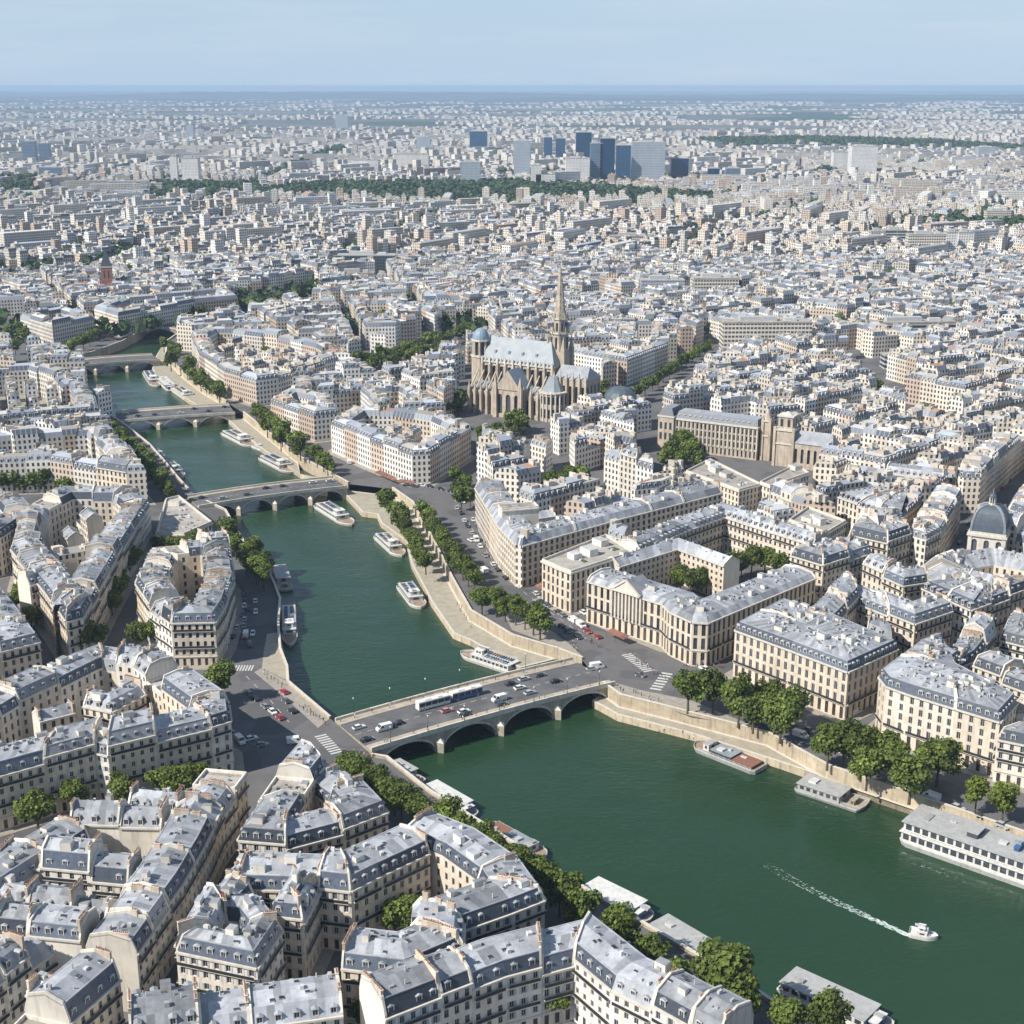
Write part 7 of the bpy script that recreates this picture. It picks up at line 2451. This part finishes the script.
GROUPS = [
    ([(300, 705), (328, 725)], 7, "on the left bank pavement by the river wall", .02),
    ([(262, 672), (284, 690)], 5, "beside the zebra crossing on the left bank", .02),
    ([(355, 752), (372, 760)], 6, "at the left mouth of the first bridge", .02),
    ([(586, 640), (604, 650)], 5, "on the palace side of the right bank junction", .06),
    ([(630, 655), (665, 680)], 9, "on the zebra crossing of the right bank junction", .03),
    ([(560, 636), (580, 652)], 7, "on the pavement at the right end of the bridge", .06),
    ([(612, 688), (660, 702)], 6, "along the sunlit quay parapet", .06),
    ([(520, 588), (585, 622)], 10, "on the pavement before the palace", .06),
    ([(455, 600), (468, 630)], 4, "on the paved esplanade", QZ + .01),
    ([(640, 724), (700, 742)], 3, "on the lower path under the quay wall", QZ + .01),
    ([(680, 665), (725, 668)], 6, "by the rounded corner of the palace", .06),
    ([(410, 472), (450, 470)], 8, "on the pavement of the rounded block", .02),
    ([(480, 530), (510, 572)], 9, "on the pavement along the ministry", .07),
]
for pts, cntt, where, z in GROUPS:
    a, b = g(*pts[0], z), g(*pts[1], z)
    cntt = int(cntt * 1.6)
    for i in range(cntt):
        t = (i + R.random()) / cntt
        p = lerp(a, b, t)
        person((p[0] + R.uniform(-1.2, 1.2), p[1] + R.uniform(-1.2, 1.2)), z, where, i)
for s, nm in ((-1, "near"), (1, "far")):
    for i in range(16):
        x = L1 * (i + R.random()) / 16
        p = batt(x, s * (B1W / 2 - B1W * .08), 0)
        person(p[:2], btop(x) + .16, f"along the {nm} pavement of the first bridge", i)
print("PEOPLE", N_P[0])

# lamp posts on the first bridge
def lamp_meshes():
    mb = MB(); mb.tube((0, 0), .16, .10, 0, .8, 8); mb.tube((0, 0), .07, .05, .8, 4.6, 8); mb.tube((0, 0), .12, .2, 4.6, 4.75, 8)
    post = mb.mesh("post", [mt['iron']])
    mb = MB(); mb.tube((0, 0), .14, .24, 4.751, 5.25, 8); mb.tube((0, 0), .26, .04, 5.251, 5.5, 8)
    return post, mb.mesh("lantern", [mt['white']])
LM = lamp_meshes()
for s, nm in ((-1, "near"), (1, "far")):
    for i in range(7):
        x = L1 * (i + .5) / 7
        p = batt(x, s * (B1W / 2 + .07), btop(x) + 1.05)
        r = thing("street_lamp", f"dark iron lamp post, {nth(i)} from the left along the {nm} parapet of the first bridge", "lamp", p, 0, "lamp posts on the first bridge")
        link("post", LM[0], r); link("lantern", LM[1], r)

# ------------------------------------------------------------------ boats
def boat(pa, pb, W, label, kind, group=None, z=WZ, roofm=None):
    A, B = g(*pa, z), g(*pb, z)
    L = d2(A, B)
    a = math.atan2(B[1] - A[1], B[0] - A[0])
    c = lerp(A, B, .5)
    nm, ct = {'tour': ("tour_boat", "boat"), 'barge': ("barge", "barge"), 'rest': ("restaurant_boat", "boat"), 'big': ("floating_restaurant", "ship"), 'motor': ("motorboat", "boat"), 'ponton': ("floating_pavilion", "houseboat")}[kind]
    r = thing(nm, label, ct, (c[0], c[1], z), a, group)
    def P(mb, name, mats):
        return link(name, mb.mesh(name, [mt[m] for m in mats]), r)
    h = L / 2
    def outline(w, l0=-h, l1=h, bow=.16, stern=.05):
        o = []
        n = 8
        for i in range(n + 1):                       # right side, stern to bow
            t = i / n
            x = l1 - (l1 - l0) * bow * (1 - t)
            o.append((x, -w * math.cos(t * math.pi / 2) ** .75 if t < 1 else 0))
        o = [(l0 + (l1 - l0) * stern, -w)] + o
        o = [(l0, -w * .82)] + o
        return o + [(x, -y) for x, y in o[::-1] if abs(y) > 1e-6]
    def hull(fb, mat, deckm, bow=.16, w=W / 2):
        mb = MB()
        lo, hi = outline(w * .88, -h * .98, h * .95, bow), outline(w, bow=bow)
        mb.hexa([(x, y, -.4) for x, y in lo], [(x, y, fb) for x, y in hi], 0, .5, False, True, 1)
        rim = [(x * .985, y * .93) for x, y in hi]
        n = len(hi)
        for i in range(n):
            j = (i + 1) % n
            q = [hi[i], hi[j], rim[j], rim[i]]
            mb.hexa([(*p, fb + .003) for p in q], [(*p, fb + .45) for p in q], 0, .7)
        P(mb, "hull", (mat, deckm))
    def cabin(x0, x1, w, z0, z1, mat, roofm, winw=1.3, gap=.5, roof_over=.25, name="cabin", wz=(.35, .8)):
        mb = MB()
        mb.prism([(x0, -w), (x1, -w), (x1, w), (x0, w)], z0, z1, 0)
        P(mb, name, (mat,))
        mb = MB()
        mb.prism([(x0 - roof_over, -w - roof_over), (x1 + roof_over, -w - roof_over), (x1 + roof_over, w + roof_over), (x0 - roof_over, w + roof_over)], z1 + .002, z1 + .16, 0, .5, True)
        k = max(2, int((x1 - x0) / 7))
        for i in range(k):
            if R.random() < .6:
                xc = x0 + (x1 - x0) * (i + .5) / k + R.uniform(-1, 1)
                sx, sy = R.uniform(.5, 1.4), R.uniform(.4, w * .4)
                yc = R.uniform(-.4, .4) * w
                mb.prism([(xc - sx, yc - sy), (xc + sx, yc - sy), (xc + sx, yc + sy), (xc - sx, yc + sy)], z1 + .161, z1 + R.uniform(.3, .8), 1, R.random())
        P(mb, "roof", (roofm, 'clutter'))
        n = max(1, int((x1 - x0 - .6) / (winw + gap)))
        pit = (x1 - x0 - .6) / n
        za, zb = z0 + (z1 - z0) * wz[0], z0 + (z1 - z0) * wz[1]
        mbw = MB(); mbw.prism([(-winw / 2, -.04), (winw / 2, -.04), (winw / 2, .04), (-winw / 2, .04)], 0, zb - za, 0, .5, True)
        wm = mbw.mesh("window", [mt['glass']])
        for i in range(n):
            for s in (-1, 1):
                link("window", wm, r, (x0 + .3 + pit * (i + .5), s * w, za))
        for x in (x0, x1):
            link("window", wm, r, (x, 0, za), math.pi / 2, (min(1.6, 2 * w * .7 / winw), 1, 1))
    def rail(x0, x1, w, z0, hh=.9):
        mb = MB()
        n = max(2, int((x1 - x0) / 2))
        for s in (-1, 1):
            mb.bar((x0, s * w, z0 + hh), (x1, s * w, z0 + hh), .06)
            mb.bar((x0, s * w, z0 + hh * .5), (x1, s * w, z0 + hh * .5), .04)
            for i in range(n + 1):
                x = x0 + (x1 - x0) * i / n
                mb.bar((x, s * w, z0), (x, s * w, z0 + hh), .05)
        P(mb, "railing", ('white',))
    def seats(x0, x1, w, z0):
        mb = MB()
        n = int((x1 - x0) / 1.1)
        for i in range(n):
            x = x0 + (x1 - x0) * (i + .5) / n
            for s in (-1, 1):
                mb.prism([(x - .22, s * w * .55 - w * .35), (x + .22, s * w * .55 - w * .35), (x + .22, s * w * .55 + w * .35), (x - .22, s * w * .55 + w * .35)], z0 + .003, z0 + .5, R.choice((0, 1)), R.random())
        P(mb, "bench", ('bluep', 'deck'))
    if kind == 'tour':
        hull(1.1, 'boat', 'deck', .22)
        cabin(-h * .85, h * .45, W * .40, 1.105, 3.1, 'boat', 'boat', 1.5, .3)
        rail(-h * .8, h * .4, W * .38, 3.27)
        seats(-h * .75, h * .05, W * .36, 3.27)
        cabin(h * .12, h * .36, W * .26, 3.275, 5.0, 'boat', 'white', .9, .3, .2, "wheelhouse")
        rail(h * .5, h * .8, W * .3, 1.1)
    elif kind == 'barge':
        hull(1.2, 'boatgrey', 'deck', .14)
        cabin(-h * .25, h * .35, W * .36, 1.205, 2.6, 'boatdark', 'palezinc', 1.2, .8)
        cabin(-h * .86, -h * .3, W * .36, 1.205, 2.0, 'reddeck', 'reddeck', 1.0, 1.2)
        cabin(h * .45, h * .62, W * .28, 1.205, 3.4, 'boat', 'boatgrey', .9, .3, .2, "wheelhouse")
        rail(-h * .9, h * .7, W * .46, 1.2)
    elif kind == 'rest':
        hull(.9, 'boat', 'quaypave', .10)
        cabin(-h * .92, h * .62, W * .44, .905, 3.6, 'boat', roofm or 'boat', 1.6, .7, .35)
        cabin(h * .66, h * .80, W * .30, .905, 3.0, 'bluep', 'boat', 1.0, .3, .2, "wheelhouse")
        rail(h * .64, h * .92, W * .36, .9)
    elif kind == 'ponton':
        hull(.8, 'boatgrey', 'quaypave', .05)
        cabin(-h * .9, h * .35, W * .42, .805, 3.2, 'boatgrey', 'boatgrey', 1.3, .8, .45)
        rail(h * .4, h * .95, W * .40, .8)
        cabin(h * .6, h * .72, W * .2, .805, 2.2, 'deck', 'quaypave', .6, .3, .2, "kiosk")
    elif kind == 'big':
        hull(1.6, 'boat', 'deck', .06)
        cabin(-h * .97, h * .94, W * .46, 1.605, 4.6, 'boat', 'boat', 1.7, .6, .5, wz=(.3, .85))
        cabin(-h * .95, h * .92, W * .43, 4.77, 7.6, 'boat', 'boatgrey', 1.7, .6, .6, "upper_cabin", wz=(.25, .85))
        rail(-h * .95, h * .92, W * .48, 4.77)
        cabin(-h * .1, h * .05, W * .2, 7.77, 9.2, 'boatdark', 'boatgrey', 1.0, .3, .2, "roof_lounge")
        cabin(h * .55, h * .62, W * .15, 7.77, 8.8, 'bluep', 'bluep', 1.0, .3, .1, "skylight")
    elif kind == 'motor':
        hull(.9, 'boat', 'boat', .45)
        cabin(-h * .45, h * .25, W * .34, .905, 1.9, 'boat', 'boat', 1.2, .25, .05)
        cabin(-h * .35, h * .05, W * .27, 2.07, 2.9, 'boat', 'white', .8, .2, .2, "flybridge")
        rail(h * .3, h * .8, W * .25, .9, .6)
    return r
boat((320, 507), (352, 527), 8.5, "white tour boat under way just below the second bridge", 'tour')
boat((380, 538), (402, 558), 7.5, "white tour boat beside the esplanade wall", 'tour')
boat((404, 588), (421, 610), 7.5, "white tour boat in mid river facing the esplanade end", 'tour')
boat((518, 673), (461, 654), 8.0, "long white tour boat moored at the foot of the pale quay wall", 'tour')
boat((279, 571), (286, 592), 6.5, "dark-decked boat moored under the quay trees by the horseshoe block", 'ponton')
boat((289, 610), (290, 648), 6.0, "slim white boat moored along the left bank quay", 'tour')
boat((227, 434), (254, 448), 10.0, "white tour boat moored just below the third bridge", 'tour')
boat((254, 447), (266, 452), 4.5, "small white launch astern of the moored tour boat", 'motor')
boat((265, 459), (294, 474), 10.0, "white tour boat moored under the trees before the second bridge", 'tour')
boat((148, 374), (157, 388), 9.0, "white boat, left one of three above the third bridge", 'tour')
boat((161, 381), (173, 392), 8.0, "white boat, middle one of three above the third bridge", 'rest')
boat((177, 391), (193, 402), 9.0, "white boat, right one of three above the third bridge", 'tour')
boat((152, 454), (164, 464), 6.5, "small white boat moored at the left quay, upper one", 'tour')
boat((168, 467), (182, 479), 7.0, "small white boat moored at the left quay, lower one", 'tour')
boat((761, 772), (695, 746), 8.0, "grey barge with pale and red-brown deckhouses below the sunlit wall", 'barge')
boat((800, 787), (866, 809), 9.0, "grey-roofed floating pavilion moored beside the sunlit quay", 'ponton')
boat((908, 836), (1046, 884), 14.0, "big white two-deck floating restaurant at the right edge", 'big')
boat((909, 934), (938, 940), 3.6, "small white motorboat trailing a wake in open water", 'motor')
boat((588, 893), (650, 924), 7.5, "white restaurant boat with pale roof beside the quay trees", 'rest')
boat((656, 931), (714, 966), 8.0, "restaurant boat with grey and white roof behind the quayside trees", 'rest', roofm='boatgrey')
boat((784, 986), (892, 1036), 8.5, "long grey-roofed boat leaving the bottom edge of the picture", 'rest', roofm='boatgrey')
boat((428, 793), (474, 820), 6.5, "white boat moored behind the shaded quay trees near the first bridge", 'rest')
boat((488, 829), (545, 862), 6.5, "dark-roofed barge moored behind the shaded quay trees", 'barge')
boat((392, 770), (420, 786), 6.0, "low pontoon with white deckhouse beside the first bridge arch", 'ponton')
# wake of the motorboat
a, b = g(907, 935, WZ), g(770, 868, WZ)
mb = MB()
L = d2(a, b); d = ((b[0] - a[0]) / L, (b[1] - a[1]) / L); nn = (-d[1], d[0])
for i in range(620):
    t = R.random() ** 1.7
    x = t * L * 1.05
    wob = 1.4 * math.sin(x * .08) * t
    sp_ = (.35 + 1.2 * t)
    y = wob + R.choice((-1, 1, -1, 1, 0)) * sp_ * R.uniform(.6, 1.0) + R.gauss(0, .25)
    s = R.uniform(.10, .42) * (1 - .72 * t)
    ar = R.uniform(-.5, .5)
    c = (a[0] + d[0] * x + nn[0] * y, a[1] + d[1] * x + nn[1] * y)
    P = [(c[0] + (d[0] * u - d[1] * v) * s, c[1] + (d[1] * u + d[0] * v) * s, WZ + .015 + .0005 * (i % 40)) for u, v in ((-2.2, -.1), (-.5, -.5), (1.8, -.2), (.8, .45))]
    mb.face(P, 0, R.random())
struct(mb.build("wake_foam", mt['foam']), 'stuff')

# ------------------------------------------------------------------ cafe awnings along the pavements
def awning(a, b, w, label, z=2.7):
    L = d2(a, b); d = ((b[0] - a[0]) / L, (b[1] - a[1]) / L); nn = (d[1], -d[0])
    r = thing("cafe_awning", label, "awning", (*a, 0), 0, "awnings along the palace fronts")
    def at(x, y, zz):
        return (a[0] + d[0] * x + nn[0] * y, a[1] + d[1] * x + nn[1] * y, zz)
    mb = MB()
    k = max(2, int(L / 2.2))
    for i in range(k):
        x0, x1 = L * i / k, L * (i + .96) / k
        lo = [at(x0, 0, z + .6), at(x0, w, z), at(x1, w, z), at(x1, 0, z + .6)]
        mb.hexa([(p[0], p[1], p[2] - .06) for p in lo], lo, 0, R.random(), True)
        mb.face([at(x0, w, z), at(x0, w, z - .35), at(x1, w, z - .35), at(x1, w, z)], 0, R.random())
    mb.build("canvas", mt['awning'], r)
    for x in (0.1, L / 2, L - .1):
        m2 = MB(); p = at(x, w - .1, 0); m2.tube(p, .05, .05, .1, z, 6); m2.build("post", mt['iron'], r)
for i, (pa, pb, w, lab) in enumerate((
    ((541, 590), (556, 598), 3, "brown-red awning at the foot of the flat-roofed pavilion, left one"),
    ((558, 600), (572, 607), 3, "brown-red awning at the foot of the flat-roofed pavilion, right one"),
    ((612, 636), (630, 644), 3, "long brownish red awning at the door of the pediment palace"),
    ((380, 476), (398, 484), 3, "reddish awning at the foot of the rounded block, left one"),
    ((400, 485), (416, 487), 3, "reddish awning at the foot of the rounded block, right one"))):
    awning(g(*pa), g(*pb), w, lab)

# ------------------------------------------------------------------ distant hills and the hazy air
mb = MB()
for (y0, hgt, ph, wav) in ((20500, 55, 0.3, 2600), (25000, 120, 1.7, 5200), (31000, 165, 4.1, 8200)):
    n = 160
    W = y0 * .5
    prof = []
    for i in range(n + 1):
        x = -W + 2 * W * i / n
        z = hgt * (.45 + .25 * math.sin(x / wav + ph) + .18 * math.sin(x / wav * 2.7 + ph * 2) + .12 * math.sin(x / wav * 6.3 + ph)) + R.uniform(-.07, .07) * hgt
        prof.append((x, z))
    k = len(mb.v)
    for x, z in prof:
        mb.v += [(x, y0 - 1800, -2), (x, y0, max(z, 2)), (x, y0 + 2500, -2)]
    for i in range(n):
        a = k + i * 3; b = a + 3
        mb.idx((a, b, b + 1, a + 1)); mb.idx((a + 1, b + 1, b + 2, a + 2))
struct(mb.build("hills", mt['hill'], smooth=True))
mb = MB()
X, Y0, Y1 = 30000, -600, 38000
mb.prism([(-X, Y0), (X, Y0), (X, Y1), (-X, Y1)], WZ - 2.0, CAM_H + 6, 0, .5, True)
hz = bpy.data.materials.new("haze_air")
n, l = nt(hz)
n.remove(n["Principled BSDF"])
pv = n.new("ShaderNodeVolumePrincipled")
pv.inputs["Color"].default_value = (0.56, 0.75, 1.0, 1)
pv.inputs["Density"].default_value = HAZE_DENSITY
pv.inputs["Anisotropy"].default_value = 0.0
l.new(pv.outputs[0], n["Material Output"].inputs["Volume"])
o = struct(mb.build("haze", hz), 'stuff')
